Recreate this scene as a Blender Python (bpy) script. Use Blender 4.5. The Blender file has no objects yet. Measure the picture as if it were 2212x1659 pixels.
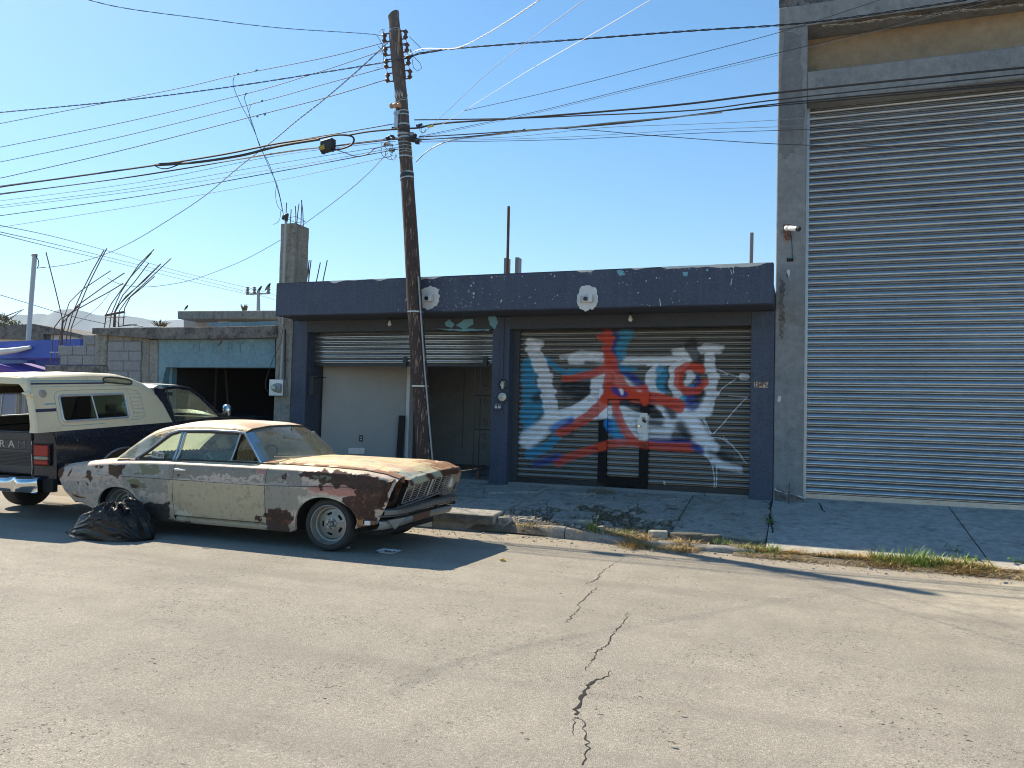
import bpy, bmesh, math, random
import numpy as np
from mathutils import Vector, Matrix
random.seed(7)
R = math.radians
sc = bpy.context.scene
# ------------------------------------------------------------------ camera
HC = 1.52
FPX = 1680.0                      # focal length in pixels of a 2212 x 1659 picture
YAW, PITCH, ROLL = R(20.323), R(2.37), R(1.476)
_f = np.array([-math.sin(YAW)*math.cos(PITCH), math.cos(YAW)*math.cos(PITCH), math.sin(PITCH)])
_r0 = np.array([math.cos(YAW), math.sin(YAW), 0.0]); _u0 = np.cross(_r0, _f)
_r = _r0*math.cos(ROLL)+_u0*math.sin(ROLL); _u = -_r0*math.sin(ROLL)+_u0*math.cos(ROLL)
cam = bpy.data.cameras.new('camera'); camo = bpy.data.objects.new('camera', cam)
sc.collection.objects.link(camo)
cam.sensor_width = 36; cam.lens = 36*FPX/2212; cam.clip_end = 20000; cam.clip_start = .05
camo.matrix_world = Matrix(((_r[0], _u[0], -_f[0], 0), (_r[1], _u[1], -_f[1], 0), (_r[2], _u[2], -_f[2], HC), (0, 0, 0, 1)))
sc.camera = camo
# ------------------------------------------------------------------ world, sun, exposure
SX, SY = .92, -.40                # shadow displacement per metre of height
hl = math.hypot(SX, SY); EL = math.atan2(1, hl); AZ = math.atan2(-SX, -SY)   # azimuth of the sun from +Y, clockwise
w = bpy.data.worlds.new('World'); sc.world = w; w.use_nodes = True
nt = w.node_tree; bg = nt.nodes['Background']
sky = nt.nodes.new('ShaderNodeTexSky'); sky.sky_type = 'NISHITA'; sky.sun_disc = False
sky.sun_elevation = EL; sky.sun_rotation = AZ
sky.air_density = 1.0; sky.dust_density = .45; sky.ozone_density = 2.2; sky.altitude = 500
hs = nt.nodes.new('ShaderNodeHueSaturation'); hs.inputs['Saturation'].default_value = 1.27; hs.inputs['Hue'].default_value = .491
nt.links.new(sky.outputs[0], hs.inputs['Color']); nt.links.new(hs.outputs[0], bg.inputs[0]); bg.inputs[1].default_value = .112
sl = bpy.data.lights.new('sun', 'SUN'); sl.energy = 5.0; sl.angle = R(.53); sl.color = (1, .89, .70)
so = bpy.data.objects.new('sun', sl); sc.collection.objects.link(so)
so.rotation_euler = Vector((-SX, -SY, 1)).to_track_quat('Z', 'Y').to_euler()
sc.view_settings.view_transform = 'Standard'; sc.view_settings.look = 'None'
sc.view_settings.exposure = .80; sc.view_settings.gamma = 1; sc.view_settings.use_curve_mapping = False
sc.render.engine = 'CYCLES'
sc.cycles.pixel_filter_type = 'BLACKMAN_HARRIS'; sc.cycles.filter_width = 1.05
sc.cycles.max_bounces = 8; sc.cycles.transparent_max_bounces = 12
# ------------------------------------------------------------------ helpers: pixels of the 2212-wide picture to points at a real depth
def ray(x, y):
    return _f+_r*(x-1106)/FPX-_u*(y-829.5)/FPX
def at(x, y, Y):
    d = ray(x, y); t = Y/d[1]; return (d[0]*t, Y, HC+d[2]*t)
def gnd(x, y, z=0.0):
    d = ray(x, y); t = (z-HC)/d[2]; return (d[0]*t, d[1]*t, z)
def proj(P):
    P = np.asarray(P, float)-np.array([0, 0, HC]); w_ = P@_f
    return 1106+FPX*(P@_r)/w_, 829.5-FPX*(P@_u)/w_
CA = lambda x, y: (x*.2604, 777.6+y*.2604)
CB = lambda x, y: (518.4+x*.2604, 777.6+y*.2604)
C3 = lambda x, y: (x*.3125, 518.4+y*.3125)
def sr(r, g, b, a=1):
    f = lambda c: (c/255/12.92 if c/255 <= .04045 else ((c/255+.055)/1.055)**2.4)
    return (f(r), f(g), f(b), a)
# noise
def _h(ix, iy, s):
    v = np.sin(ix*127.1+iy*311.7+s*74.7)*43758.5453
    return v-np.floor(v)
def vn(x, y, s=0):
    x = np.asarray(x, float); y = np.asarray(y, float)
    ix = np.floor(x); iy = np.floor(y); fx = x-ix; fy = y-iy
    fx = fx*fx*(3-2*fx); fy = fy*fy*(3-2*fy)
    a = _h(ix, iy, s); b = _h(ix+1, iy, s); c = _h(ix, iy+1, s); d = _h(ix+1, iy+1, s)
    return a*(1-fx)*(1-fy)+b*fx*(1-fy)+c*(1-fx)*fy+d*fx*fy
def fbm(x, y, s=0, o=5):
    t = 0; a = .5; n = 0
    for i in range(o):
        t = t+a*vn(np.asarray(x)*2**i, np.asarray(y)*2**i, s+i*13.7); n += a; a *= .5
    return t/n
def sm(a, b, x):
    t = np.clip((x-a)/(b-a), 0, 1); return t*t*(3-2*t)
# ------------------------------------------------------------------ mesh builder
class MB:
    def __init__(s): s.v = []; s.f = []; s.mi = []; s.col = None; s.cur = 0
    def add(s, vs, fs):
        o = len(s.v); s.v += [tuple(map(float, p)) for p in vs]
        for f in fs: s.f.append(tuple(i+o for i in f)); s.mi.append(s.cur)
        return s
    def box(s, x0, x1, y0, y1, z0, z1):
        return s.add([(x0, y0, z0), (x1, y0, z0), (x1, y1, z0), (x0, y1, z0), (x0, y0, z1), (x1, y0, z1), (x1, y1, z1), (x0, y1, z1)],
              [(0, 3, 2, 1), (4, 5, 6, 7), (0, 1, 5, 4), (1, 2, 6, 5), (2, 3, 7, 6), (3, 0, 4, 7)])
    def obox(s, c, ax, ay, az):
        c, ax, ay, az = map(np.array, (c, ax, ay, az)); vs = []
        for k in (-1, 1):
            for i, j in ((-1, -1), (1, -1), (1, 1), (-1, 1)): vs.append(c+ax*i+ay*j+az*k)
        return s.add(vs, [(0, 3, 2, 1), (4, 5, 6, 7), (0, 1, 5, 4), (1, 2, 6, 5), (2, 3, 7, 6), (3, 0, 4, 7)])
    def tube(s, pts, r, n=8, cap=True):
        pts = [np.array(p, float) for p in pts]; m = len(pts)
        rs = r if hasattr(r, '__len__') else [r]*m
        base = len(s.v); prev = None
        for i, p in enumerate(pts):
            t = pts[min(i+1, m-1)]-pts[max(i-1, 0)]; t = t/(np.linalg.norm(t)+1e-9)
            if prev is None:
                a = np.array([0, 0, 1.]) if abs(t[2]) < .9 else np.array([1., 0, 0])
                u = np.cross(t, a)
            else: u = prev-t*(prev@t)
            u = u/(np.linalg.norm(u)+1e-9); prev = u; v = np.cross(t, u)
            for k in range(n):
                an = 2*math.pi*k/n; s.v.append(tuple(p+rs[i]*(u*math.cos(an)+v*math.sin(an))))
        for i in range(m-1):
            for k in range(n):
                a = base+i*n+k; b = base+i*n+(k+1) % n
                s.f.append((a, b, b+n, a+n)); s.mi.append(s.cur)
        if cap:
            s.f.append(tuple(base+k for k in range(n))[::-1]); s.mi.append(s.cur)
            s.f.append(tuple(base+(m-1)*n+k for k in range(n))); s.mi.append(s.cur)
        return s
    def lathe(s, prof, c, axis='y', n=24, sgn=1):
        base = len(s.v)
        for (r, h) in prof:
            for k in range(n):
                a = 2*math.pi*k/n; p, q = r*math.cos(a), r*math.sin(a)
                if axis == 'y': s.v.append((c[0]+p, c[1]+h*sgn, c[2]+q))
                elif axis == 'z': s.v.append((c[0]+p, c[1]+q, c[2]+h))
                else: s.v.append((c[0]+h*sgn, c[1]+p, c[2]+q))
        for i in range(len(prof)-1):
            for k in range(n):
                a = base+i*n+k; b = base+i*n+(k+1) % n; s.f.append((a, b, b+n, a+n)); s.mi.append(s.cur)
        return s
    def prism(s, poly, dvec):
        n = len(poly); d = np.array(dvec); vs = [np.array(p, float) for p in poly]+[np.array(p, float)+d for p in poly]
        return s.add(vs, [tuple(range(n))[::-1], tuple(range(n, 2*n))]+[(i, (i+1) % n, n+(i+1) % n, n+i) for i in range(n)])
    def grid(s, P, flip=False):
        P = np.asarray(P, float); a, b = P.shape[:2]; o = len(s.v)
        s.v += [tuple(p) for p in P.reshape(-1, 3)]
        for i in range(a-1):
            for j in range(b-1):
                q = (o+i*b+j, o+i*b+j+1, o+(i+1)*b+j+1, o+(i+1)*b+j)
                s.f.append(q[::-1] if flip else q); s.mi.append(s.cur)
        return s
    def mesh(s, name, off=(0, 0, 0), mats=(), smooth=False, col=None, bevel=0):
        me = bpy.data.meshes.new(name)
        v = np.array(s.v)-np.array(off) if len(s.v) else np.zeros((0, 3))
        me.from_pydata(v.tolist(), [], s.f); me.update()
        for m_ in mats: me.materials.append(m_)
        if len(mats) > 1: me.polygons.foreach_set('material_index', s.mi)
        bm = bmesh.new(); bm.from_mesh(me); bmesh.ops.recalc_face_normals(bm, faces=bm.faces)
        if bevel: bmesh.ops.bevel(bm, geom=[e for e in bm.edges], offset=bevel, segments=1, affect='EDGES', clamp_overlap=True)
        bm.to_mesh(me); bm.free()
        if smooth: me.polygons.foreach_set('use_smooth', [True]*len(me.polygons)); me.set_sharp_from_angle(angle=R(smooth if smooth is not True else 40))
        if col is not None:
            at_ = me.color_attributes.new('Col', 'FLOAT_COLOR', 'POINT')
            c = np.ones((len(me.vertices), 4)); c[:, :3] = col[:, :3]; at_.data.foreach_set('color', c.ravel())
            if col.shape[1] > 3:
                a2 = me.attributes.new('rust', 'FLOAT', 'POINT'); a2.data.foreach_set('value', col[:, 3].astype('f'))
        return me
def wl(o):
    return o.matrix_world.translation if o is not None else Vector((0, 0, 0))
LOC = {}
def link(name, me, parent=None, kind=None, label=None, cat=None, group=None, loc=None, world=True):
    o = bpy.data.objects.new(name, me); sc.collection.objects.link(o)
    if parent is not None: o.parent = parent
    if loc is not None: o.location = loc
    if kind: o['kind'] = kind
    if label: o['label'] = label
    if cat: o['category'] = cat
    if group: o['group'] = group
    return o
def thing(name, label, cat, loc=(0, 0, 0), group=None, rot=None, kind=None):
    o = link(name, None, None, kind, label, cat, group, loc)
    if rot: o.rotation_euler = rot
    o.empty_display_size = .1
    LOC[o.name] = tuple(loc); return o
def orig(p):   # world position of an unrotated thing or part
    return LOC.get(p.name, (0, 0, 0)) if p is not None else (0, 0, 0)
def part(name, mb, m, parent, smooth=False, world=True, col=None, label=None, kind=None, bevel=0):
    """links mb (given in world coordinates unless world=False) as a part of parent"""
    off = orig(parent) if world else (0, 0, 0)
    mats = m if isinstance(m, (list, tuple)) else [m]
    me = mb.mesh(name, off, mats, smooth, col, bevel)
    o = link(name, me, parent, kind, label)
    LOC[o.name] = off; return o
def solo(name, mb, m, label, cat, loc, group=None, smooth=False, kind=None, col=None, bevel=0):
    mats = m if isinstance(m, (list, tuple)) else [m]
    me = mb.mesh(name, loc, mats, smooth, col, bevel)
    o = link(name, me, None, kind, label, cat, group, loc); LOC[o.name] = tuple(loc); return o
def struct(name, mb, m, smooth=False, col=None):
    mats = m if isinstance(m, (list, tuple)) else [m]
    me = mb.mesh(name, (0, 0, 0), mats, smooth, col); o = link(name, me, None, 'structure'); LOC[o.name] = (0, 0, 0); return o
# ------------------------------------------------------------------ materials
class G:
    def __init__(s, name):
        s.m = bpy.data.materials.new(name); s.m.use_nodes = True; s.t = s.m.node_tree
        s.b = s.t.nodes['Principled BSDF']; s.out = s.t.nodes['Material Output']
        s.pos = s.n('ShaderNodeNewGeometry').outputs['Position']
    def n(s, typ, props=None, **kw):
        x = s.t.nodes.new(typ)
        for k, v in (props or {}).items(): setattr(x, k, v)
        for k, v in kw.items(): s.set(x, k, v)
        return x
    def set(s, x, k, v):
        i = x.inputs[int(k[1:])] if k[0] == '_' and k[1:].isdigit() else x.inputs[k.replace('_', ' ')]
        if isinstance(v, bpy.types.NodeSocket): s.t.links.new(v, i)
        else: i.default_value = v
    def noise(s, scale, det=6, rough=.6, vec=None, stretch=None, dist=0):
        v = vec or s.pos
        if stretch: v = s.n('ShaderNodeMapping', {}, Vector=v, Scale=stretch).outputs[0]
        return s.n('ShaderNodeTexNoise', {}, Vector=v, Scale=scale, Detail=det, Roughness=rough, Distortion=dist).outputs['Fac']
    def ramp(s, f, a, b, c0=(0, 0, 0, 1), c1=(1, 1, 1, 1), mode='LINEAR'):
        r = s.n('ShaderNodeValToRGB', {}, Fac=f); r.color_ramp.interpolation = mode
        r.color_ramp.elements[0].position = a; r.color_ramp.elements[1].position = b
        r.color_ramp.elements[0].color = c0; r.color_ramp.elements[1].color = c1
        return r.outputs[0]
    def mix(s, f, a, b, mode='MIX'):
        x = s.n('ShaderNodeMix', {'data_type': 'RGBA', 'blend_type': mode})
        for i, v in ((0, f), (6, a), (7, b)):
            if isinstance(v, bpy.types.NodeSocket): s.t.links.new(v, x.inputs[i])
            else: x.inputs[i].default_value = v
        return x.outputs[2]
    def math(s, op, a, b=0.0, c=None):
        x = s.n('ShaderNodeMath', {'operation': op}); s.set(x, '_0', a); s.set(x, '_1', b)
        if c is not None: s.set(x, '_2', c)
        return x.outputs[0]
    def bump(s, h, strength=.3, dist=.01, normal=None):
        x = s.n('ShaderNodeBump', {}, Height=h, Strength=strength, Distance=dist)
        if normal is not None: s.set(x, 'Normal', normal)
        return x.outputs[0]
    def done(s, col=None, rough=None, metal=None, normal=None, **kw):
        for k, v in dict(Base_Color=col, Roughness=rough, Metallic=metal, Normal=normal, **kw).items():
            if v is not None: s.set(s.b, k, v)
        return s.m
def surf(name, c1, c2, c3=None, scale=2., rough=.8, metal=0, bump=.25, bs=60, bd=.004, streak=None, streak_amt=.5, thr=(.55, .7), dirt=.25, spec=None):
    """two-tone weathered surface with an optional third colour in patches and vertical streaks"""
    g = G(name)
    n1 = g.noise(scale, 8); n2 = g.noise(scale*7, 8, .7); n3 = g.noise(bs, 6, .7)
    col = g.mix(g.ramp(n1, .3, .7), c1, c2)
    if c3: col = g.mix(g.ramp(n2 if False else g.noise(scale*2.3, 10, .7), thr[0], thr[1]), col, c3)
    if streak: col = g.mix(g.math('MULTIPLY', g.ramp(g.noise(1, 6, .6, stretch=(9, 9, .6)), .5, .75), streak_amt), col, streak)
    if dirt: col = g.mix(g.math('MULTIPLY', g.ramp(n2, .35, .65), dirt), col, (.0, .0, .0, 1))
    if dirt: col = g.mix(g.math('MULTIPLY', g.ramp(n3, .4, .7), dirt*.5), col, (.5, .5, .48, 1))
    nm = g.bump(n3, bump, bd, g.bump(n1, bump*.6, .02)) if bump else None
    r = g.math('ADD', g.math('MULTIPLY', n2, .2), rough-.1)
    if spec is not None: g.set(g.b, 'Specular_IOR_Level', spec)
    return g.done(col, r, metal, nm)
def plain(name, c, rough=.6, metal=0, bump=0, bs=100, spec=None, emit=None):
    g = G(name)
    n = g.noise(18, 5); col = g.mix(g.math('MULTIPLY', g.ramp(n, .3, .75), .35), c, tuple(x*.55 for x in c[:3])+(1,))
    if spec is not None: g.set(g.b, 'Specular_IOR_Level', spec)
    return g.done(col, rough, metal, g.bump(g.noise(bs, 4), bump, .003) if bump else None)

# asphalt, sun-bleached
def mk_asphalt():
    g = G('asphalt')
    big = g.noise(.35, 6); mid = g.noise(2.5, 8, .65)
    vor = g.n('ShaderNodeTexVoronoi', {}, Vector=g.pos, Scale=150.).outputs
    vor2 = g.n('ShaderNodeTexVoronoi', {}, Vector=g.pos, Scale=62., Randomness=1.).outputs
    fine = g.noise(260, 3, .7)
    col = g.mix(g.ramp(big, .38, .62), (.355, .322, .268, 1), (.45, .405, .34, 1))
    col = g.mix(g.math('MULTIPLY', g.ramp(mid, .45, .75), .45), col, (.22, .20, .165, 1))
    # stones of the aggregate, light and dark
    cc = g.n('ShaderNodeSeparateColor', {}, Color=vor['Color']).outputs[0]
    col = g.mix(g.math('MULTIPLY', g.ramp(cc, .5, .9), .35), col, (.52, .475, .40, 1))
    col = g.mix(g.math('MULTIPLY', g.ramp(cc, .28, .05), .42), col, (.10, .092, .085, 1))
    c2 = g.n('ShaderNodeSeparateColor', {}, Color=vor2['Color']).outputs[0]
    pit = g.math('MULTIPLY', g.ramp(c2, .84, .88), g.ramp(vor2['Distance'], .6, .35))
    pit = g.math('MULTIPLY', pit, g.ramp(g.noise(1.3, 4), .4, .6))
    col = g.mix(g.math('MULTIPLY', pit, .85), col, (.05, .045, .04, 1))
    # pale cement spill on the right and sand along the kerb
    sp = g.n('ShaderNodeSeparateXYZ', {}, Vector=g.pos).outputs
    wob = g.math('MULTIPLY', g.math('SUBTRACT', g.noise(.9, 8, .6), .5), 3.2)
    mx = g.math('MULTIPLY', g.ramp(g.math('ADD', sp[0], wob), 1.0, 2.1) if False else g.n('ShaderNodeMapRange', {}, Value=g.math('ADD', sp[0], wob), From_Min=.6, From_Max=1.7).outputs[0],
                g.n('ShaderNodeMapRange', {}, Value=g.math('ADD', sp[1], wob), From_Min=6.4, From_Max=7.4).outputs[0])
    mx = g.math('MULTIPLY', mx, g.n('ShaderNodeMapRange', {}, Value=g.math('ADD', sp[1], wob), From_Min=9.4, From_Max=8.6).outputs[0])
    mx = g.math('MULTIPLY', mx, g.ramp(g.noise(4, 9, .75), .38, .60))
    col = g.mix(g.math('MULTIPLY', mx, .75), col, (.56, .49, .37, 1))
    sand = g.math('MULTIPLY', g.n('ShaderNodeMapRange', {}, Value=g.math('ADD', sp[1], g.math('MULTIPLY', g.math('SUBTRACT', g.noise(1.7, 8, .65), .5), 1.6)), From_Min=8.55, From_Max=9.5).outputs[0], g.ramp(g.noise(9, 8, .7), .3, .65))
    col = g.mix(g.math('MULTIPLY', sand, .6), col, (.40, .31, .205, 1))
    ruts = g.ramp(g.noise(1, 5, .5, stretch=(.25, 2.2, 1)), .5, .72)
    col = g.mix(g.math('MULTIPLY', ruts, .34), col, (.17, .155, .14, 1))
    oil = g.ramp(g.noise(.8, 4, .55, dist=.4), .66, .78)
    col = g.mix(g.math('MULTIPLY', oil, .42), col, (.12, .11, .10, 1))
    h = g.math('ADD', g.math('MULTIPLY', vor['Distance'], -.8), g.math('MULTIPLY', fine, .5))
    h = g.math('SUBTRACT', h, g.math('MULTIPLY', pit, 1.2))
    return g.done(col, .86, 0, g.bump(h, .75, .006, g.bump(mid, .4, .02)), Specular_IOR_Level=.25)
M = {}
M['asphalt'] = mk_asphalt()
M['dirt'] = surf('dirt', (.10, .085, .06, 1), (.19, .155, .11, 1), (.30, .25, .18, 1), 3, .95, bump=.9, bs=45, bd=.02)
M['ground'] = surf('dry_ground', (.2, .16, .1, 1), (.28, .22, .14, 1), None, .05, .95)
M['side'] = surf('sidewalk_concrete', (.30, .285, .25, 1), (.44, .42, .37, 1), (.13, .12, .10, 1), 2.6, .9, bump=.9, bs=50, bd=.008, thr=(.52, .66), dirt=.45)
M['ramp'] = surf('ramp_concrete', (.38, .37, .34, 1), (.50, .48, .44, 1), (.20, .19, .17, 1), 1.3, .88, bump=.35, bs=60, bd=.006, thr=(.54, .70), dirt=.4, spec=.2)
M['kerb'] = surf('kerb_concrete', (.25, .235, .21, 1), (.34, .32, .28, 1), (.11, .10, .09, 1), 3.5, .92, bump=.8, bs=50, bd=.01, dirt=.4)
M['moss'] = surf('mossy_concrete', (.045, .045, .03, 1), (.16, .15, .12, 1), (.05, .06, .02, 1), 9, .95, bump=1, bs=70, bd=.01)
M['blue'] = surf('slate_blue_paint', (.030, .043, .080, 1), (.041, .057, .103, 1), (.025, .035, .062, 1), 1.0, .62, bump=.45, bs=30, bd=.006, dirt=.16, streak=(.10, .11, .13, 1), streak_amt=.30, thr=(.56, .72))
M['grey_paint'] = surf('dark_grey_paint', (.032, .037, .046, 1), (.043, .048, .059, 1), None, 1.2, .7, bump=.3, bs=45, dirt=.12)
M['peel'] = surf('old_cyan_paint', (.13, .36, .48, 1), (.18, .44, .55, 1), (.40, .44, .44, 1), 8, .8, bump=.3)
M['plaster'] = surf('white_plaster', (.62, .60, .58, 1), (.72, .70, .67, 1), None, 6, .9, bump=.5, dirt=.15)
M['tallc'] = surf('grey_render', (.20, .205, .21, 1), (.285, .285, .28, 1), (.13, .13, .13, 1), 1.3, .82, bump=.4, bs=40, bd=.006, thr=(.58, .75), streak=(.12, .12, .12, 1), streak_amt=.35, dirt=.3)
M['tallb'] = surf('bounce_tinted_render', (.36, .25, .15, 1), (.42, .30, .18, 1), (.26, .19, .12, 1), 1.0, .85, bump=.3)  # warm bounce light from the street is put into this brown
M['oldc'] = surf('old_concrete', (.24, .225, .195, 1), (.36, .335, .29, 1), (.09, .085, .08, 1), 2.6, .92, bump=.8, bs=40, bd=.012, thr=(.53, .68), streak=(.07, .065, .06, 1), streak_amt=.6, dirt=.4)
M['stain'] = surf('stained_concrete', (.10, .09, .085, 1), (.26, .235, .21, 1), (.045, .04, .04, 1), 3.2, .95, bump=.9, bs=40, bd=.015, thr=(.48, .62), dirt=.4)
M['block'] = surf('cinder_block', (.24, .245, .26, 1), (.30, .30, .31, 1), None, 3, .95, bump=.9, bs=110, bd=.006, dirt=.3)
M['mortar'] = surf('mortar', (.25, .235, .21, 1), (.33, .31, .28, 1), None, 5, .95, bump=.8)
M['cyanwall'] = surf('faded_light_blue_paint', (.14, .26, .32, 1), (.20, .35, .41, 1), (.21, .23, .23, 1), 1.8, .85, bump=.5, bs=40, thr=(.55, .7), dirt=.3)
M['royal'] = surf('royal_blue_paint', (.012, .06, .40, 1), (.015, .075, .48, 1), None, 1, .5, bump=.1, dirt=.15)
M['midblue'] = surf('mid_blue_paint', (.06, .13, .33, 1), (.07, .15, .36, 1), None, 1, .6, bump=.1)
M['purple'] = plain('purple_canvas', (.13, .06, .32, 1), .8)
M['white'] = plain('white_paint', (.75, .74, .72, 1), .5)
M['inner_wall'] = surf('interior_wall', (.40, .38, .36, 1), (.45, .43, .40, 1), None, .8, .85, bump=.1, dirt=.08)
M['inner_grey'] = surf('interior_grey_wall', (.40, .39, .37, 1), (.48, .46, .44, 1), None, .8, .85, bump=.1, dirt=.2)
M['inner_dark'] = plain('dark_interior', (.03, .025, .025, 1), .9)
M['floor'] = surf('garage_floor', (.2, .195, .19, 1), (.27, .26, .25, 1), None, 2, .7, bump=.2)
M['black'] = plain('black_metal', (.02, .02, .022, 1), .45, 0)
M['rubber'] = surf('tyre_rubber', (.014, .014, .015, 1), (.026, .025, .023, 1), None, 6, .75, bump=.3, bs=150, dirt=.1)
M['steel'] = plain('galvanised_steel', (.55, .56, .57, 1), .42, .8)
M['chrome'] = plain('chrome', (.72, .72, .72, 1), .12, 1)
M['dullchrome'] = surf('dull_chrome', (.42, .41, .39, 1), (.55, .54, .5, 1), (.2, .12, .07, 1), 8, .38, .75, bump=.1, thr=(.62, .75))
M['rust'] = surf('rusty_steel', (.13, .05, .03, 1), (.20, .08, .04, 1), (.07, .03, .022, 1), 8, .9, bump=.8, bs=120)
M['rebar'] = surf('rebar_steel', (.09, .055, .05, 1), (.13, .075, .06, 1), None, 6, .8, bump=.4)
M['yellow'] = plain('yellow_sticker', (.75, .5, .03, 1), .5)
M['bulb'] = plain('bulb_glass', (.7, .68, .6, 1), .2)
M['conduit'] = surf('grey_pvc', (.32, .35, .35, 1), (.40, .43, .42, 1), None, 6, .55, bump=.1)
M['green'] = plain('green_leaf', (.09, .17, .03, 1), .6)
M['cable'] = plain('cable_black', (.025, .025, .028, 1), .6)
M['cable_grey'] = plain('cable_grey', (.22, .22, .23, 1), .5)
M['cable_light'] = plain('cable_light', (.5, .5, .5, 1), .45)

def metal_slat(name, paint=False):
    g = G(name)
    n = g.noise(2, 6, .6, stretch=(.6, 1, 6)); f = g.noise(60, 8, .8, stretch=(.6, 1, 1.6))
    base = g.mix(g.ramp(n, .3, .7), (.42, .42, .42, 1), (.54, .545, .55, 1))
    base = g.mix(g.math('MULTIPLY', g.ramp(g.noise(.9, 6, .65, stretch=(.7, 1, 1.6)), .42, .66), .28), base, (.24, .25, .27, 1))
    base = g.mix(g.math('MULTIPLY', g.ramp(g.noise(25, 8, .8, stretch=(.4, 1, 1.4)), .5, .7), .45), base, (.16, .15, .14, 1))
    rough = g.math('ADD', g.math('MULTIPLY', f, .24), .10)
    nm = g.bump(f, .45, .002)
    if not paint: return g.done(base, rough, .85, nm)
    a = g.n('ShaderNodeAttribute', {'attribute_name': 'Col'}); r_ = g.n('ShaderNodeAttribute', {'attribute_name': 'rust'})
    msk = g.math('MULTIPLY', r_.outputs['Fac'], g.math('SUBTRACT', 1.0, g.math('MULTIPLY', g.ramp(g.noise(30, 8, .8, stretch=(.3, 1, 1.5)), .52, .68), .75)))
    base2 = g.mix(1.0, base, (.50, .455, .40, 1), 'MULTIPLY')
    col = g.mix(msk, base2, a.outputs['Color'])
    return g.done(col, g.math('ADD', g.math('MULTIPLY', msk, .25), rough), g.math('SUBTRACT', .55, g.math('MULTIPLY', msk, .55)), nm)
M['slat'] = metal_slat('galvanised_slat')
M['slatp'] = metal_slat('painted_slat', True)
def glass(name, tint, dust, dustamt, rough=.03):
    g = G(name)
    tr = g.n('ShaderNodeBsdfTransparent', {}, Color=tint); gl = g.n('ShaderNodeBsdfGlossy', {}, Color=(1, 1, 1, 1), Roughness=rough)
    df = g.n('ShaderNodeBsdfDiffuse', {}, Color=dust)
    lw = g.n('ShaderNodeLayerWeight', {}, Blend=.5).outputs['Facing']; fr = g.math('ADD', g.math('MULTIPLY', g.math('POWER', lw, 5.0), .9), .045)
    tl = g.n('ShaderNodeBsdfTranslucent', {}, Color=tuple(min(1, c*1.6) for c in dust[:3])+(1,)); dm = g.n('ShaderNodeMixShader', {}, Fac=.5); g.t.links.new(df.outputs[0], dm.inputs[1]); g.t.links.new(tl.outputs[0], dm.inputs[2]); df = dm
    d = g.math('MINIMUM', g.math('MULTIPLY', g.math('ADD', g.ramp(g.noise(3, 8, .7), .3, .7), .6), dustamt), .95)
    m1 = g.n('ShaderNodeMixShader', {}, Fac=d); g.t.links.new(tr.outputs[0], m1.inputs[1]); g.t.links.new(df.outputs[0], m1.inputs[2])
    m2 = g.n('ShaderNodeMixShader', {}, Fac=fr); g.t.links.new(m1.outputs[0], m2.inputs[1]); g.t.links.new(gl.outputs[0], m2.inputs[2])
    g.t.links.new(m2.outputs[0], g.out.inputs[0]); return g.m
M['glass_dusty'] = glass('dusty_glass', (.85, .88, .80, 1), (.42, .42, .34, 1), .42)
M['glass_rear'] = glass('dust_caked_glass', (.9, .9, .8, 1), (.58, .56, .42, 1), 1.1, .3)
M['glass'] = glass('clear_glass', (.8, .88, .82, 1), (.3, .3, .28, 1), .10)
M['glass_dark'] = glass('dark_glass', (.25, .3, .27, 1), (.1, .1, .1, 1), .06)
# ================================================================== GROUND
mb = MB(); mb.add([(-300, -300, -.06), (300, -300, -.06), (300, 900, -.06), (-300, 900, -.06)], [(0, 1, 2, 3)])
struct('ground', mb, M['ground'])
def roadz(X, Y): return 0.0
mb = MB(); mb.grid([[(x, y, .012*(fbm(x*.6, y*.6, 3, 3)-.5) if -14 < x < 9 and 1 < y < 9 else 0) for y in list(np.linspace(-8, 9.62, 60))] for x in [-200, -60, -30]+list(np.linspace(-15, 10, 90))+[30, 60, 200]])
road = struct('road', mb, M['asphalt'], smooth=True)
def ribbon(pts, wds, z=.012, jit=.012, step=.03, seed=1):
    """thin jagged strip along a polyline on the road"""
    rnd = random.Random(seed); out = []; P = [np.array(p[:2], float) for p in pts]
    for i in range(len(P)-1):
        n = max(2, int(np.linalg.norm(P[i+1]-P[i])/step))
        for k in range(n):
            t = k/n; c = P[i]*(1-t)+P[i+1]*t; w_ = wds[i]*(1-t)+wds[i+1]*t
            d = P[i+1]-P[i]; d = d/np.linalg.norm(d); nn = np.array([-d[1], d[0]])
            c = c+nn*rnd.uniform(-jit, jit); ww = w_*rnd.uniform(.45, 1.4)
            out.append((c-nn*ww/2, c+nn*ww/2))
    m = MB(); m.grid([[(a[0], a[1], z), (b[0], b[1], z)] for a, b in out]); return m
M['crack'] = plain('crack_shadow', (.018, .016, .014, 1), .95)
cz = lambda *pp: [gnd(*p) for p in pp]
C6 = lambda x, y: ((1800+x*.4098)*.576, (2200+y*.4098)*.576)
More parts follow.
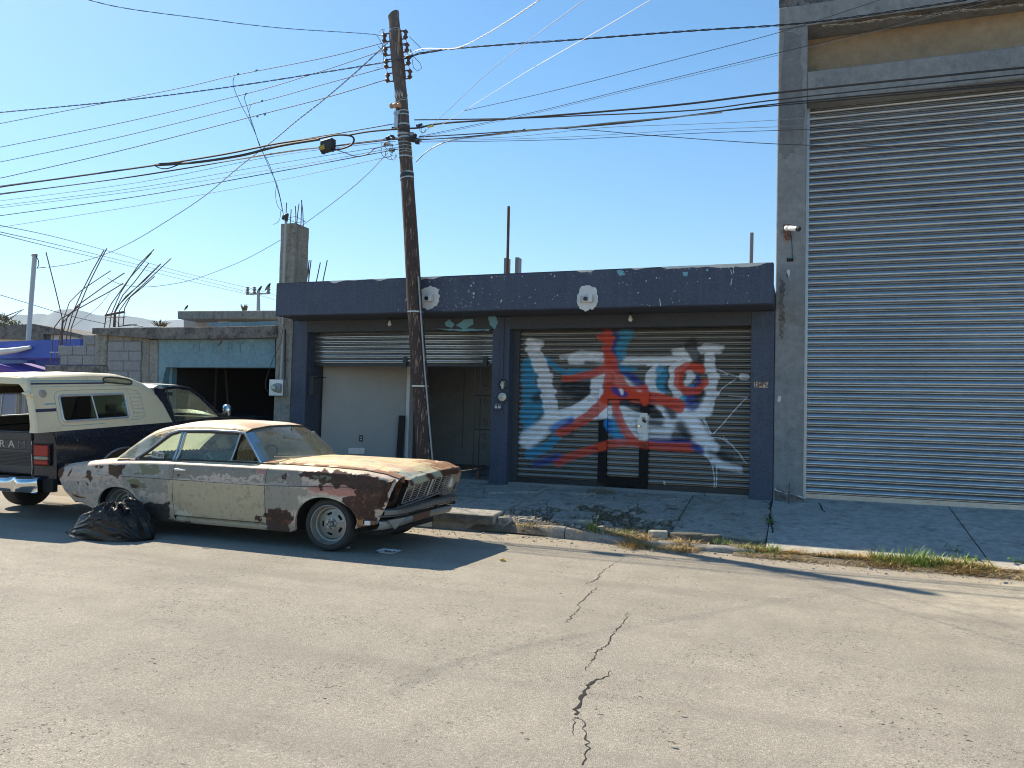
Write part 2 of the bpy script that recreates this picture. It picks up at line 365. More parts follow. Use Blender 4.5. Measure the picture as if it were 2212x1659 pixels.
for i, (pts, wd) in enumerate((
    (cz(*[C6(*p) for p in ((1185, 765), (1170, 815), (1075, 850), (1015, 870), (965, 940), (930, 1000), (925, 1050), (885, 1100), (880, 1190))]), [.004, .010, .016, .026, .020, .028, .022, .030, .022]),
    (cz(*[C6(*p) for p in ((880, 1190), (960, 1240), (950, 1320), (985, 1420), (990, 1500), (975, 1570), (940, 1660))]), [.007, .008, .009, .011, .009, .010, .012]),
    (cz(*[C6(*p) for p in ((880, 1190), (845, 1260), (850, 1330), (845, 1380))]), [.007, .006, .005, .003]),
    (cz(*[C6(*p) for p in ((1355, 235), (1310, 330), (1210, 440), (1160, 530), (1060, 610), (1015, 700), (950, 790))]), [.004, .009, .011, .010, .011, .007, .003]),
    (cz(*[C6(*p) for p in ((1080, 0), (990, 70), (905, 155), (905, 210), (820, 300), (760, 340))]), [.008, .012, .010, .010, .010, .004]),
    (cz((1345, 1205), (1300, 1235), (1290, 1252), (1262, 1262)), [.004, .010, .012, .008]))):
    rb_ = ribbon(pts, [w_*.75 for w_ in wd], seed=i, z=0, jit=.014); rb_.v = [(v[0], v[1], .012*(float(fbm(v[0]*.6, v[1]*.6, 3, 3))-.5)+.0022 if v[1] < 9 else .003) for v in rb_.v]; part('crack', rb_, M['crack'], road)
# small flat litter on the asphalt: dry leaves
M['leaf'] = plain('dry_leaf', (.30, .20, .10, 1), .8)
M['leaf2'] = plain('dark_leaf', (.17, .12, .07, 1), .8)
LFL = ['larger dark leaf left of the main crack, low in the road','small leaf touching the dark one left of the main crack','leaf just right of the top of the main crack','pair-like dark leaf in the lower right, nearer the camera edge','brown leaf close by, right of the lower right dark leaf','leaf above the pair in the lower right of the road','pale brown leaf far to the lower right of the road','leaf highest of the lower right group','leaf at the bottom right corner of the road','leaf at the bottom edge just right of the crack','leaf at the bottom edge in the centre right','leaf midway between main crack and lower right group','small leaf in the right half where the road is widest','leaf close to the right edge of the road','lone leaf in the lower left middle of the road','leaf right beside the lower end of the main crack','lone leaf on the open road before the rubbish bag','lone leaf at the far left of the open road']
for i, (x, y) in enumerate(((1000, 1337), (992, 1345), (1212, 1287), (1815, 1578), (1908, 1573), (1886, 1545), (2021, 1539), (2047, 1505), (2085, 1597), (1130, 1592), (1450, 1612), (1470, 1545), (1900, 1470), (2070, 1490), (702, 1517), (1290, 1540), (330, 1430), (130, 1320))):
    c = gnd(x, y); rr = random.uniform(.008, .017); a0 = random.uniform(0, 3)
    m = MB(); P = []
    for k in range(7):
        a = a0+k*2*math.pi/7; q = rr*(1.5 if k % 3 == 0 else .8); P.append((c[0]+q*math.cos(a), c[1]+q*.6*math.sin(a), .016+.006*(k % 2)))
    m.add(P+[(c[0], c[1], .022)], [(k, (k+1) % 7, 7) for k in range(7)])
    solo('dry_leaf', m, M['leaf' if i % 2 else 'leaf2'], LFL[i]+', dry and flat'[:0] if len(LFL[i].split()) > 3 else LFL[i], 'leaf', (c[0], c[1], 0), 'dry leaves scattered on the asphalt')
# ------------------------------------------------------------------ pavement
def side_z(X, Y): return .225+(.40-.225)*min(1, max(0, (Y-9.45)/2.45))
mb = MB(); xs = np.linspace(-9.0, -.34, 80); ys = np.linspace(9.5, 12.6, 34)
def dirt_z(X, Y):
    t = min(1, max(0, (X+3.6)/2.2)); r_ = max(.08, .06+.38*max(0, (Y-9.5))/2.7); base = side_z(X, Y)*(1-t)+r_*t-.035
    if X > -3.7: base = min(base, .12+.30*max(0, (Y-9.5))/1.25)
    return base+.045*(fbm(X*2.2, Y*2.2, 5)-.5)+.02*(fbm(X*9, Y*9, 6)-.5)
mb.grid([[(x, y, dirt_z(x, y) if y > 9.52 else .02) for y in ys] for x in xs])
struct('dirt_bed', mb, M['dirt'], smooth=True)
def clip(poly, n, c):
    out = []
    for i in range(len(poly)):
        a, b = poly[i], poly[(i+1) % len(poly)]; da, db = a[0]*n[0]+a[1]*n[1]-c, b[0]*n[0]+b[1]*n[1]-c
        if da <= 0: out.append(a)
        if (da < 0 < db) or (db < 0 < da):
            t = da/(da-db); out.append((a[0]+(b[0]-a[0])*t, a[1]+(b[1]-a[1])*t))
    return out
pav = thing('pavement', None, None, (0, 0, 0), kind='structure')
rs = random.Random(11)
def plates(x0, x1, y0, y1, size, front, tilt=.012, gap=.010, zoff=0, thick=.12, zf=side_z, mat='side'):
    """cracked concrete: Voronoi pieces with ragged edges, each its own part"""
    nx, ny = max(1, int((x1-x0)/size)), max(1, int((y1-y0)/size))
    S = [(x0+(i+.5+rs.uniform(-.42, .42))*(x1-x0)/nx, y0+(j+.5+rs.uniform(-.42, .42))*(y1-y0)/ny) for i in range(nx) for j in range(ny)]
    for p in S:
        poly = [(x0, y0), (x1, y0), (x1, y1), (x0, y1)]
        for q in S:
            if q is p: continue
            n = (q[0]-p[0], q[1]-p[1]); L = math.hypot(*n)
            if L > size*4: continue
            n = (n[0]/L, n[1]/L); c = (p[0]+q[0])/2*n[0]+(p[1]+q[1])/2*n[1]-gap/2; poly = clip(poly, n, c)
            if len(poly) < 3: break
        if len(poly) < 3: continue
        if not front(*p): continue
        out = []
        for i in range(len(poly)):
            a, b = poly[i], poly[(i+1) % len(poly)]; L = math.dist(a, b); k = max(1, int(L/.06))
            for j in range(k):
                t = j/k; x, y = a[0]+(b[0]-a[0])*t, a[1]+(b[1]-a[1])*t
                out.append((x+.05*(float(fbm(x*6, y*6, 31, 4))-.5), y+.05*(float(fbm(x*6, y*6, 47, 4))-.5)))
        tx, ty, dz = rs.uniform(-tilt, tilt), rs.uniform(-tilt, tilt), rs.uniform(-.008, .008)+zoff
        z = lambda x, y: zf(x, y)+tx*(x-p[0])+ty*(y-p[1])+dz
        n = len(out); m = MB()
        ins = [(x+(p[0]-x)*.02, y+(p[1]-y)*.02) for x, y in out]
        m.add([(x, y, z(x, y)-thick) for x, y in out]+[(x, y, z(x, y)-.012) for x, y in out]+[(x, y, z(x, y)) for x, y in ins],
              [tuple(range(2*n, 3*n))]+[(i, (i+1) % n, n+(i+1) % n, n+i) for i in range(n)]+[(n+i, n+(i+1) % n, 2*n+(i+1) % n, 2*n+i) for i in range(n)])
        part('concrete_slab', m, M[mat], pav)
def side_z2(x, y):
    t = min(1, max(0, (x+3.6)/2.2)); r_ = .06+.38*max(0, (y-9.5))/2.7
    return side_z(x, y)*(1-t)+max(r_, .08)*t
def fr(x, y):
    if x < -3.75: return True
    if x > -1.55: return y > 10.0
    return y > 10.75+.25*math.sin(x*3)
plates(-8.95, -5.3, 9.46, 12.1, 1.1, fr)
plates(-5.28, -3.72, 9.46, 10.6, 1.5, lambda x, y: True, tilt=.004)
plates(-5.28, -3.72, 10.62, 12.1, .62, fr, tilt=.015)
plates(-3.70, -1.5, 9.75, 12.1, .36, lambda x, y: y > 10.9 or (y > 10.1 and rs.random() < .35), tilt=.05, zf=lambda x, y: side_z2(x, y)-.01)
plates(-1.48, -.36, 9.95, 12.1, 1.05, lambda x, y: True, tilt=.004, zf=side_z2)
# loose broken pieces near the kerb
CHL = ['small thin concrete shard lying in the dirt right of the raised slab', 'large flat broken concrete slab piece beside the tall grass sprig', 'first mossy lump of concrete on the kerb right of the straw tuft', 'widest mossy lump of concrete, in the middle of the row of three on the kerb', 'rightmost mossy lump of concrete on the kerb', 'pale concrete shard leaning at the right corner of the raised slab']
for (x, y, s_, a, zz) in ((-3.40, 9.80, .12, .3, .15), (-2.72, 9.88, .30, -.2, .15), (-1.62, 9.68, .16, .9, .11), (-1.25, 9.66, .22, .1, .11), (-.98, 9.68, .16, .5, .11), (-3.62, 9.6, .11, .9, .15)):
    n = 9; out = [(x+s_*random.uniform(.75, 1.1)*math.cos(2*math.pi*k/n+a), y+s_*.5*random.uniform(.7, 1.1)*math.sin(2*math.pi*k/n+a)) for k in range(n)]
    m = MB(); m.add([(px, py, zz-.08) for px, py in out]+[(px, py, zz+.05+.03*(px-x)) for px, py in out], [tuple(range(n, 2*n))]+[(i, (i+1) % n, n+(i+1) % n, n+i) for i in range(n)])
    solo('concrete_chunk', m, M['moss' if x > -1.5 else 'side'], CHL.pop(0), 'rubble', (x, y, zz), 'loose concrete chunks behind the kerb', bevel=.01)
# mossy step edge of the upper slab
mb = MB(); X = np.linspace(-6.2, -3.72, 90)
mb.grid([[(x, 9.452+.012*float(fbm(x*7, z*9, 4))-(.018 if z < .18 else 0), z) for z in (.10, .13, .16, .19, .212)] for x in X])
part('slab_edge', mb, M['moss'], pav, label='mossy dark front edge of the raised slab')
# kerb stones
kb = thing('kerb', None, None, (0, 0, 0), kind='structure')
def kerbline(x): return 9.44+.06*math.sin((x+5.3)*1.1)*(1 if x > -5 else .3)+(.10 if -4.1 < x < -2.9 else 0)*math.sin((x+4.1)/1.2*math.pi)
edges = [-8.8, -7.7, -6.6, -5.5, -4.62, -3.66, -2.75, -1.95, -1.2, -.45]
for a, b in zip(edges[:-1], edges[1:]):
    X = np.linspace(a+.006, b-.006, 26); rows = []
    low = .07 if a > -2.8 else 0
    for x in X:
        y0 = kerbline(x); top = .135-low*min(1, max(0, (x+2.8)/.8))+.02*(float(fbm(x*3, 1, 8))-.5); j = lambda s_: .022*(float(fbm(x*9, s_*5, 9+s_))-.5)
        rows.append([(x, y0+j(0), -.03), (x, y0+j(1)+.004, top*.4), (x, y0+.012+j(2), top*.8), (x, y0+.03+j(3), top), (x, y0+.09, top+.004+j(4)*.5), (x, y0+.16, top+j(5)*.6), (x, y0+.17, -.03)])
    m = MB(); m.grid(rows); o = len(m.v)
    m.f += [tuple(range(0, 7)), tuple(range(25*7, 26*7))[::-1]]; m.mi += [0, 0]
    part('kerb_stone', m, M['kerb'], kb, smooth=50)
m = MB(); X = np.linspace(-4.84, -4.6, 10)
m.grid([[(x, kerbline(x)-.006+.02*(float(fbm(x*9, 0, 9))-.5), z) for z in (.01, .06, .11)] for x in X])
part('white_paint_patch', m, M['plaster'], kb)
# concrete ramp in front of the tall building
def ramp_z(X, Y): return .06+(.44-.06)*((Y-9.5)/2.7) if Y > 9.5 else .06
rp = thing('ramp', None, None, (0, 0, 0), kind='structure')
def rampslab(xa, xb, hole=None):
    ys = list(np.linspace(9.5, 12.3, 30)); xs = list(np.linspace(xa, xb, 30)); m = MB()
    P = [[(x, y+(.05*(float(fbm(x*4, 2, 6))-.5) if y < 9.55 else 0)+(y-9.5)*0, ramp_z(x, y)+.010*(float(fbm(x*1.5, y*1.5, 7))-.5)) for y in ys] for x in xs]
    for r_ in P: r_.insert(0, (r_[0][0], r_[0][1]-.01, -.02))
    m.grid(P); return m
slant = 0
m = rampslab(-.35, 1.925); part('concrete_slab', m, M['ramp'], rp)
m = rampslab(1.937, 5.2); part('concrete_slab', m, M['ramp'], rp)
# dark gap between ramp slabs, hole and scars
hb = MB(); c = gnd(1819, 1168, .10)
hb.add([(c[0]-.10, c[1]+.02, .135), (c[0]-.02, c[1]+.28, .165), (c[0]+.04, c[1]+.25, .162), (c[0]+.13, c[1]-.06, .115), (c[0]+.02, c[1]-.14, .10)], [(0, 1, 2, 3, 4)])
part('hole', hb, M['crack'], rp)
# white lime smears at the foot of the buildings
def patch(poly, Y, name, mat, parent, th=.004, jit=.02, seed=0, n=8, flat=None):
    """irregular flaked sheet on a wall plane; poly in metres (x, z)"""
    rnd = random.Random(seed); out = []
    for i in range(len(poly)):
        a, b = poly[i], poly[(i+1) % len(poly)]
        for k in range(n):
            t = k/n; out.append((a[0]+(b[0]-a[0])*t+rnd.uniform(-jit, jit), a[1]+(b[1]-a[1])*t+rnd.uniform(-jit, jit)))
    m = MB(); m.prism([(x, Y, z) for x, z in out], (0, -th, 0)); return part(name, m, mat, parent)
def patchP(pts, Y, name, mat, parent, **k):
    return patch([(at(x, y, Y)[0], at(x, y, Y)[2]) for x, y in pts], Y, name, mat, parent, **k)
# ================================================================== SHUTTERS
def slat_profile(p, d, z0):
    """outline of one curtain slat: (y towards the street is negative, z)"""
    return [(.012, z0), (-.42*d, z0+.03*p), (-.58*d, z0+.08*p), (-.42*d, z0+.125*p), (.014, z0+.14*p), (.014, z0+.21*p), (-.50*d, z0+.25*p), (-.86*d, z0+.34*p), (-d, z0+.46*p), (-.93*d, z0+.60*p), (-.66*d, z0+.78*p), (-.28*d, z0+.95*p), (.012, z0+p)]
def slats(parent, x0, x1, z0, z1, Y, pitch, depth, mat, nx=2, paint=None, skip=None):
    n = max(1, round((z1-z0)/pitch)); p = (z1-z0)/n; shared = None
    for i in range(n):
        zb = z0+i*p; pr_ = slat_profile(p, depth, 0)
        if paint is None:
            if shared is None:
                m = MB(); m.grid([[(x, y, z) for (y, z) in pr_] for x in np.linspace(x0, x1, 40)]); shared = m.mesh('slat', (0, 0, 0), [mat], smooth=50)
            o = link('slat', shared, parent); o.location = (0-orig(parent)[0], Y+random.uniform(-.002, .002)-orig(parent)[1], zb-orig(parent)[2]); o.rotation_euler = (random.uniform(-.02, .02), 0, 0)
            LOC[o.name] = (0, 0, 0); continue
        segs = skip(zb+p/2) if skip else [(x0, x1)]
        for (a, b) in segs:
            k = max(3, int((b-a)/.012)); X = np.linspace(a, b, k)
            P = np.array([[(x, Y+y, zb+z) for (y, z) in pr_] for x in X])
            m = MB(); m.grid(P); V = np.array(m.v); col = paint(V)
            part('slat', m, mat, parent, smooth=50, col=col)
# ================================================================== TALL GREY BUILDING
tall = thing('tall_warehouse', 'tall grey rendered warehouse with a full height roller shutter, at the right', 'building', (3, 13, 0))
YT = 11.9
m = MB(); m.box(-.345, .06, YT, 12.45, 0, 7.335); part('pilaster', m, M['tallc'], tall, bevel=.012)
m = MB(); m.box(.063, 7, YT+.004, 12.30, 6.21, 6.65); part('lintel', m, M['tallc'], tall, bevel=.01)
m = MB(); m.box(.063, 7, 12.36, 12.7, 6.0, 7.335); part('recessed_wall', m, M['tallb'], tall)
m = MB(); m.box(-.345, 7, YT-.003, 12.8, 7.338, 7.66); part('beam', m, M['tallc'], tall, bevel=.01)
m = MB(); m.box(-.345, .42, YT+.05, 12.8, 7.663, 10.2); part('upper_pier', m, M['stain'], tall)
m = MB(); m.box(.423, 7, YT+.12, 12.8, 7.663, 10.2); part('upper_wall', m, M['tallc'], tall)
m = MB(); m.box(-.35, -.33, 12.452, 26, 0, 10.2); m.box(-.33, 7, 25.9, 26, 0, 10.2); m.box(7.0, 7.2, YT, 26, 0, 10.2); part('side_wall', m, M['tallc'], tall)
m = MB(); m.box(-.4, 7.25, 11.85, 26.05, 10.203, 10.4); part('roof', m, M['oldc'], tall)
# peeled render along the soffit
m = MB(); rnd = random.Random(5)
for i in range(46):
    x = .3+i*.055; yy = 11.93+.10*float(fbm(x*3, 0, 2))+.16*max(0, (x-.3))/2.5
    m.obox((x, yy+rnd.uniform(-.012, .012), 7.331), (.045, .012*rnd.uniform(-1, 2), 0), (0, .012+.014*rnd.random(), 0), (0, 0, .007))
part('peeled_render', m, M['plaster'], tall, label='ragged pale rim of peeled render under the beam')
m = MB(); m.add([(.05, 11.905, 7.329)]+[(x, 11.92+.09*float(fbm(x*3, 0, 2))+.16*max(0, (x-.3))/2.5, 7.329) for x in np.linspace(.2, 3.2, 40)]+[(3.2, 11.905, 7.329)], [tuple(range(42))])
part('bare_soffit', m, M['stain'], tall)
m = MB(); m.box(.06, .10, 12.14, 12.24, .42, 6.2); part('guide_rail', m, M['steel'], tall)
sh = link('roller_shutter', None, tall, label='bare galvanised roller shutter'); LOC[sh.name] = orig(tall)
slats(sh, .09, 6.9, .50, 6.3, 12.22, .098, .034, M['slat'])
m = MB(); m.box(.09, 6.9, 12.185, 12.235, .435, .505); part('bottom_bar', m, M['dullchrome'], sh)
m = MB(); m.tube([(x, 12.0+.002*i, 6.212-.012*i) for i, x in enumerate(np.linspace(.1, 6.9, 6))], .004); part('drip_wire', m, M['cable'], tall)
# dark scar at the pilaster foot and stains
pp = [at(*p, YT) for p in ((1672, 1055), (1692, 1062), (1712, 1070), (1737, 1076), (1737, 1096), (1673, 1090))]
patch([(p[0], p[2]) for p in pp], YT-.001, 'render_scar', M['stain'], tall, th=.003, jit=.006)
patch([(pp[0][0], pp[0][2]), (pp[3][0], pp[3][2]), (pp[3][0], pp[3][2]-.018), (pp[0][0]+.01, pp[0][2]-.025)], YT-.005, 'lime_edge', M['plaster'], tall, th=.003, jit=.010, n=10)
patchP(((1697, 583), (1706, 582), (1706, 594), (1702, 602), (1700, 592)), YT-.001, 'lime_patch', M['plaster'], tall, jit=.008)
patchP(((1681, 855), (1687, 856), (1686, 868), (1679, 868)), YT-.001, 'lime_patch', M['plaster'], tall, jit=.006)
rnd = random.Random(3)
for k in range(16):
    u = rnd.gauss(1690, 9); v = 610+130*rnd.random(); s_ = rnd.uniform(1, 3.2)
    if 1675 < u < 1712: patchP(((u, v), (u+s_, v+1), (u+s_*.5, v+s_*1.3)), YT-.001, 'lime_fleck', M['plaster'] if k % 3 else M['stain'], tall, jit=.004, n=3)
patchP(((1686, 600), (1695, 612), (1692, 650), (1697, 690), (1688, 735), (1680, 700), (1682, 640)), YT-.0005, 'damp_stain', M['stain'], tall, jit=.02, th=.0015)
patchP(((1690, 65), (1728, 75), (1738, 300), (1700, 345), (1682, 330)), YT-.0005, 'damp_stain', surf('damp_render', (.13, .13, .135, 1), (.20, .20, .205, 1), None, 2.5, .85, bump=.3), tall, jit=.03, th=.001)
# ================================================================== SLATE BLUE BUILDING
blue = thing('slate_blue_shop', 'low slate blue shop with a deep painted eave and two roller shutter bays', 'building', (-4.5, 13, .4))
YC = 11.9; YF = 11.2
m = MB(); m.box(-8.58, -.352, YF, YF+.16, 3.158, 3.73); fas = part('fascia', m, M['blue'], blue, bevel=.012)
m = MB(); m.box(-8.575, -.352, YF+.16, 22, 3.16, 3.45); part('roof_slab', m, M['grey_paint'], blue)
m = MB(); m.grid([[(x, YF-.002-.012*max(0, float(fbm(x*2.3, 4, 6, 6))-.47)*8*.3, 3.731), (x, YF-.0025, 3.731-.045*max(0, float(fbm(x*2.3, 4, 6, 6))-.5)*4)] for x in np.linspace(-8.55, -.36, 500)]); m.grid([[(x, YF-.002, 3.7315), (x, YF+.3, 3.7315)] for x in (-8.57, -.36)]); part('parapet_cap', m, M['plaster'], blue, label='worn pale top edge of the eave')
for a, b in ((-8.70, -8.39), (-4.77, -4.47), (-.68, -.352)):
    m = MB(); m.box(a, b, YC, 12.35, .0, 3.157); part('column', m, M['blue'], blue, bevel=.008)
m = MB(); m.box(-8.39, -4.77, YC+.003, 12.35, 2.95, 3.156); m.box(-4.47, -.68, YC+.003, 12.35, 2.95, 3.156); part('lintel', m, M['grey_paint'], blue)
m = MB(); m.box(-8.6, -.36, 12.0, 20, .30, .445); part('floor', m, M['floor'], blue)
m = MB(); m.box(-8.7, -8.6, 12.352, 20, 0, 3.158); m.box(-8.6, -.36, 19.9, 20, .44, 3.158); part('back_wall', m, M['inner_grey'], blue)
m = MB(); m.box(-4.70, -4.55, 12.36, 19.9, .44, 3.157); part('dividing_wall', m, M['inner_grey'], blue)
pL = at(686, 900, 12.9)[0]; pR = at(884, 900, 13.5)[0]
m = MB(); m.add([(-8.395, 12.45, .44), (-7.02, 13.243, .44), (-7.02, 13.243, 3.15), (-8.395, 12.45, 3.15)], [(0, 1, 2, 3)])
m.add([(-8.395, 12.55, .44), (-7.02, 13.343, .44), (-7.02, 13.343, 3.15), (-8.395, 12.55, 3.15)], [(0, 1, 2, 3)]); part('partition_wall', m, M['inner_wall'], blue, label='off white partition inside the open bay')
m = MB(); m.box(-7.02, -6.95, 13.18, 13.36, .44, 3.15); part('partition_post', m, M['white'], blue)
m = MB(); m.box(-8.6, -4.56, 15.6, 15.75, .62, 3.15); m.box(-8.6, -4.56, 15.62, 15.7, .44, .62); part('inner_back_wall', m, M['inner_grey'], blue)
s_ = at(1000, 900, 15.6)[0]; m = MB(); m.box(s_, s_+.02, 15.585, 15.6, .8, 3.1); part('wall_joint', m, M['floor'], blue)
# socket, junction box and marks on the partition
def on_part(x, y):   # point on the slanted partition
    n = np.array([1.0, -1.735, 0]); d = ray(x, y); t = ((np.array([-8.395, 12.45, 0])-np.array([0, 0, HC]))@n)/(d@n); return np.array([0, 0, HC])+d*t
pt = np.array([.8663, .4994, 0]); pn = np.array([.4994, -.8663, 0])
c = on_part(780, 947); m = MB(); m.obox(c+pn*.008, pt*.035, pn*.008, (0, 0, .058)); part('wall_socket', m, M['black'], blue)
for dz in (.022, -.022):
    m = MB(); m.obox(c+pn*.017+np.array([0, 0, dz]), pt*.010, pn*.002, (0, 0, .010)); part('socket_face', m, M['steel'], blue)
c = on_part(770, 974); m = MB(); m.obox(c+pn*.02, pt*.15, pn*.02, (0, 0, .055)); part('fuse_box', m, M['steel'], blue)
c = on_part(698, 868); m = MB()
for k in range(5): m.obox(c+pt*(.02*k-.04)+pn*.003+np.array([0, 0, .01*math.sin(k*2)]), pt*.010, pn*.002, (0, 0, .006))
part('scuff_mark', m, M['floor'], blue)
# left shutter, rolled up
sh = link('roller_shutter', None, blue, label='half raised bare metal shutter of the left bay'); LOC[sh.name] = orig(blue)
slats(sh, -8.38, -4.78, 2.40, 3.10, 12.15, .088, .030, M['slat'])
m = MB(); m.box(-8.38, -4.78, 12.12, 12.17, 2.345, 2.40); part('bottom_bar', m, M['black'], sh)
for px in (876, 1050):
    c = at(px, 783, 12.1); m = MB(); m.box(c[0]-.05, c[0]+.02, 12.09, 12.12, 2.33, 2.50); part('latch', m, M['black'], sh)
# ------------------------------------------------------------------ graffiti shutter
RED = sr(215, 70, 42)[:3]; WH = sr(240, 238, 240)[:3]; BK = sr(28, 28, 32)[:3]; CY = sr(50, 150, 185)[:3]; NB = sr(38, 58, 140)[:3]; BL = sr(30, 130, 200)[:3]
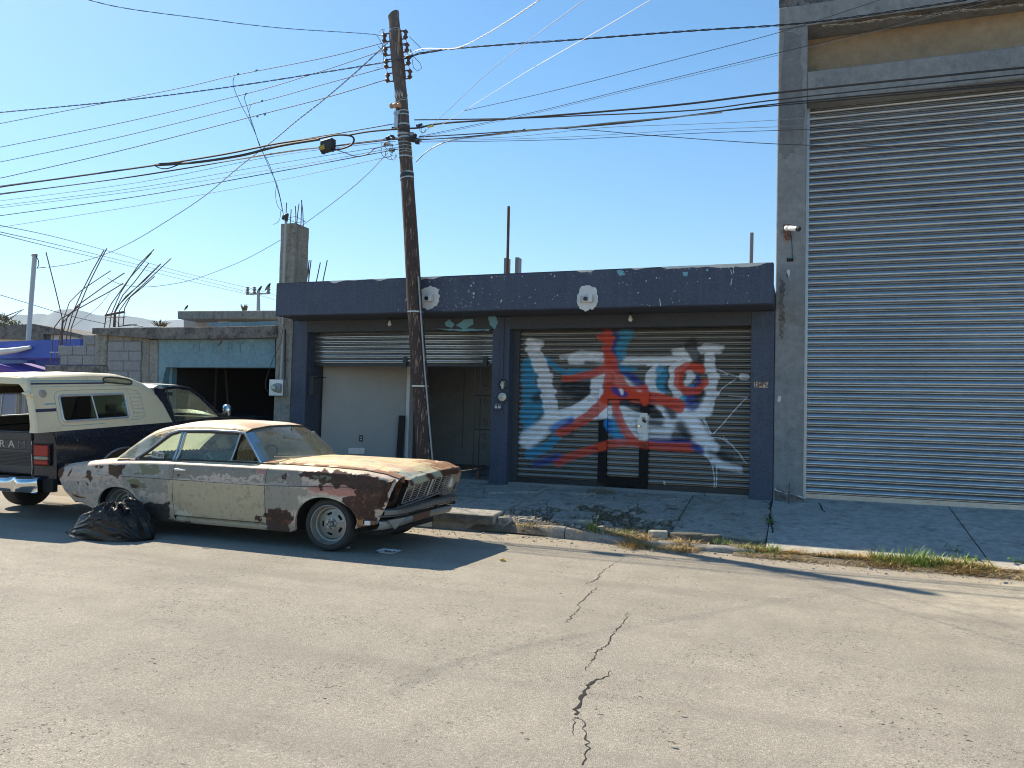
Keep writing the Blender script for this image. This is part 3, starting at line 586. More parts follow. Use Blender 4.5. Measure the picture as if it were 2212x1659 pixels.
# strokes in the pixel frame of one enlarged view of the shutter (0..2212, 0..1548): colour, width start/end, feather, points
STR = [
 (CY, 120, 120, 30, [(190, 370), (175, 490)]), (CY, 150, 220, 25, [(200, 590), (230, 700), (215, 790)]), (CY, 90, 60, 25, [(230, 830), (150, 950)]), (CY, 60, 90, 25, [(420, 960), (330, 1050), (190, 1110)]),
 (BK, 90, 60, 45, [(270, 640), (230, 660)]), (BK, 100, 60, 45, [(300, 830), (250, 900)]), (CY, 50, 50, 30, [(330, 330), (480, 440), (650, 480), (820, 410)]),
 (CY, 70, 60, 30, [(540, 430), (700, 440)]), (BK, 120, 190, 70, [(560, 540), (610, 590)]), (BK, 130, 120, 60, [(500, 560), (700, 560)]),
 (WH, 120, 130, 18, [(220, 240), (290, 400), (340, 600), (375, 790)]), (WH, 130, 150, 40, [(380, 800), (330, 870), (260, 930), (170, 990)]), (WH, 60, 90, 30, [(260, 970), (150, 1010)]),
 (WH, 60, 90, 25, [(170, 180), (260, 210)]), (WH, 30, 55, 30, [(450, 310), (640, 275), (790, 290)]), (WH, 80, 70, 20, [(540, 330), (700, 330), (800, 350)]),
 (WH, 90, 80, 15, [(900, 340), (1100, 345), (1300, 340), (1420, 330), (1550, 300)]), (BK, 30, 20, 25, [(660, 355), (800, 370)]), (BK, 26, 20, 20, [(900, 385), (1150, 380)]),
 (WH, 100, 110, 16, [(860, 460), (750, 500), (740, 620), (700, 690), (560, 760), (440, 800)]), (WH, 140, 90, 25, [(700, 700), (560, 780), (420, 850)]), (WH, 100, 90, 20, [(760, 720), (880, 780), (940, 800)]),
 (WH, 120, 110, 18, [(420, 830), (620, 780), (860, 760)]),
 (WH, 95, 90, 14, [(1260, 400), (1190, 470), (1200, 570), (1260, 620)]), (CY, 95, 80, 20, [(1285, 420), (1275, 500), (1295, 570)]), (BK, 60, 50, 30, [(1360, 430), (1340, 560)]),
 (WH, 90, 80, 16, [(1480, 350), (1390, 410), (1380, 520), (1420, 640), (1480, 720)]), (WH, 60, 60, 30, [(1400, 270), (1560, 250), (1760, 250)]), (WH, 50, 40, 30, [(1640, 220), (1800, 230)]),
 (WH, 90, 150, 20, [(1680, 300), (1700, 480), (1690, 620), (1640, 720), (1560, 770)]), (WH, 130, 60, 30, [(1650, 740), (1420, 800), (1300, 780), (1260, 720)]),
 (BK, 110, 60, 14, [(1530, 200), (1560, 290), (1600, 400)]), (NB, 110, 140, 30, [(1540, 600), (1530, 690)]), (BK, 90, 70, 30, [(1600, 620), (1600, 660)]), (CY, 50, 60, 20, [(1470, 640), (1440, 690)]),
 (WH, 110, 60, 18, [(940, 500), (1060, 560), (1180, 590)]), (NB, 70, 60, 20, [(900, 380), (1040, 480), (1150, 570)]), (CY, 50, 40, 30, [(960, 400), (1060, 410)]),
 (NB, 60, 60, 20, [(870, 250), (930, 330)]), (NB, 60, 60, 22, [(905, 120), (905, 290)]), (CY, 100, 80, 30, [(970, 130), (960, 230), (950, 290)]), (CY, 60, 60, 30, [(1010, 100), (1030, 110)]),
 (BK, 60, 100, 14, [(960, 680), (1060, 690), (1180, 730), (1240, 790)]), (WH, 100, 110, 14, [(960, 760), (1040, 800), (1150, 840)]), (BK, 60, 30, 14, [(1180, 740), (1270, 800), (1320, 845)]),
 (WH, 110, 90, 25, [(1010, 860), (1040, 930), (1130, 960)]), (BK, 90, 60, 40, [(1360, 740), (1380, 800)]), (WH, 90, 120, 30, [(1200, 860), (1340, 870), (1500, 880), (1600, 930)]), (BK, 60, 60, 45, [(1270, 860), (1200, 850)]),
 (WH, 120, 150, 30, [(1480, 790), (1560, 880), (1620, 980), (1680, 1070)]), (BK, 90, 80, 50, [(1440, 880), (1520, 990)]), (WH, 60, 50, 35, [(1180, 920), (1350, 930)]), (WH, 40, 40, 35, [(1180, 980), (1340, 980)]),
 (NB, 70, 60, 40, [(1200, 1020), (1450, 1010), (1600, 1060)]), (BK, 60, 60, 50, [(1700, 1090), (1850, 1150)]), (WH, 70, 60, 30, [(1720, 1170), (1790, 1210), (1930, 1240)]), (WH, 60, 60, 40, [(1560, 1000), (1730, 1060)]),
 (BL, 90, 30, 14, [(850, 860), (890, 950), (960, 990)]), (CY, 60, 110, 14, [(900, 790), (920, 900), (950, 990)]),
 (RED, 70, 70, 18, [(770, 150), (850, 150)]), (RED, 80, 90, 14, [(840, 110), (845, 330)]), (RED, 80, 60, 10, [(855, 330), (830, 400), (700, 450), (560, 480), (480, 485)]),
 (RED, 95, 110, 10, [(870, 320), (900, 450), (970, 560), (1060, 640), (1240, 650), (1420, 700)]), (RED, 60, 110, 12, [(1180, 620), (1340, 670), (1430, 720)]),
 (RED, 95, 90, 10, [(850, 470), (845, 600), (800, 690), (680, 800), (560, 870), (440, 930)]), (RED, 50, 40, 12, [(880, 560), (1140, 570)]), (RED, 60, 50, 10, [(1145, 560), (1145, 690)]),
 (RED, 70, 80, 8, [(895, 560), (905, 740), (960, 880), (1040, 1000)]), (RED, 90, 60, 10, [(890, 640), (1010, 620), (1120, 630)]),
 (RED, 75, 80, 14, [(1060, 1010), (900, 1020), (740, 1060), (560, 1120), (420, 1180)]), (NB, 60, 50, 50, [(420, 1130), (330, 1170), (220, 1195)]), (RED, 60, 90, 20, [(1040, 1020), (1250, 1050), (1520, 1060)]), (NB, 50, 50, 25, [(1540, 1040), (1620, 1090)]),
 (BL, 50, 40, 30, [(380, 900), (450, 850), (540, 820)]), (NB, 24, 34, 30, [(440, 890), (540, 840)]),
 (RED, 80, 80, 10, [(1610, 400), (1500, 385), (1430, 430), (1420, 520), (1480, 590), (1580, 580), (1640, 520)]), (RED, 60, 60, 12, [(1560, 395), (1625, 420)]),
 (WH, 80, 60, 25, [(1520, 460), (1500, 520)]), (NB, 30, 30, 12, [(1575, 470), (1600, 520), (1560, 545)]), (CY, 26, 26, 12, [(1545, 540), (1520, 545)]), (NB, 60, 50, 14, [(890, 580), (940, 610), (980, 620)]), (WH, 34, 24, 8, [(945, 580), (955, 610)]),
 # thin chalk-like lines at the right
 (WH, 9, 9, 4, [(1680, 390), (1760, 410), (1840, 450), (1960, 480)]), (WH, 9, 9, 4, [(1700, 440), (1830, 455)]), (WH, 60, 60, 8, [(1950, 470), (1985, 475)]), (WH, 8, 8, 4, [(1900, 490), (1800, 560), (1730, 640)]),
 (WH, 9, 9, 4, [(2000, 635), (1900, 740), (1800, 850), (1715, 945)]), (WH, 9, 9, 4, [(1630, 790), (1660, 870), (1700, 945)]), (WH, 8, 8, 4, [(1620, 800), (1650, 880), (1690, 950)]), (WH, 7, 7, 4, [(1840, 630), (1990, 640)]),
 (WH, 9, 9, 4, [(1670, 970), (1780, 980), (1860, 1030), (1940, 1120), (1990, 1190)]), (WH, 8, 8, 4, [(1800, 970), (1880, 1050), (1930, 1110), (1970, 1170)]), (WH, 9, 9, 5, [(1650, 1120), (1700, 1180), (1720, 1300), (1720, 1390)]), (WH, 9, 9, 5, [(1740, 1200), (1740, 1310), (1735, 1390)]),
 (WH, 14, 14, 5, [(1305, 1345), (1310, 1355), (1305, 1400)]), (BK, 7, 7, 4, [(460, 570), (475, 630), (500, 690)]), (BK, 8, 8, 4, [(550, 910), (545, 970)]), (BK, 7, 7, 4, [(490, 940), (520, 970), (545, 940)]), (BK, 7, 7, 4, [(520, 945), (590, 935)]),
]
def segd(px, py, pts):
    """distance to a polyline and the fraction along it"""
    best = np.full(px.shape, 1e9); fr_ = np.zeros(px.shape); n = len(pts)-1
    for i in range(n):
        ax, ay = pts[i]; bx, by = pts[i+1]; dx, dy = bx-ax, by-ay; L = dx*dx+dy*dy+1e-9
        t = np.clip(((px-ax)*dx+(py-ay)*dy)/L, 0, 1); d = np.hypot(px-ax-t*dx, py-ay-t*dy)
        k = d < best; best = np.where(k, d, best); fr_ = np.where(k, (i+t)/n, fr_)
    return best, fr_
def graffiti(V, base=(0, 0, 0)):
    px, py = proj(V)
    u = (px/.576-1900)/.4521; v = (py/.576-1200)/.4521
    col = np.tile(np.array(base, float), (len(V), 1)); msk = np.zeros(len(V))
    wx = 14*(fbm(V[:, 0]*5, V[:, 2]*16, 3)-.5); wy = 8*(fbm(V[:, 0]*8, V[:, 2]*8, 9)-.5)
    sl_ = np.floor((V[:, 2]-.52)/.0862); sj = (_h(sl_, sl_*0+3, 5)-.5); sj2 = (_h(sl_, sl_*0+9, 7)-.5)
    crest = np.clip((12.150-V[:, 1])/.02, 0, 1)
    for (c, w0, w1, fe, pts) in STR:
        xs = [p[0] for p in pts]; ys = [p[1] for p in pts]; W_ = max(w0, w1)/2+fe+16
        k = np.where((u > min(xs)-W_) & (u < max(xs)+W_) & (v > min(ys)-W_) & (v < max(ys)+W_))[0]
        if not len(k): continue
        jj = min(1, fe/22)*(1.7 if min(ys) < 330 else 1); d, f = segd(u[k]+wx[k]+26*jj*sj[k]*np.where(sj2[k] > 0, 1, .3), v[k]+wy[k], pts); wd = (w0+(w1-w0)*f)/2*(.97 if c is WH and w0 > 30 else .92 if c is RED else 1)
        a = 1-sm(wd-fe*.6, wd+fe*.6, d)
        if W_ > 30: a *= (.55+.45*crest[k]) if min(ys) < 330 else (.82+.18*crest[k])
        a *= .80+.18*fbm(u[k]/30, v[k]/5, 4)
        col[k] = col[k]*(1-a[:, None])+np.array(c)*a[:, None]; msk[k] = np.maximum(msk[k], a)
    cc = np.where(msk[:, None] > .02, col/np.maximum(msk[:, None], .3) if base == (0, 0, 0) else col, col)
    return np.c_[np.clip(cc, 0, 1), msk]
sh2 = link('roller_shutter', None, blue, label='closed shutter painted with red, white and blue graffiti'); LOC[sh2.name] = orig(blue)
dA = at(1292, 1000, 12.12); dB = at(1310, 1000, 12.12); dC = at(1382, 1000, 12.12); dD = at(1400, 1000, 12.12); dT = at(1340, 840, 12.12)[2]; dT2 = at(1340, 862, 12.12)[2]
wx0, wx1, wx2, wx3 = dA[0], dB[0], dC[0]-.01, dD[0]
def segsf(z):
    return [(-4.46, wx0+.01), (wx3-.01, -.69)] if z < dT else [(-4.46, -.69)]
slats(sh2, -4.46, -.69, .52, 3.02, 12.15, .0862, .030, M['slatp'], paint=graffiti, skip=segsf)
for a, b in ((-4.46, wx0), (wx3, -.69)):
    m = MB(); m.box(a, b, 12.11, 12.16, .45, .52); part('bottom_bar', m, M['black'], sh2)
m = MB(); m.box(-4.47, -4.36, 12.08, 12.2, .45, 3.0); part('guide_rail', m, M['grey_paint'], sh2)
wd = link('wicket_door', None, blue, label='narrow wicket door set in the painted shutter'); LOC[wd.name] = orig(blue)
fm_ = surf('door_frame_paint', (.02, .02, .022, 1), (.03, .03, .032, 1), None, 3, .5, bump=.1)
def mk_attr(name, rough=.5):
    g = G(name); a = g.n('ShaderNodeAttribute', {'attribute_name': 'Col'}); n = g.noise(40, 8, .7)
    return g.done(g.mix(g.math('MULTIPLY', g.ramp(n, .4, .7), .2), a.outputs['Color'], (.02, .02, .02, 1)), rough, 0, g.bump(n, .2, .002), Specular_IOR_Level=.12)
M['framep'] = mk_attr('spray_painted_frame')
def frame_col(V): return graffiti(V, (.008, .008, .009))
def strip(x0, x1, z0, z1, y0, y1):
    m = MB(); nz = max(2, int((z1-z0)/.015)); nx = max(2, int((x1-x0)/.015))
    X = np.linspace(x0, x1, nx); Z = np.linspace(z0, z1, nz)
    m.grid([[(x, y0, z) for z in Z] for x in X]); m.grid([[(x0, y, z) for z in Z] for y in (y0, y1)]); m.grid([[(x1, y, z) for z in Z] for y in (y0, y1)]); m.grid([[(x, y, z1) for y in (y0, y1)] for x in X]); return m
for a, b, z0, z1 in ((wx0, wx1, .46, dT), (wx2, wx3, .46, dT), (wx1, wx2, dT2, dT-.001), (wx1, wx2, .46, .60)):
    m = strip(a, b, z0, z1, 12.09, 12.15); part('door_frame', m, M['framep'], wd, col=frame_col(np.array(m.v))[:, :3])
slats(wd, wx1+.004, wx2-.004, .605, dT2-.005, 12.15, .0862, .020, M['slatp'], paint=graffiti)
# lock plate, knob, padlocks
def plate(px0, py0, px1, py1, Y0, Y1, name, mat, par):
    a = at(px0, py0, Y0); b = at(px1, py1, Y0); m = MB(); m.box(min(a[0], b[0]), max(a[0], b[0]), Y0, Y1, min(a[2], b[2]), max(a[2], b[2])); return part(name, m, mat, par, bevel=.002)
lp = lambda x, y: ((2340+x*.10853)*.576, (1520+y*.10853)*.576)
plate(*lp(462, 405), *lp(650, 960), 12.075, 12.088, 'lock_plate', M['steel'], wd)
plate(*lp(600, 260), *lp(800, 985), 12.08, 12.089, 'lock_plate', M['steel'], wd)
c = at(*lp(540, 715), 12.06); m = MB(); m.lathe([(.0, -.05), (.018, -.05), (.022, -.03), (.012, -.015), (.012, .02)], c, 'y', 14); part('door_knob', m, M['chrome'], wd, smooth=True)
plate(*lp(528, 1075), *lp(615, 1220), 12.078, 12.088, 'keyhole_plate', M['yellow'] if False else M['dullchrome'], wd)
for (x, y, mt) in ((700, 540, 'black'), (700, 1400, 'rust')):
    c = at(*lp(x, y), 12.06); m = MB(); m.obox(c, (.026, 0, -.018), (0, .012, 0), (.012, 0, .018)); q = np.array(c)
    m.tube([q+(-.022, 0, .01), q+(-.03, 0, .05), q+(-.005, 0, .062), q+(.008, 0, .03)], .004, 6); part('padlock', m, M[mt], wd)
# small fittings --------------------------------------------------------
def bulb(px, py):
    c = at(px, py, 11.75); z = 3.155
    t = thing('lamp_bulb', 'bare glass bulb hanging under the eave '+('left of the utility pole' if px < 1000 else 'above the painted shutter'), 'light bulb', (c[0], 11.75, z), 'bare bulbs under the eave')
    m = MB(); m.lathe([(0, -.001), (.045, -.001), (.045, -.012), (.018, -.02), (.018, -.05), (.0, -.05)], (c[0], 11.75, z), 'z', 12); part('lamp_socket', m, M['black'], t, smooth=True)
    m = MB(); m.lathe([(.016, -.05), (.02, -.07), (.032, -.095), (.034, -.115), (.022, -.138), (0, -.145)], (c[0], 11.75, z), 'z', 14); part('bulb', m, M['bulb'], t, smooth=True)
bulb(842, 688); bulb(1362, 677)
for (px, py, lab) in ((926, 645, 'cracked lamp box on a white plaster patch beside the pole'), (1269, 646, 'empty lamp box on a white plaster patch above the painted shutter')):
    c = at(px, py, YF); t = thing('lamp_box', lab, 'lamp box', (c[0], YF, c[2]), 'lamp boxes on the eave')
    out = []; rnd = random.Random(int(px))
    for k in range(44):
        a = 2*math.pi*k/44; rr = (1+.16*(float(fbm(k*.9, px, 3))-.5)*2+.06*rnd.uniform(-1, 1))*(1.15 if .6 < a < 2.5 else 1)
        out.append((c[0]+.165*rr*math.cos(a)*(1 if px > 1000 else 1.15), YF-.0005, c[2]+.175*rr*math.sin(a)))
    m = MB(); m.prism(out, (0, -.004, 0)); part('plaster_patch', m, M['plaster'], t)
    m = MB(); X, Z = c[0], c[2]
    m.prism([(X-.09, YF-.02, Z-.05), (X+.09, YF-.02, Z-.05), (X+.08, YF-.02, Z+.045), (X-.09, YF-.02, Z+.045)], (0, -.012, 0))
    m.prism([(X-.10, YF-.02, Z-.055), (X-.10, YF-.11, Z-.075), (X-.10, YF-.10, Z+.03), (X-.10, YF-.02, Z+.05)], (.012, 0, 0))
    m.prism([(X+.04, YF-.02, Z-.055), (X+.04, YF-.09, Z-.055), (X+.04, YF-.09, Z+.05), (X+.04, YF-.02, Z+.05)], (.05, 0, 0)); part('housing', m, M['dullchrome'] if False else M['plaster'], t)
    m = MB(); m.lathe([(.0, -.06), (.03, -.06), (.03, -.015), (0, -.015)], (X-.02, YF, Z), 'y', 12); part('lamp_holder', m, M['black'], t)
# peeling patches over the left bay
c4 = lambda x, y: ((1000+x*.4521)*.576, (950+y*.4521)*.576)
for sd, poly in enumerate((((1475, 575), (1515, 550), (1558, 590), (1540, 618), (1490, 605)), ((1565, 600), (1640, 550), (1712, 542), (1712, 590), (1640, 632), (1600, 612)), ((1830, 512), (1900, 515), (1920, 570), (1890, 632), (1850, 590), (1840, 540)), ((1405, 622), (1520, 628), (1700, 628), (1850, 632), (1840, 642), (1560, 645)), ((1700, 495), (1720, 490), (1722, 505), (1705, 505)))):
    patchP([c4(*p) for p in poly], YC+.002, 'peeled_patch', M['peel'], blue, jit=.008, seed=sd)
# chips on the fascia
rnd = random.Random(21); chips = MB(); chips2 = MB()
for k in range(230):
    x = -6.2+5.7*rnd.random()**.9; z = 3.17+.53*(rnd.random() if rnd.random() < .6 else .9+.1*rnd.random())
    if rnd.random() < .35: x = rnd.gauss(-5.2, .45); z = 3.17+.33*rnd.random()
    if not -8.5 < x < -.4 or z > 3.72: continue
    s_ = rnd.uniform(.002, .009)*(2.4 if rnd.random() < .08 else 1); n = 5; a0 = rnd.random()*6
    P = [(x+s_*rnd.uniform(.5, 1.4)*math.cos(a0+k_*1.257), YF-.0005, z+s_*rnd.uniform(.5, 1.4)*math.sin(a0+k_*1.257)) for k_ in range(n)]
    (chips if rnd.random() < .7 else chips2).prism(P, (0, -.002, 0))
part('paint_chips', chips, M['plaster'], blue, kind='stuff'); part('paint_chips', chips2, M['peel'], blue, kind='stuff')
for sd, poly in enumerate((((2310, 1015), (2330, 1012), (2345, 1030), (2325, 1035)), ((2560, 1020), (2580, 1020), (2578, 1036), (2562, 1034)), ((2700, 992), (2760, 990), (2752, 1006), (2730, 1000)), ((2480, 1002), (2620, 996), (2700, 992), (2690, 1000), (2500, 1008)))):
    patchP([(x*.576, y*.576) for x, y in poly], YF-.0005, 'peeled_patch', M['peel' if sd < 2 else 'plaster'], blue, jit=.006, seed=sd)
for (x0, y0, x1, y1) in ((2738, 1012, 2745, 1030), (2748, 1010, 2752, 1026), (2744, 1045, 2740, 1070), (2770, 1033, 2788, 1033), (2472, 1120, 2478, 1150)):
    patchP([(x0*.576, y0*.576), (x0*.576+1.4, y0*.576), (x1*.576+1, y1*.576), (x1*.576-.5, y1*.576)], YF-.0005, 'paint_scratch', M['plaster'], blue, jit=.002, n=3)
# meter sockets, pipe, shelf and padlocks on the middle column
c5 = lambda x, y: ((1780+x*.12057)*.576, (1380+y*.12057)*.576)
mt = thing('meter_sockets', 'two round empty meter sockets on a painted conduit, on the middle column', 'meter', at(*c5(850, 700), YC)+())
mt.location = at(*c5(850, 700), YC); LOC[mt.name] = tuple(mt.location)
c = at(*c5(850, 500), YC); X = c[0]
m = MB(); m.box(X-.03, X+.02, YC-.028, YC-.001, c[2], 3.15); part('conduit', m, M['blue'], mt, bevel=.008)
for i, yy in enumerate((510, 900)):
    c = at(*c5(855, yy), YC-.06)
    m = MB(); m.lathe([(.075, .058), (.088, .05), (.09, .01), (.078, 0), (.072, .006), (.070, .045), (0, .047)], c, 'y', 28); part('socket_ring', m, M['blue'], mt, smooth=50)
    m = MB(); m.lathe([(.069, .030-.028*i), (.0, .030-.035*i)], c, 'y', 24); part('socket_back', m, M['black'] if i == 0 else M['dullchrome'], mt)
    m = MB()
    for k in range(5 if i == 0 else 2): m.tube([np.array(c)+(random.uniform(-.04, .04), .02-.02*i, random.uniform(-.05, .05)) for _ in range(4)], .006, 5)
    m.box(c[0]-.012, c[0]+.02, c[1]+.005, c[1]+.02, c[2]-.07, c[2]+.03); part('contacts', m, M['dullchrome'], mt)
c = at(*c5(850, 1200), YC); m = MB(); m.box(c[0]-.02, c[0]+.02, YC-.02, YC, c[2]-.14, c[2]+.10); part('stub_pipe', m, M['blue'], mt)
a = at(*c5(520, 1270), YC-.03); b = at(*c5(820, 1275), YC-.03); m = MB(); m.box(a[0], b[0], YC-.07, YC, a[2]-.012, a[2]+.008); part('bracket_shelf', m, M['blue'], mt)
for i, xx in enumerate((665, 770)):
    c = np.array(at(*c5(xx, 1200), YC-.05)); c[2] = a[2]+.026; m = MB(); m.obox(c, (.022, 0, 0), (0, .009, 0), (0, 0, .018)); t = thing('padlock', ('left' if i == 0 else 'right')+' padlock of the pair standing on the bracket of the middle column', 'padlock', tuple(c), 'padlocks on the bracket')
    part('lock_body', m, M['steel' if i == 0 else 'dullchrome'], t, bevel=.003)
    m = MB(); m.tube([c+(-.014, 0, .016), c+(-.014, 0, .045), c+(0, 0, .06), c+(.014, 0, .045), c+(.014, 0, .018)], .004, 6); part('shackle', m, M['steel'], t, smooth=True)
# house number plate
np_ = at(1643.5, 830.5, YC-.004); t = thing('number_plate', 'rusty enamel house number plate 1872 on the right column', 'sign', np_)
a = at(1628, 824, YC); b = at(1660, 838, YC); pm = surf('rusty_enamel', (.70, .62, .50, 1), (.62, .5, .36, 1), (.16, .06, .03, 1), 12, .5, bump=.3, thr=(.47, .56))
m = MB(); m.box(a[0]+.004, b[0]-.004, YC-.008, YC-.001, b[2]+.004, a[2]-.004); part('plate', m, pm, t, bevel=.002)
def txt_mesh(name, cu):
    t_ = bpy.data.objects.new('tmp', cu); sc.collection.objects.link(t_); dg = bpy.context.evaluated_depsgraph_get(); me = bpy.data.meshes.new_from_object(t_.evaluated_get(dg)); me.name = name
    bpy.data.objects.remove(t_); o = bpy.data.objects.new(name, me); sc.collection.objects.link(o); return o
def text(s_, size, loc, rot, mat, parent=None, name='lettering', ext=.001, sx=1, label=None, ax='CENTER'):
    cu = bpy.data.curves.new(name, 'FONT'); cu.body = s_; cu.size = size; cu.extrude = ext; cu.align_x = ax; cu.align_y = 'CENTER'; cu.materials.append(mat)
    o = txt_mesh(name, cu); o.rotation_euler = rot
    o.scale = (sx, 1, 1)
    if parent is not None: o.parent = parent; p_ = orig(parent); o.location = (loc[0]-p_[0], loc[1]-p_[1], loc[2]-p_[2])
    else: o.location = loc
    return o
text('1872', .105, (np_[0], YC-.010, np_[2]), (R(90), 0, 0), M['rust'], t, sx=.95)
# dark mailbox on the left jamb
c6 = lambda x, y: ((980+x*.30134)*.576, (1150+y*.30134)*.576)
a = at(*c6(575, 880), 12.1); b = at(*c6(655, 1100), 12.1); t = thing('letter_box', 'dark metal letter box with a projecting lid on the left jamb', 'box', (a[0], 12.1, b[2]))
m = MB(); m.box(-8.39, -8.30, 12.0, 12.2, b[2], a[2]); part('body', m, M['grey_paint'], t, bevel=.004)
m = MB(); m.box(-8.39, -8.20, 11.97, 12.25, a[2]+.001, a[2]+.015); part('lid', m, M['black'], t)
# iron scroll gate folded at the right of the open bay
gt = thing('iron_gate', 'thin black wrought iron gate with scrolls inside the open bay', 'gate', (-4.95, 12.3, .45))
gx0, gx1 = -5.22, -4.79; YG = 12.28
for x in (gx0, gx0+.10, gx1):
    m = MB(); m.tube([(x, YG, .47), (x, YG, 2.42)], .011, 6); part('bar', m, M['black'], gt)
for z in (.50, 1.28, 1.86, 2.38):
    m = MB(); m.tube([(gx0, YG, z), (gx1, YG, z)], .009, 6); part('rail', m, M['black'], gt)
def scroll(cx, cz, r_, s_):
    return [(cx+s_*r_*(1-t*.8)*math.cos(t*9), YG, cz+r_*(1-t*.8)*math.sin(t*9)) for t in np.linspace(0, 1, 18)]
for z in (.62, 1.0, 1.16, 1.40, 1.74, 1.98, 2.26):
    for s_ in (1, -1):
        m = MB(); m.tube(scroll(gx0+.27+s_*.07, z, .06, s_), .006, 5); part('scroll', m, M['black'], gt)
m = MB(); m.box(gx0+.07, gx0+.13, YG-.03, YG+.03, .44, .56); part('latch', m, M['rust'], gt)
bd = MB(); bd.obox((-7.06, 13.08, .95), (.055, .02, 0), (0, .01, 0), (.02, 0, .53)); solo('leaning_board', bd, M['inner_dark'], 'narrow dark brown board leaning on the partition post inside the open bay', 'board', (-7.06, 13.1, .44))
# rebar stubs at the shutters
for i, (px, py, h_, lab) in enumerate(((1703, 1091, .30, 'upright rusty rebar stub at the foot of the grey pilaster'), (1606, 1070, .09, 'short bolt standing before the right end of the painted shutter'), (1525, 1078, .09, 'bent flat rusty pin in the broken pavement by the painted shutter'))):
    c = gnd(px, py, .36); m = MB(); m.tube([(c[0], c[1], .3), (c[0]+(.01 if i != 2 else -.03), c[1], .37+h_)], .011, 6)
    solo('rebar_stub', m, M['rebar'], lab, 'rebar', (c[0], c[1], .36))
# floodlight remnant, roof pipes
for (px, y0, y1, Y, r_, mt_, lab) in ((1096, 595, 446, 14.5, .03, 'rust', 'single rusty steel pipe standing on the slate blue roof'), (1621, 570, 503, 22, .05, 'cable_grey', 'hazy grey post far behind the roof near the warehouse')):
    a = at(px, y0+12, Y); b = at(px+3, y1, Y); m = MB(); m.tube([(a[0], Y, 3.4), b], r_, 8); solo('roof_pipe', m, M[mt_], lab, 'pipe', (a[0], Y, 3.4))
m = MB(); a = at(1088, 593, 24); b = at(1113, 556, 24); m.box(a[0], a[0]+.12, 24, 24.3, 3, b[2]); m.box(b[0], b[0]+.12, 24, 24.3, 3, b[2]); solo('roof_posts', m, M['cable_grey'], 'pair of pale posts far behind the rusty pipe', 'posts', (a[0], 24, 3))
# ================================================================== CONCRETE PILLAR AND FADED GARAGE AT THE LEFT
def quadbox(name, pts, Y, depth, mat, parent, bevel=.0, **k):
    """front face given by picture points on the plane Y, with real depth behind"""
    P = [at(x, y, Y) for x, y in pts]; m = MB(); m.prism(P, (0, depth, 0)); return part(name, m, mat, parent, bevel=bevel, **k)
pil = thing('concrete_pillar', 'tall rough concrete pillar with bare rebar on top at the left end of the slate blue shop', 'pillar', (-8.88, 12.1, 0))
zt = at(618, 483, 11.9)[2]
m = MB(); rows = []
for z in np.linspace(0, zt, 60):
    j = lambda s_: .012*(float(fbm(z*6, s_, 3))-.5)
    w0 = -9.06 if z < 3.0 else -9.055; w1 = -8.712 if z < 3.15 else -8.745
    rows.append([(w0+j(1), 11.9+j(2), z), ((w0+w1)/2+j(3), 11.9+j(4), z), (w1+j(5), 11.9+j(6), z), (w1+j(7), 12.1, z), (w1+j(8), 12.33, z), (w0+j(9), 12.33, z), (w0+j(1), 11.9+j(2), z)])
m.grid(rows); m.f.append(tuple(len(m.v)-7+i for i in range(6))); m.mi.append(0)
part('shaft', m, M['oldc'], pil, smooth=30)
for i, (px, y1, bend) in enumerate(((617, 438, 0), (627, 452, 0), (639, 445, -3), (641, 440, 3), (650, 436, 0), (655, 432, -6))):
    Yb = 12.0 if i % 2 else 12.25; a = at(px, 484, Yb); b = at(px+1+bend*.3, (484+y1)/2, Yb); c = at(px+2+bend, y1, Yb)
    m = MB(); m.tube([(a[0], Yb, zt-.1), a, b, c], .0085, 6); part('rebar', m, M['rebar'], pil)
m = MB(); m.tube([(-9.0, 11.97, zt+.12), (-8.79, 11.97, zt+.14), (-8.79, 12.27, zt+.12), (-9.0, 12.27, zt+.11), (-9.0, 11.97, zt+.12)], .005, 5); part('stirrup', m, M['rebar'], pil)
sv = thing('service_conduit', 'grey electrical conduit with weatherhead running down the concrete pillar to its meter', 'conduit', (-8.95, 11.85, 1.5))
a = at(618, 476, 11.83); a2 = at(612, 700, 11.83); a3 = at(606, 852, 11.83)
m = MB(); m.tube([a, (a[0], 11.83, 3.9), (a2[0], 11.83, 3.0), (a3[0], 11.83, a3[2])], .024, 10); part('pipe', m, M['conduit'], sv, smooth=True)
m = MB(); q = np.array(a); m.tube([q+(0, 0, -.02), q+(0, 0, .05), q+(.02, 0, .09), q+(-.05, 0, .07), q+(-.08, 0, .02)], [.03, .04, .045, .04, .02], 10); part('weatherhead', m, M['black'], sv, smooth=True)
m = MB(); m.tube([(a[0]+.05, 11.86, 3.0), (a2[0]+.055, 11.86, 2.2), (a3[0]+.05, 11.86, 1.9)], .012, 8); part('cable', m, M['cable'], sv)
cm = lambda x, y: ((980+x*.30134)*.576, (1150+y*.30134)*.576)
mb_ = thing('electric_meter', 'grey electric meter box with round glass meter on the concrete pillar', 'meter', at(*cm(190, 1000), 11.8))
a = at(*cm(108, 905), 11.78); b = at(*cm(282, 1112), 11.78); m = MB(); m.box(a[0], b[0]-.02, 11.76, 11.9, b[2], a[2]); part('box', m, M['steel'], mb_, bevel=.005)
c = at(*cm(165, 1008), 11.66); m = MB(); m.lathe([(.0, 0), (.062, .0), (.07, .012), (.07, .035), (.085, .04), (.088, .10)], (c[0], 11.66, c[2]), 'y', 28); part('meter_rim', m, M['conduit'], mb_, smooth=50)
m = MB(); m.lathe([(0, -.07), (.045, -.065), (.058, -.04), (.060, 0)], (c[0], 11.66, c[2]), 'y', 24); part('meter_glass', m, M['glass'], mb_, smooth=True)
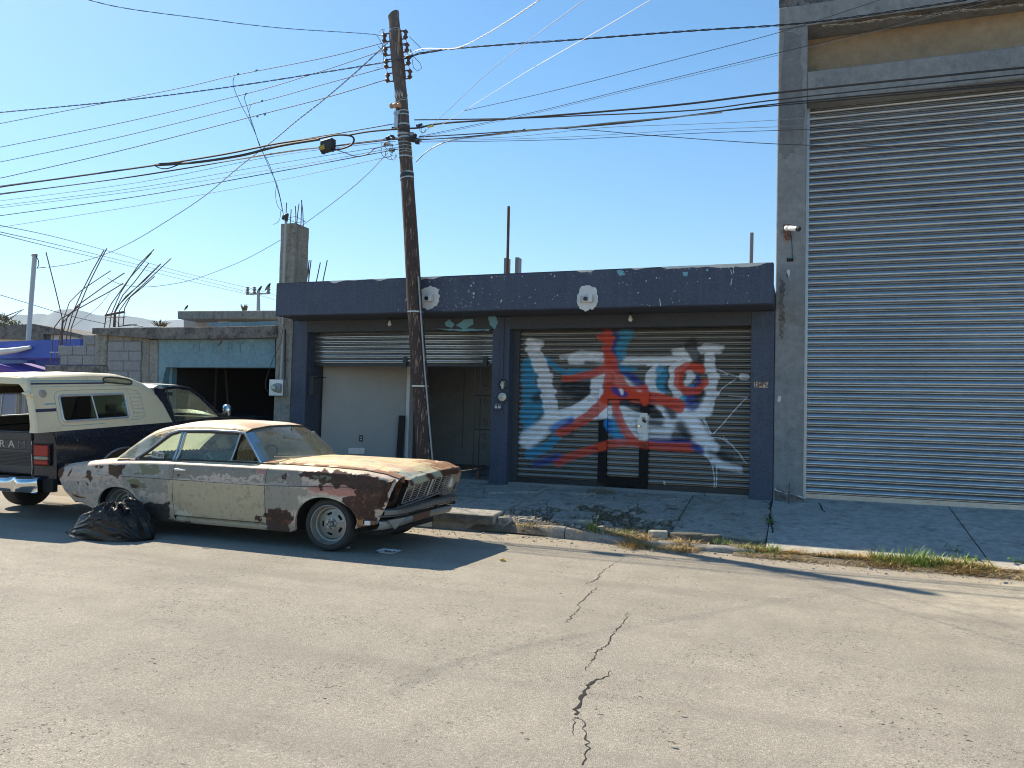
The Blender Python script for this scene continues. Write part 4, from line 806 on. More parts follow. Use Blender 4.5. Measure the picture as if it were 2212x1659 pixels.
m = MB(); m.box(c[0]-.035, c[0]+.035, 11.63, 11.655, c[2]-.03, c[2]+.03); part('dial', m, M['white'], mb_, bevel=.004)
dr = thing('droop_cable', 'thin black cable drooping from the pillar conduit to the meter box', 'cable', at(600, 740, 11.8))
m = MB(); m.tube([at(*p, 11.78) for p in ((612, 700), (607, 740), (590, 775), (580, 803), (574, 822), (573, 838), (580, 847), (592, 843), (600, 832))], .006, 6); part('wire', m, M['cable'], dr, smooth=True)

YB = 12.05
far = thing('faded_garage', 'old concrete frame garage with faded light blue lintel and dark open door', 'building', (-11, 13, 0))
q3 = lambda *pp: [C3(*p) for p in pp]
quadbox('roof_edge', q3((635, 650), (1100, 686), (1500, 682), (1912, 674), (1915, 590), (1480, 600), (960, 604), (635, 608)), YB-.18, 7, M['stain'], far, bevel=.01)
quadbox('light_blue_wall', q3((1092, 690), (1900, 676), (1900, 882), (1150, 880), (1140, 905), (1120, 1000), (1115, 1500), (1080, 1500)), YB, .25, M['cyanwall'], far)
quadbox('column', q3((1030, 690), (1092, 690), (1082, 1500), (1028, 1500)), YB-.02, .3, M['oldc'], far, bevel=.01)
quadbox('column', q3((655, 655), (742, 655), (735, 868), (652, 866)), YB-.03, .3, M['oldc'], far, bevel=.01)
quadbox('plaster_strip', q3((975, 690), (1029, 690), (1027, 1500), (968, 1500)), YB, .2, M['oldc'], far)
quadbox('beam', q3((735, 655), (1030, 685), (1030, 715), (735, 715)), YB+.001, .2, M['oldc'], far)
quadbox('ledge_beam', q3((310, 868), (738, 870), (738, 1300), (310, 1300)), YB-.06, .35, M['stain'], far, bevel=.01)
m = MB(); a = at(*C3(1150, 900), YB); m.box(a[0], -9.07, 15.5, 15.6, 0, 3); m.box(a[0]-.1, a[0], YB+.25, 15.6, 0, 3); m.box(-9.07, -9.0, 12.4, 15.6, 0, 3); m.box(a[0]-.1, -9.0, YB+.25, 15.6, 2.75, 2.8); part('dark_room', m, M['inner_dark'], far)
m = MB(); a = at(*C3(1165, 900), YB); b = at(*C3(1195, 900), YB+.25); m.box(a[0]-.02, b[0]+.03, YB+.12, YB+.25, 0, at(*C3(1165, 884), YB)[2]); part('door_jamb', m, M['cyanwall'], far)
for (x0, x1) in ((1500, 1480), (1560, 1590)):
    m = MB(); p0 = at(*C3(x0, 880), 13.2); p1 = at(*C3(x1, 1300), 13.2); m.tube([p0, p1], .03, 6); part('timber_prop', m, plain('dark_timber', (.05, .035, .025, 1), .9), far)
def blocks(rows_, mat='block'):
    for (x0, x1, y0, y1, cuts) in rows_:
        xs = [x0]+cuts+[x1]
        for a, b in zip(xs[:-1], xs[1:]):
            P = [at(*C3(*p), YB-.035+random.uniform(-.006, .004)) for p in ((a+1.6, y1-1.5), (b-1.6, y1-1.5), (b-1.6, y0+1.5), (a+1.6, y0+1.5))]
            m = MB(); m.prism(P, (0, .14, 0)); part('block', m, M[mat], far, bevel=.008)
blocks([(745, 975, 700, 768, [855]), (745, 975, 768, 836, [890]), (740, 970, 836, 905, [850]), (740, 970, 905, 975, [885]), (740, 970, 975, 1040, [850]),
        (575, 655, 655, 722, []), (398, 655, 730, 795, [500, 598]), (415, 655, 797, 864, [468, 568])])
quadbox('mortar_bed', q3((744, 700), (976, 700), (970, 1045), (740, 1045)), YB-.01, .1, M['mortar'], far)
quadbox('mortar_bed', q3((576, 658), (656, 658), (656, 864), (418, 864), (418, 797), (402, 795), (402, 733), (576, 733)), YB-.01, .1, M['mortar'], far)
# faded letters
for ch, x in (('U', 685), ('B', 930), ('R', 1155), ('T', 1290), ('A', 1460)):
    c2 = lambda x, y: ((550+x*.27125)*.576, (1180+y*.27125)*.576)
    c = at(*c2(x, 470), YB-.004); text(ch, .30, (c[0], YB-.004, c[2]), (R(90), 0, 0), M.get('fade') or M.setdefault('fade', surf('faded_lettering', (.11, .21, .26, 1), (.17, .30, .36, 1), (.2, .22, .22, 1), 5, .9, bump=.3)), far, sx=.9)
# roof clutter, hanging wire
quadbox('roof_parapet', q3((1425, 585), (1425, 572), (1700, 566), (1905, 560), (1905, 590), (1480, 598)), 13.5, .15, M['cyanwall'], far)
m = MB(); m.tube([at(*C3(*p), YB-.25) for p in ((1500, 660), (1525, 690), (1530, 710), (1510, 730), (1535, 700))], .012, 5); part('hanging_wire', m, M['rust'], far)
m = MB()
for k in range(4): m.tube([at(*C3(815+k*20, 600-4*k), YB), at(*C3(900+k*15, 585+3*math.sin(k)), YB+.2), at(*C3(985, 598), YB+.1)], .008, 5)
part('scrap_wire', m, M['cable'], far)
# rebar bundles
rb1 = thing('rebar_bundle', 'wild bent rusty rebar rising from the low concrete ledge at the left', 'rebar', at(*C3(420, 860), YB), 'rebar bundles')
B1 = [[(350, 862), (365, 690), (378, 600), (420, 545), (560, 465), (760, 355), (850, 300)], [(385, 860), (405, 700), (430, 590), (445, 530), (480, 430), (560, 350), (700, 255), (765, 213)], [(418, 730), (430, 560), (430, 540), (380, 330), (318, 85)],
      [(425, 730), (432, 620), (437, 570), (540, 450), (720, 320), (860, 228)], [(452, 728), (470, 620), (500, 510), (570, 350), (640, 210), (720, 68)], [(482, 725), (492, 610), (540, 480), (610, 310), (690, 150), (738, 58)], [(413, 860), (415, 800), (412, 795)], [(430, 725), (432, 650), (470, 520), (555, 450)]]
for P in B1:
    q_ = [at(*C3(*p), YB+.08+.05*random.random()) for p in P]; m = MB(); m.tube(q_, .011 if len(P) < 8 else .009, 6); part('rebar', m, M['rebar'], rb1, smooth=True)
for x0, x1, y in ((345, 372, 776), (380, 400, 776)):
    m = MB(); m.tube([at(*C3(x0, y), YB), at(*C3(x1, y), YB)], .007, 5); part('tie', m, M['steel'], rb1)
rb2 = thing('rebar_bundle', 'leaning bundle of rebar tied with stirrups on the garage roof edge', 'rebar', at(*C3(790, 600), YB), 'rebar bundles')
B2 = [[(722, 605), (735, 510), (770, 440), (870, 300), (960, 170), (1065, 65)], [(757, 605), (770, 510), (830, 370), (900, 260), (1048, 88)], [(783, 602), (790, 500), (850, 380), (930, 290), (1028, 160)], [(797, 602), (800, 480), (870, 390), (1000, 280), (1112, 165)], [(818, 600), (825, 490), (880, 410), (1010, 290), (1182, 128)], [(850, 598), (862, 470), (900, 395), (980, 330), (1068, 252)], [(790, 602), (795, 500), (830, 440), (950, 320), (1110, 165)]]
for P in B2:
    q_ = [at(*C3(*p), YB+.1+.1*random.random()) for p in P]; m = MB(); m.tube(q_, .010, 6); part('rebar', m, M['rebar'], rb2, smooth=True)
for y0, y1, n in ((524, 500, 5), (534, 534, 1)):
    for k in range(n):
        m = MB(); m.tube([at(*C3(725, y0-3*k+4), YB+.06), at(*C3(862, y1-3*k+3), YB+.06), at(*C3(860, y1-3*k+1), YB+.22)], .007, 5); part('stirrup', m, M['rebar'], rb2)
m = MB(); [m.tube([at(*C3(*p), YB+.1) for p in P], .004, 4) for P in (((860, 495), (880, 520), (855, 540)), ((725, 540), (735, 570), (760, 555)), ((800, 560), (830, 590), (860, 580)))]; part('tie_wire', m, M['cable'], rb2)
rb3 = thing('rebar_bundle', 'short thin rebar standing on the slate blue roof beside the concrete pillar', 'rebar', at(672, 600, 14), 'rebar bundles')
for (x0, y0, x1, y1) in ((661, 606, 668, 562), (665, 606, 672, 562), (667, 606, 667, 566), (681, 606, 692, 567), (695, 606, 707, 562)):
    m = MB(); m.tube([at(x0, y0+14, 14.5), at(x1, y1, 14.5)], .012, 5); part('rebar', m, M['rebar'], rb3)
# house behind with overhanging slab
bh = thing('rear_house', 'pale house behind the garage with an overhanging flat grey roof slab', 'building', at(*C3(1600, 560), 20))
quadbox('roof', q3((1225, 545), (1985, 548), (1985, 486), (1225, 490)), 19.4, 6, M['oldc'], bh, bevel=.02)
quadbox('wall', q3((1270, 800), (2000, 800), (2000, 540), (1270, 548)), 20.2, 5, surf('pale_wall', (.45, .38, .32, 1), (.5, .43, .36, 1), None, 1, .9, bump=.2), bh)
m = MB(); c = at(*C3(1552, 557), 20.1); m.lathe([(0, -.05), (.2, -.045), (.24, -.02), (.24, .1)], c, 'y', 20); part('wall_lamp', m, M['bulb'], bh, smooth=True)
# far left: blue shop, stained roof, canopy, fence bars
bs = thing('royal_blue_shop', 'royal blue painted shop front far left behind the pickup', 'building', at(*C3(250, 750), 16.5))
quadbox('fascia', q3((-60, 820), (420, 815), (555, 805), (556, 684), (330, 690), (-60, 705)), 16.0, .5, M['royal'], bs)
quadbox('wall', q3((-200, 1500), (700, 1500), (700, 808), (-200, 812)), 16.9, 4, M['midblue'], bs)
quadbox('wall_post', q3((155, 1500), (188, 1500), (188, 812), (155, 812)), 16.7, .2, M['midblue'], bs)
for k in range(26):
    x = -20.9+k*.2+ (0.06 if k % 3 == 0 else 0); m = MB(); m.box(x, x+.05, 15.8, 15.85, .2, 2.0)
    if k % 9 != 7: part('fence_bar', m, M['inner_dark'] if k % 2 else M['tallc'], bs)
m = MB(); m.box(-21.2, -15.2, 15.86, 15.9, 1.95, 2.02); part('fence_rail', m, M['inner_dark'], bs)
m = MB(); m.tube([at(*C3(-30, 778), 15.7), at(*C3(110, 762), 15.85), at(*C3(212, 742), 15.95)], [.10, .08, .05], 10); solo('white_tube', m, M['white'], 'white painted tube arm projecting from the royal blue fascia', 'tube', at(*C3(110, 762), 15.85), smooth=True)
a, b, c, d = [at(*C3(*p), 15.5) for p in ((-60, 935), (175, 918), (60, 888), (-60, 855))]
m = MB(); m.prism([a, b, c, d], (0, 1.2, .1)); solo('canopy', m, M['purple'], 'purple cloth canopy edge above the pickup at the far left', 'canopy', a)
sr_ = thing('stained_hut', 'low hut with sagging stained concrete roof behind the royal blue shop', 'building', at(*C3(200, 640), 22))
quadbox('roof', q3((-60, 680), (300, 690), (300, 650), (420, 650), (600, 690), (570, 655), (330, 598), (230, 580), (-60, 596)), 21, 2.5, M['stain'], sr_)
quadbox('wall', q3((-60, 720), (600, 720), (600, 688), (420, 652), (300, 648), (-60, 678)), 21.3, 2, M['plaster'], sr_)
sp = thing('service_pole', 'slim pale steel service pole standing behind the royal blue shop', 'pole', at(*C3(195, 690), 18))
m = MB(); m.tube([at(*C3(188, 800), 18), at(*C3(205, 560), 18), at(*C3(240, 108), 18)], .07, 10); part('post', m, M['cable_light'], sp, smooth=True)
m = MB(); m.tube([at(*C3(228, 108), 18), at(*C3(250, 106), 18)], .06, 8); part('cap', m, M['cable_grey'], sp)
m = MB(); m.tube([at(*C3(*p), 18) for p in ((250, 112), (265, 140), (268, 175), (255, 195), (300, 190), (318, 188))], .014, 5); part('wire', m, M['cable'], sp)
dp = thing('distant_power_pole', 'distant concrete power pole with crossarm and three insulators', 'pole', at(*C3(1787, 490), 48))
m = MB(); m.tube([at(*C3(1786, 560), 48), at(*C3(1787, 350), 48)], [.16, .11], 8); part('post', m, M['conduit'], dp)
m = MB(); m.tube([at(*C3(1703, 375), 48), at(*C3(1862, 370), 48)], .06, 6); part('crossarm', m, M['cable_grey'], dp)
for x in (1710, 1757, 1855):
    m = MB(); c = np.array(at(*C3(x, 372), 48)); m.lathe([(.05, 0), (.16, .1), (.08, .2), (.16, .32), (.08, .42), (.14, .5), (.0, .56)], c, 'z', 10); part('insulator', m, M['cable_grey'], dp, smooth=True)
def bird(px, py, Y, s_, lab):
    c = np.array(at(*C3(px, py), Y)); m = MB()
    m.tube([c+(-.20*s_, 0, -.16*s_), c+(-.10*s_, 0, -.04*s_), c+(0, 0, .05*s_), c+(.08*s_, 0, .15*s_), c+(.11*s_, 0, .20*s_), c+(.17*s_, 0, .20*s_)], [.01*s_, .045*s_, .075*s_, .055*s_, .04*s_, .006*s_], 8)
    m.tube([c+(0, 0, .0), c+(.0, 0, -.14*s_)], .01*s_, 4); solo('bird', m, M['inner_dark'], lab, 'bird', tuple(c), 'birds on the distant crossarm', smooth=True)
bird(1795, 345, 48, 1.3, 'small dark bird perched at the middle of the distant crossarm'); bird(1853, 330, 48, 1.5, 'dark bird perched on the right insulator of the distant crossarm')
bird(1288, 472, 19.6, .45, 'tiny bird perched near the left end of the rear roof slab')
# hills behind
hm = plain('hazy_hill', (.46, .50, .50, 1), 1)  # pale hill colour has distance haze mixed into it
def hill(name, Y, pts, mat):
    m = MB(); rows = []
    for x, y in pts:
        p = at(x, y, Y); rows.append([(p[0], Y-Y*.12, -30), (p[0], Y, p[2]), (p[0]*1.02, Y*1.2, -30)])
    m.grid(rows); return struct(name, m, mat, smooth=True)
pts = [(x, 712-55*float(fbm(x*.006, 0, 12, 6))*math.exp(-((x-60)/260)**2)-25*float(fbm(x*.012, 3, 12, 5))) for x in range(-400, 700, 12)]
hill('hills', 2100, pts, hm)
# haze: air around everything, faint
hz = MB(); hz.box(-1700, 1700, -60, 2700, -40, 330); hzm = bpy.data.materials.new('haze'); hzm.use_nodes = True; ht = hzm.node_tree
for n_ in list(ht.nodes):
    if n_.type == 'BSDF_PRINCIPLED': ht.nodes.remove(n_)
pv = ht.nodes.new('ShaderNodeVolumePrincipled'); pv.inputs['Color'].default_value = (.86, .93, 1, 1); pv.inputs['Density'].default_value = .0002; ht.links.new(pv.outputs[0], ht.nodes['Material Output'].inputs['Volume'])
hzo = link('haze', hz.mesh('haze', (0, 0, 0), [hzm]), None, 'stuff')
# tree far left + weeds on roofs
def foliage(m, c, rad, n, s_, rnd):
    for _ in range(n):
        d = np.array([rnd.gauss(0, 1), rnd.gauss(0, 1), rnd.gauss(0, 1)]); d /= np.linalg.norm(d); p = np.array(c)+d*np.array(rad)*rnd.random()**.4
        a = np.array([rnd.gauss(0, 1) for _ in range(3)]); a /= np.linalg.norm(a); b = np.cross(a, d); b /= np.linalg.norm(b)+1e-6
        k = s_*rnd.uniform(.6, 1.3); m.add([p-a*k, p+b*k*.4, p+a*k, p-b*k*.4], [(0, 1, 2, 3)])
rnd = random.Random(4)
tr = thing('tree', 'sparse leafy tree top rising behind the hut at the far left edge', 'tree', at(-20, 700, 30))
m = MB(); c0 = np.array(at(-22, 720, 30)); m.tube([c0+(0, 0, -4), c0, c0+(.3, 0, 1.2)], [.3, .2, .1], 8)
for k in range(7): m.tube([c0+(0, 0, .2*k-.4), c0+(rnd.uniform(-1.5, 1.9), rnd.uniform(-1, 1), rnd.uniform(.5, 1.6))], [.06, .015], 5)
part('trunk', m, M['rebar'], tr)
m = MB()
for px, py in ((8, 690), (18, 696), (-8, 680), (4, 704), (-20, 690), (26, 700), (-30, 670), (0, 684)): foliage(m, at(px, py, 30+rnd.uniform(-.8, .8)), (.45, .5, .22), 130, .07, rnd)
part('crown', m, plain('tree_leaf', (.10, .12, .05, 1), .7), tr)
def weed(name, lab, c, n, h_, spread, mat, w_=.006, cat='weed', group=None, seed=0, lean=0):
    rnd = random.Random(seed); m = MB()
    for _ in range(n):
        a = rnd.uniform(0, 6.28); r_ = spread*math.sqrt(rnd.random()); b = np.array(c)+np.array([r_*math.cos(a)*.35, r_*math.sin(a)*.35, 0]); hh = h_*rnd.uniform(.35, 1); dx = np.array([math.cos(a), math.sin(a), 0])*spread*rnd.uniform(.2, .9)
        s_ = np.array([-math.sin(a), math.cos(a), 0])*w_; p1 = b+dx*.35+(0, 0, hh*.6); p2 = b+dx+(0, 0, hh*rnd.uniform(.7, 1.05))
        m.add([b-s_, b+s_, p1+s_*.8, p1-s_*.8, p2], [(0, 1, 2, 3), (3, 2, 4)])
    return solo(name, m, mat, lab, cat, tuple(c), group)
M['drygrass'] = plain('dry_grass', (.52, .37, .16, 1), .8); M['grass'] = plain('fresh_grass', (.20, .30, .05, 1), .6); M['dgrass'] = plain('dull_grass', (.20, .165, .09, 1), .8)
weed('roof_weed', 'small green weed on the garage roof edge beside the leaning rebar', at(*C3(1110, 598), 13), 50, .18, .35, M['dgrass'], .012, seed=1)
weed('roof_weed', 'tiny weed sprig growing on the rear roof slab', at(*C3(1688, 488), 19.6), 30, .3, .2, M['dgrass'], .02, seed=2)
# ================================================================== UTILITY POLE
YP = 10.8
pole = thing('utility_pole', 'leaning weathered wooden utility pole with insulator racks and steel bands', 'utility pole', (-5.3, YP, .2))
def mk_wood():
    g = G('weathered_pole_wood'); st = g.noise(1, 8, .75, stretch=(34, 34, 1.1)); st2 = g.noise(1, 6, .6, stretch=(12, 12, .5)); b = g.noise(1.1, 4)
    col = g.mix(g.ramp(st2, .3, .7), (.25, .145, .10, 1), (.40, .28, .205, 1)); col = g.mix(g.math('MULTIPLY', g.ramp(st, .52, .72), .75), col, (.52, .41, .31, 1)); col = g.mix(g.ramp(st, .42, .32), col, (.05, .03, .024, 1))
    z = g.n('ShaderNodeSeparateXYZ', {}, Vector=g.pos).outputs[2]
    col = g.mix(g.math('MULTIPLY', g.n('ShaderNodeMapRange', {}, Value=z, From_Min=4.5, From_Max=7.5).outputs[0], .35), col, (.22, .20, .18, 1))
    col = g.mix(g.math('MULTIPLY', g.ramp(g.noise(22, 6, .8), .62, .7), g.n('ShaderNodeMapRange', {}, Value=z, From_Min=2.2, From_Max=1.3).outputs[0]), col, (.33, .28, .25, 1))
    return g.done(col, .85, 0, g.bump(st, .7, .008, g.bump(st2, .4, .01)))
M['wood'] = mk_wood()
PX = [(931, 1100, .142), (927, 1060, .140), (920, 990, .138), (905, 800, .130), (895, 640, .122), (887, 500, .115), (876, 330, .106), (866, 200, .100), (857, 110, .096), (850, 32, .092)]
pp = [np.array(at(x, y, YP-.05+.62*(1100-y)/1068)) for x, y, r_ in PX]
def pc(y):      # centre of the pole at picture height y
    ys = [p[1] for p in PX]; i = max(0, min(len(PX)-2, next((k for k in range(len(PX)-1) if ys[k] >= y >= ys[k+1]), 0)))
    t = (ys[i]-y)/(ys[i]-ys[i+1]); return pp[i]*(1-t)+pp[i+1]*t, PX[i][2]*(1-t)+PX[i+1][2]*t
m = MB(); rows = []
for z_i in range(150):
    y = 1100-(1100-32)*z_i/149; c, r_ = pc(y); row = []
    for k in range(33):
        a = 2*math.pi*(k % 32)/32; rr = r_*(1+.05*(float(vn((k % 32)*.7, z_i*.05, 2))-.5)+.035*(float(vn((k % 32)*1.9, z_i*.12, 5))-.5)); row.append((c[0]+rr*math.cos(a), c[1]+rr*math.sin(a), c[2]+(.06*math.cos(a) if z_i == 149 else 0)))
    rows.append(row)
m.grid(rows); m.f.append(tuple(len(m.v)-33+k for k in range(32))); m.mi.append(0); part('shaft', m, M['wood'], pole, smooth=60)
def band(y, h_=.018, mat='steel', tilt=0, rr=1.02):
    c, r_ = pc(y); r_ *= rr; m = MB(); row = []
    for k in range(29):
        a = 2*math.pi*(k % 28)/28; z = c[2]+tilt*math.cos(a); row.append([(c[0]+r_*math.cos(a), c[1]+r_*math.sin(a), z-h_), (c[0]+(r_+.004)*math.cos(a), c[1]+(r_+.004)*math.sin(a), z-h_), (c[0]+(r_+.004)*math.cos(a), c[1]+(r_+.004)*math.sin(a), z+h_), (c[0]+r_*math.cos(a), c[1]+r_*math.sin(a), z+h_)])
    m.grid(row); return part('band', m, M[mat], pole, smooth=50)
for y, h_, t in ((67, .006, .02), (69, .006, -.01), (244, .012, .02), (251, .012, .01), (272, .018, .01), (292, .022, .0), (300, .016, .02), (310, .008, 0), (318, .006, .01), (325, .006, 0), (331, .006, .01), (340, .014, 0), (376, .014, .02), (387, .014, .02), (675, .016, 0), (835, .016, .0), (219, .004, .03)): band(y, h_*.75, 'dullchrome', t)
band(380, .035, 'black'); band(206, .02, 'rust'); 
# conduit strapped along the right side
m = MB(); m.tube([(pc(y)[0][0]+pc(y)[1]*.95+.012, pc(y)[0][1]-.07, pc(y)[0][2]) for y in (1085, 1000, 900, 800, 700, 600)], .013, 8); part('riser_pipe', m, M['conduit'], pole, smooth=True)
# insulator racks
CR = lambda x, y: ((1300+x*.39177)*.576, (0+y*.39177)*.576)
def rack(side, ys, x0, x1):
    rk = link('insulator_rack', None, pole); LOC[rk.name] = orig(pole)
    for i, (yy, xx) in enumerate(zip(ys, x1)):
        px, py = CR(xx, yy); q, r_ = pc(py); yq = q[1]; c = np.array(at(px, py, yq)); sgn = 1 if side == 'r' else -1
        m = MB(); m.lathe([(.0, -.055), (.038, -.055), (.045, -.04), (.024, -.02), (.024, .02), (.045, .04), (.038, .055), (.0, .055)], c, 'z', 14)
        part('spool_insulator', m, M['brownins'], rk, smooth=50)
        for dz in (.07, -.07):
            m = MB(); m.box(min(q[0]+sgn*r_*.9, c[0]+sgn*.02), max(q[0]+sgn*r_*.9, c[0]+sgn*.02), yq-.015, yq+.015, c[2]+dz-.005, c[2]+dz+.005); part('clevis', m, M['rust'], rk)
        m = MB(); m.tube([c+(0, 0, -.09), c+(0, 0, .09)], .008, 6); part('bolt', m, M['rust'], rk)
    a = pc(CR(0, ys[0]-40)[1]); b = pc(CR(0, ys[-1]+40)[1]); s_ = 1 if side == 'r' else -1
    m = MB(); m.add([(a[0][0]+s_*a[1]*1.0, a[0][1]-.025, a[0][2]), (b[0][0]+s_*b[1]*1.0, b[0][1]-.025, b[0][2]), (b[0][0]+s_*(b[1]+.014), b[0][1]-.025, b[0][2]), (a[0][0]+s_*(a[1]+.014), a[0][1]-.025, a[0][2])]+[(a[0][0]+s_*a[1]*1.0, a[0][1]+.025, a[0][2]), (b[0][0]+s_*b[1]*1.0, b[0][1]+.025, b[0][2]), (b[0][0]+s_*(b[1]+.014), b[0][1]+.025, b[0][2]), (a[0][0]+s_*(a[1]+.014), a[0][1]+.025, a[0][2])],
        [(0, 1, 2, 3), (4, 5, 6, 7), (0, 1, 5, 4), (2, 3, 7, 6), (0, 3, 7, 4), (1, 2, 6, 5)]); part('back_bar', m, M['rust'], rk)
    m = MB()
    t0 = np.array(at(*CR(x1[0], ys[0]), pc(CR(0, ys[0])[1])[0][1])); t1 = np.array(at(*CR(x1[-1], ys[-1]), pc(CR(0, ys[-1])[1])[0][1]))
    m.tube([t0, t1], .006, 5); part('long_bolt', m, M['steel'], rk)
M['brownins'] = plain('brown_glazed_insulator', (.10, .05, .04, 1), .25)
rack('l', (365, 495, 612, 745), 0, (362, 370, 380, 392)); rack('r', (330, 455, 578, 710), 0, (565, 578, 592, 606))
m = MB(); c, r_ = pc(103); m.box(c[0]+r_*.7, c[0]+r_*.95, c[1]-.09, c[1]-.05, pc(185)[0][2], pc(68)[0][2]); part('batten', m, surf('pale_batten', (.3, .2, .13, 1), (.36, .25, .17, 1), None, 5, .9), pole)
for (x, y) in ((445, 1012), (490, 1010)):
    c = np.array(at(*CR(x, y), 11.12 if x > 460 else 11.2)); m = MB(); m.lathe([(0, -.05), (.04, -.05), (.045, -.02), (.03, 0), (.045, .03), (.04, .05), (0, .05)], c, 'x', 14); part('loose_insulator', m, plain('tan_insulator', (.42, .24, .13, 1), .35), pole, smooth=50)
m = MB(); rnd = random.Random(9)
for k in range(10):
    c, r_ = pc(207+rnd.uniform(-4, 4)); a = -1.57+.16*(k-5); q = c+np.array([(r_+.01)*math.cos(a), (r_+.01)*math.sin(a), 0]); m.tube([q+(0, 0, .03), q+(.01, -.01, 0), q+(.005, 0, -.05)], .007, 5)
part('wire_clips', m, M['dullchrome'], pole)
m = MB(); c, r_ = pc(255); m.box(c[0]-.09, c[0]-.02, c[1]-r_-.03, c[1]-r_+.01, c[2]-.20, c[2]+.08); m.box(c[0]-.11, c[0]+.0, c[1]-r_-.025, c[1]-r_+.01, c[2]+.02, c[2]+.07); part('steel_bracket', m, M['steel'], pole, bevel=.004)
YP = 11.22      # depth of the pole at cable height
# tangle of clamps and wire loops around the lower attachment
CP = lambda x, y: ((1100+x*.36166)*.576, (400+y*.36166)*.576)
rnd = random.Random(12)
for (x, y) in ((980, 325), (1050, 320), (1265, 300), (1300, 340), (1290, 365), (1245, 350), (1240, 330), (1230, 290), (1050, 230), (970, 385), (1000, 390), (1020, 450), (1300, 195), (1280, 350)):
    c = np.array(at(*CP(x, y), YP+rnd.uniform(-.12, .05))); m = MB()
    for k in range(3): m.obox(c+np.array([rnd.uniform(-.03, .03), rnd.uniform(-.03, .03), rnd.uniform(-.02, .02)]), (.035, rnd.uniform(-.01, .01), rnd.uniform(-.01, .01)), (0, .018, 0), (0, 0, .017))
    part('clamp', m, M['black'] if rnd.random() < .7 else M['dullchrome'], pole, bevel=.004)
for (x, y, rx, rz) in ((970, 460, 60, 70), (1010, 490, 55, 60), (1040, 500, 30, 55), (990, 400, 45, 40), (940, 370, 30, 40), (1350, 240, 25, 30), (1340, 230, 30, 40)):
    m = MB(); m.tube([at(*CP(x+rx*math.cos(t), y+rz*math.sin(t)), YP-.1) for t in np.linspace(0, 5.2, 16)], .0045, 5); part('wire_loop', m, M['cable'] if rx > 40 else M['cable_grey'], pole, smooth=True)
for P in ([(345, 280), (350, 330), (350, 430), (320, 500), (300, 520)], [(290, 340), (340, 420), (350, 480), (330, 520)], [(310, 310), (330, 280), (360, 280), (350, 330)], [(300, 440), (330, 470), (350, 500), (355, 580), (330, 640), (280, 650)], [(610, 470), (640, 540), (700, 600), (720, 650), (680, 680), (640, 650), (625, 560), (610, 480)], [(440, 310), (450, 370), (480, 400), (530, 430), (560, 440)], [(600, 350), (640, 390), (690, 440), (735, 485)]):
    m = MB(); m.tube([at(*CR(*p), YP-.08) for p in P], .0045, 5); part('jumper_wire', m, M['cable'], pole, smooth=True)
for c_ in (((460, 1010), (465, 1080), (480, 1110)), ((470, 985), (520, 950), (575, 955))):
    m = MB(); m.tube([at(*CR(*p), YP-.13) for p in c_], .006, 5); part('jumper_wire', m, M['conduit'], pole, smooth=True)
# ================================================================== OVERHEAD CABLES
def smooth_pts(P, n=6):
    P = [np.array(p, float) for p in P]; out = []
    for i in range(len(P)-1):
        p0 = P[max(i-1, 0)]; p1 = P[i]; p2 = P[i+1]; p3 = P[min(i+2, len(P)-1)]
        for k in range(n):
            t = k/n; out.append(.5*((2*p1)+(-p0+p2)*t+(2*p0-5*p1+4*p2-p3)*t*t+(-p0+3*p1-3*p2+p3)*t**3))
    return out+[P[-1]]
def cable(P, r_, mat, lab, Y=YP, twist=0, name='overhead_cable', grp='overhead cables', n=6):
    """P: picture points, each with its own depth (third value) or the common depth Y"""
    Q = smooth_pts([at(p[0], p[1], p[2] if len(p) > 2 else Y) for p in P], n)
    m = MB()
    if twist:
        L = 0; Q2 = [[], []]; dens = []
        for i in range(len(Q)-1):
            k = max(1, int(np.linalg.norm(Q[i+1]-Q[i])/.05))
            for j in range(k): dens.append(Q[i]*(1-j/k)+Q[i+1]*j/k)
        for i, q in enumerate(dens):
            if i: L += np.linalg.norm(q-dens[i-1])
            a = L*2*math.pi/twist
            for s_ in (0, 1): Q2[s_].append(q+r_*1.25*np.array([0, math.cos(a+s_*math.pi), math.sin(a+s_*math.pi)]))
        for s_ in (0, 1): m.tube(Q2[s_], r_, 5)
    else: m.tube(Q, r_, 6)
    return solo(name, m, M[mat], lab, 'cable', tuple(Q[0]), grp, smooth=True)
ext = lambda x, y, y0, x0: (x, y)
cable([(-60, 268), (0, 243), (150, 229), (400, 208), (560, 182), (700, 156), (835, 134), (868, 128)][1:] and [(-80, 252), (0, 243), (250, 219), (480, 190), (700, 156), (868, 128), (900, 118), (960, 108)], .006, 'cable', 'twisted service cable passing behind the insulator racks towards the far left', twist=.35)
for i, (P, r_, lab) in enumerate((([(-80, 284), (0, 267), (200, 228), (400, 188), (506, 163), (700, 125), (830, 92)], .006, 'uppermost thin bare wire from the rack to the left'), ([(-80, 335), (0, 318), (250, 268), (530, 203), (700, 152), (830, 108)], .006, 'second thin bare wire from the rack to the left'),
     ([(-80, 366), (0, 350), (250, 298), (540, 226), (700, 182), (832, 146)], .006, 'third thin bare wire from the rack to the left'), ([(-80, 402), (0, 385), (250, 328), (560, 248), (700, 212), (834, 172)], .007, 'lowest of the four bare wires from the rack to the left'))):
    cable(P, r_, 'cable', lab, YP+.05)
cable([(-60, 418), (0, 404), (150, 383), (335, 357), (480, 334), (600, 310), (690, 298)], .016, 'cable', 'thick black trunk cable running into the splice closure from the left', YP-.1)
cable([(335, 357), (420, 351), (520, 336), (600, 316), (690, 301)], .022, 'cable', 'fattest stretch of black cable lashed before the splice closure', YP-.12)
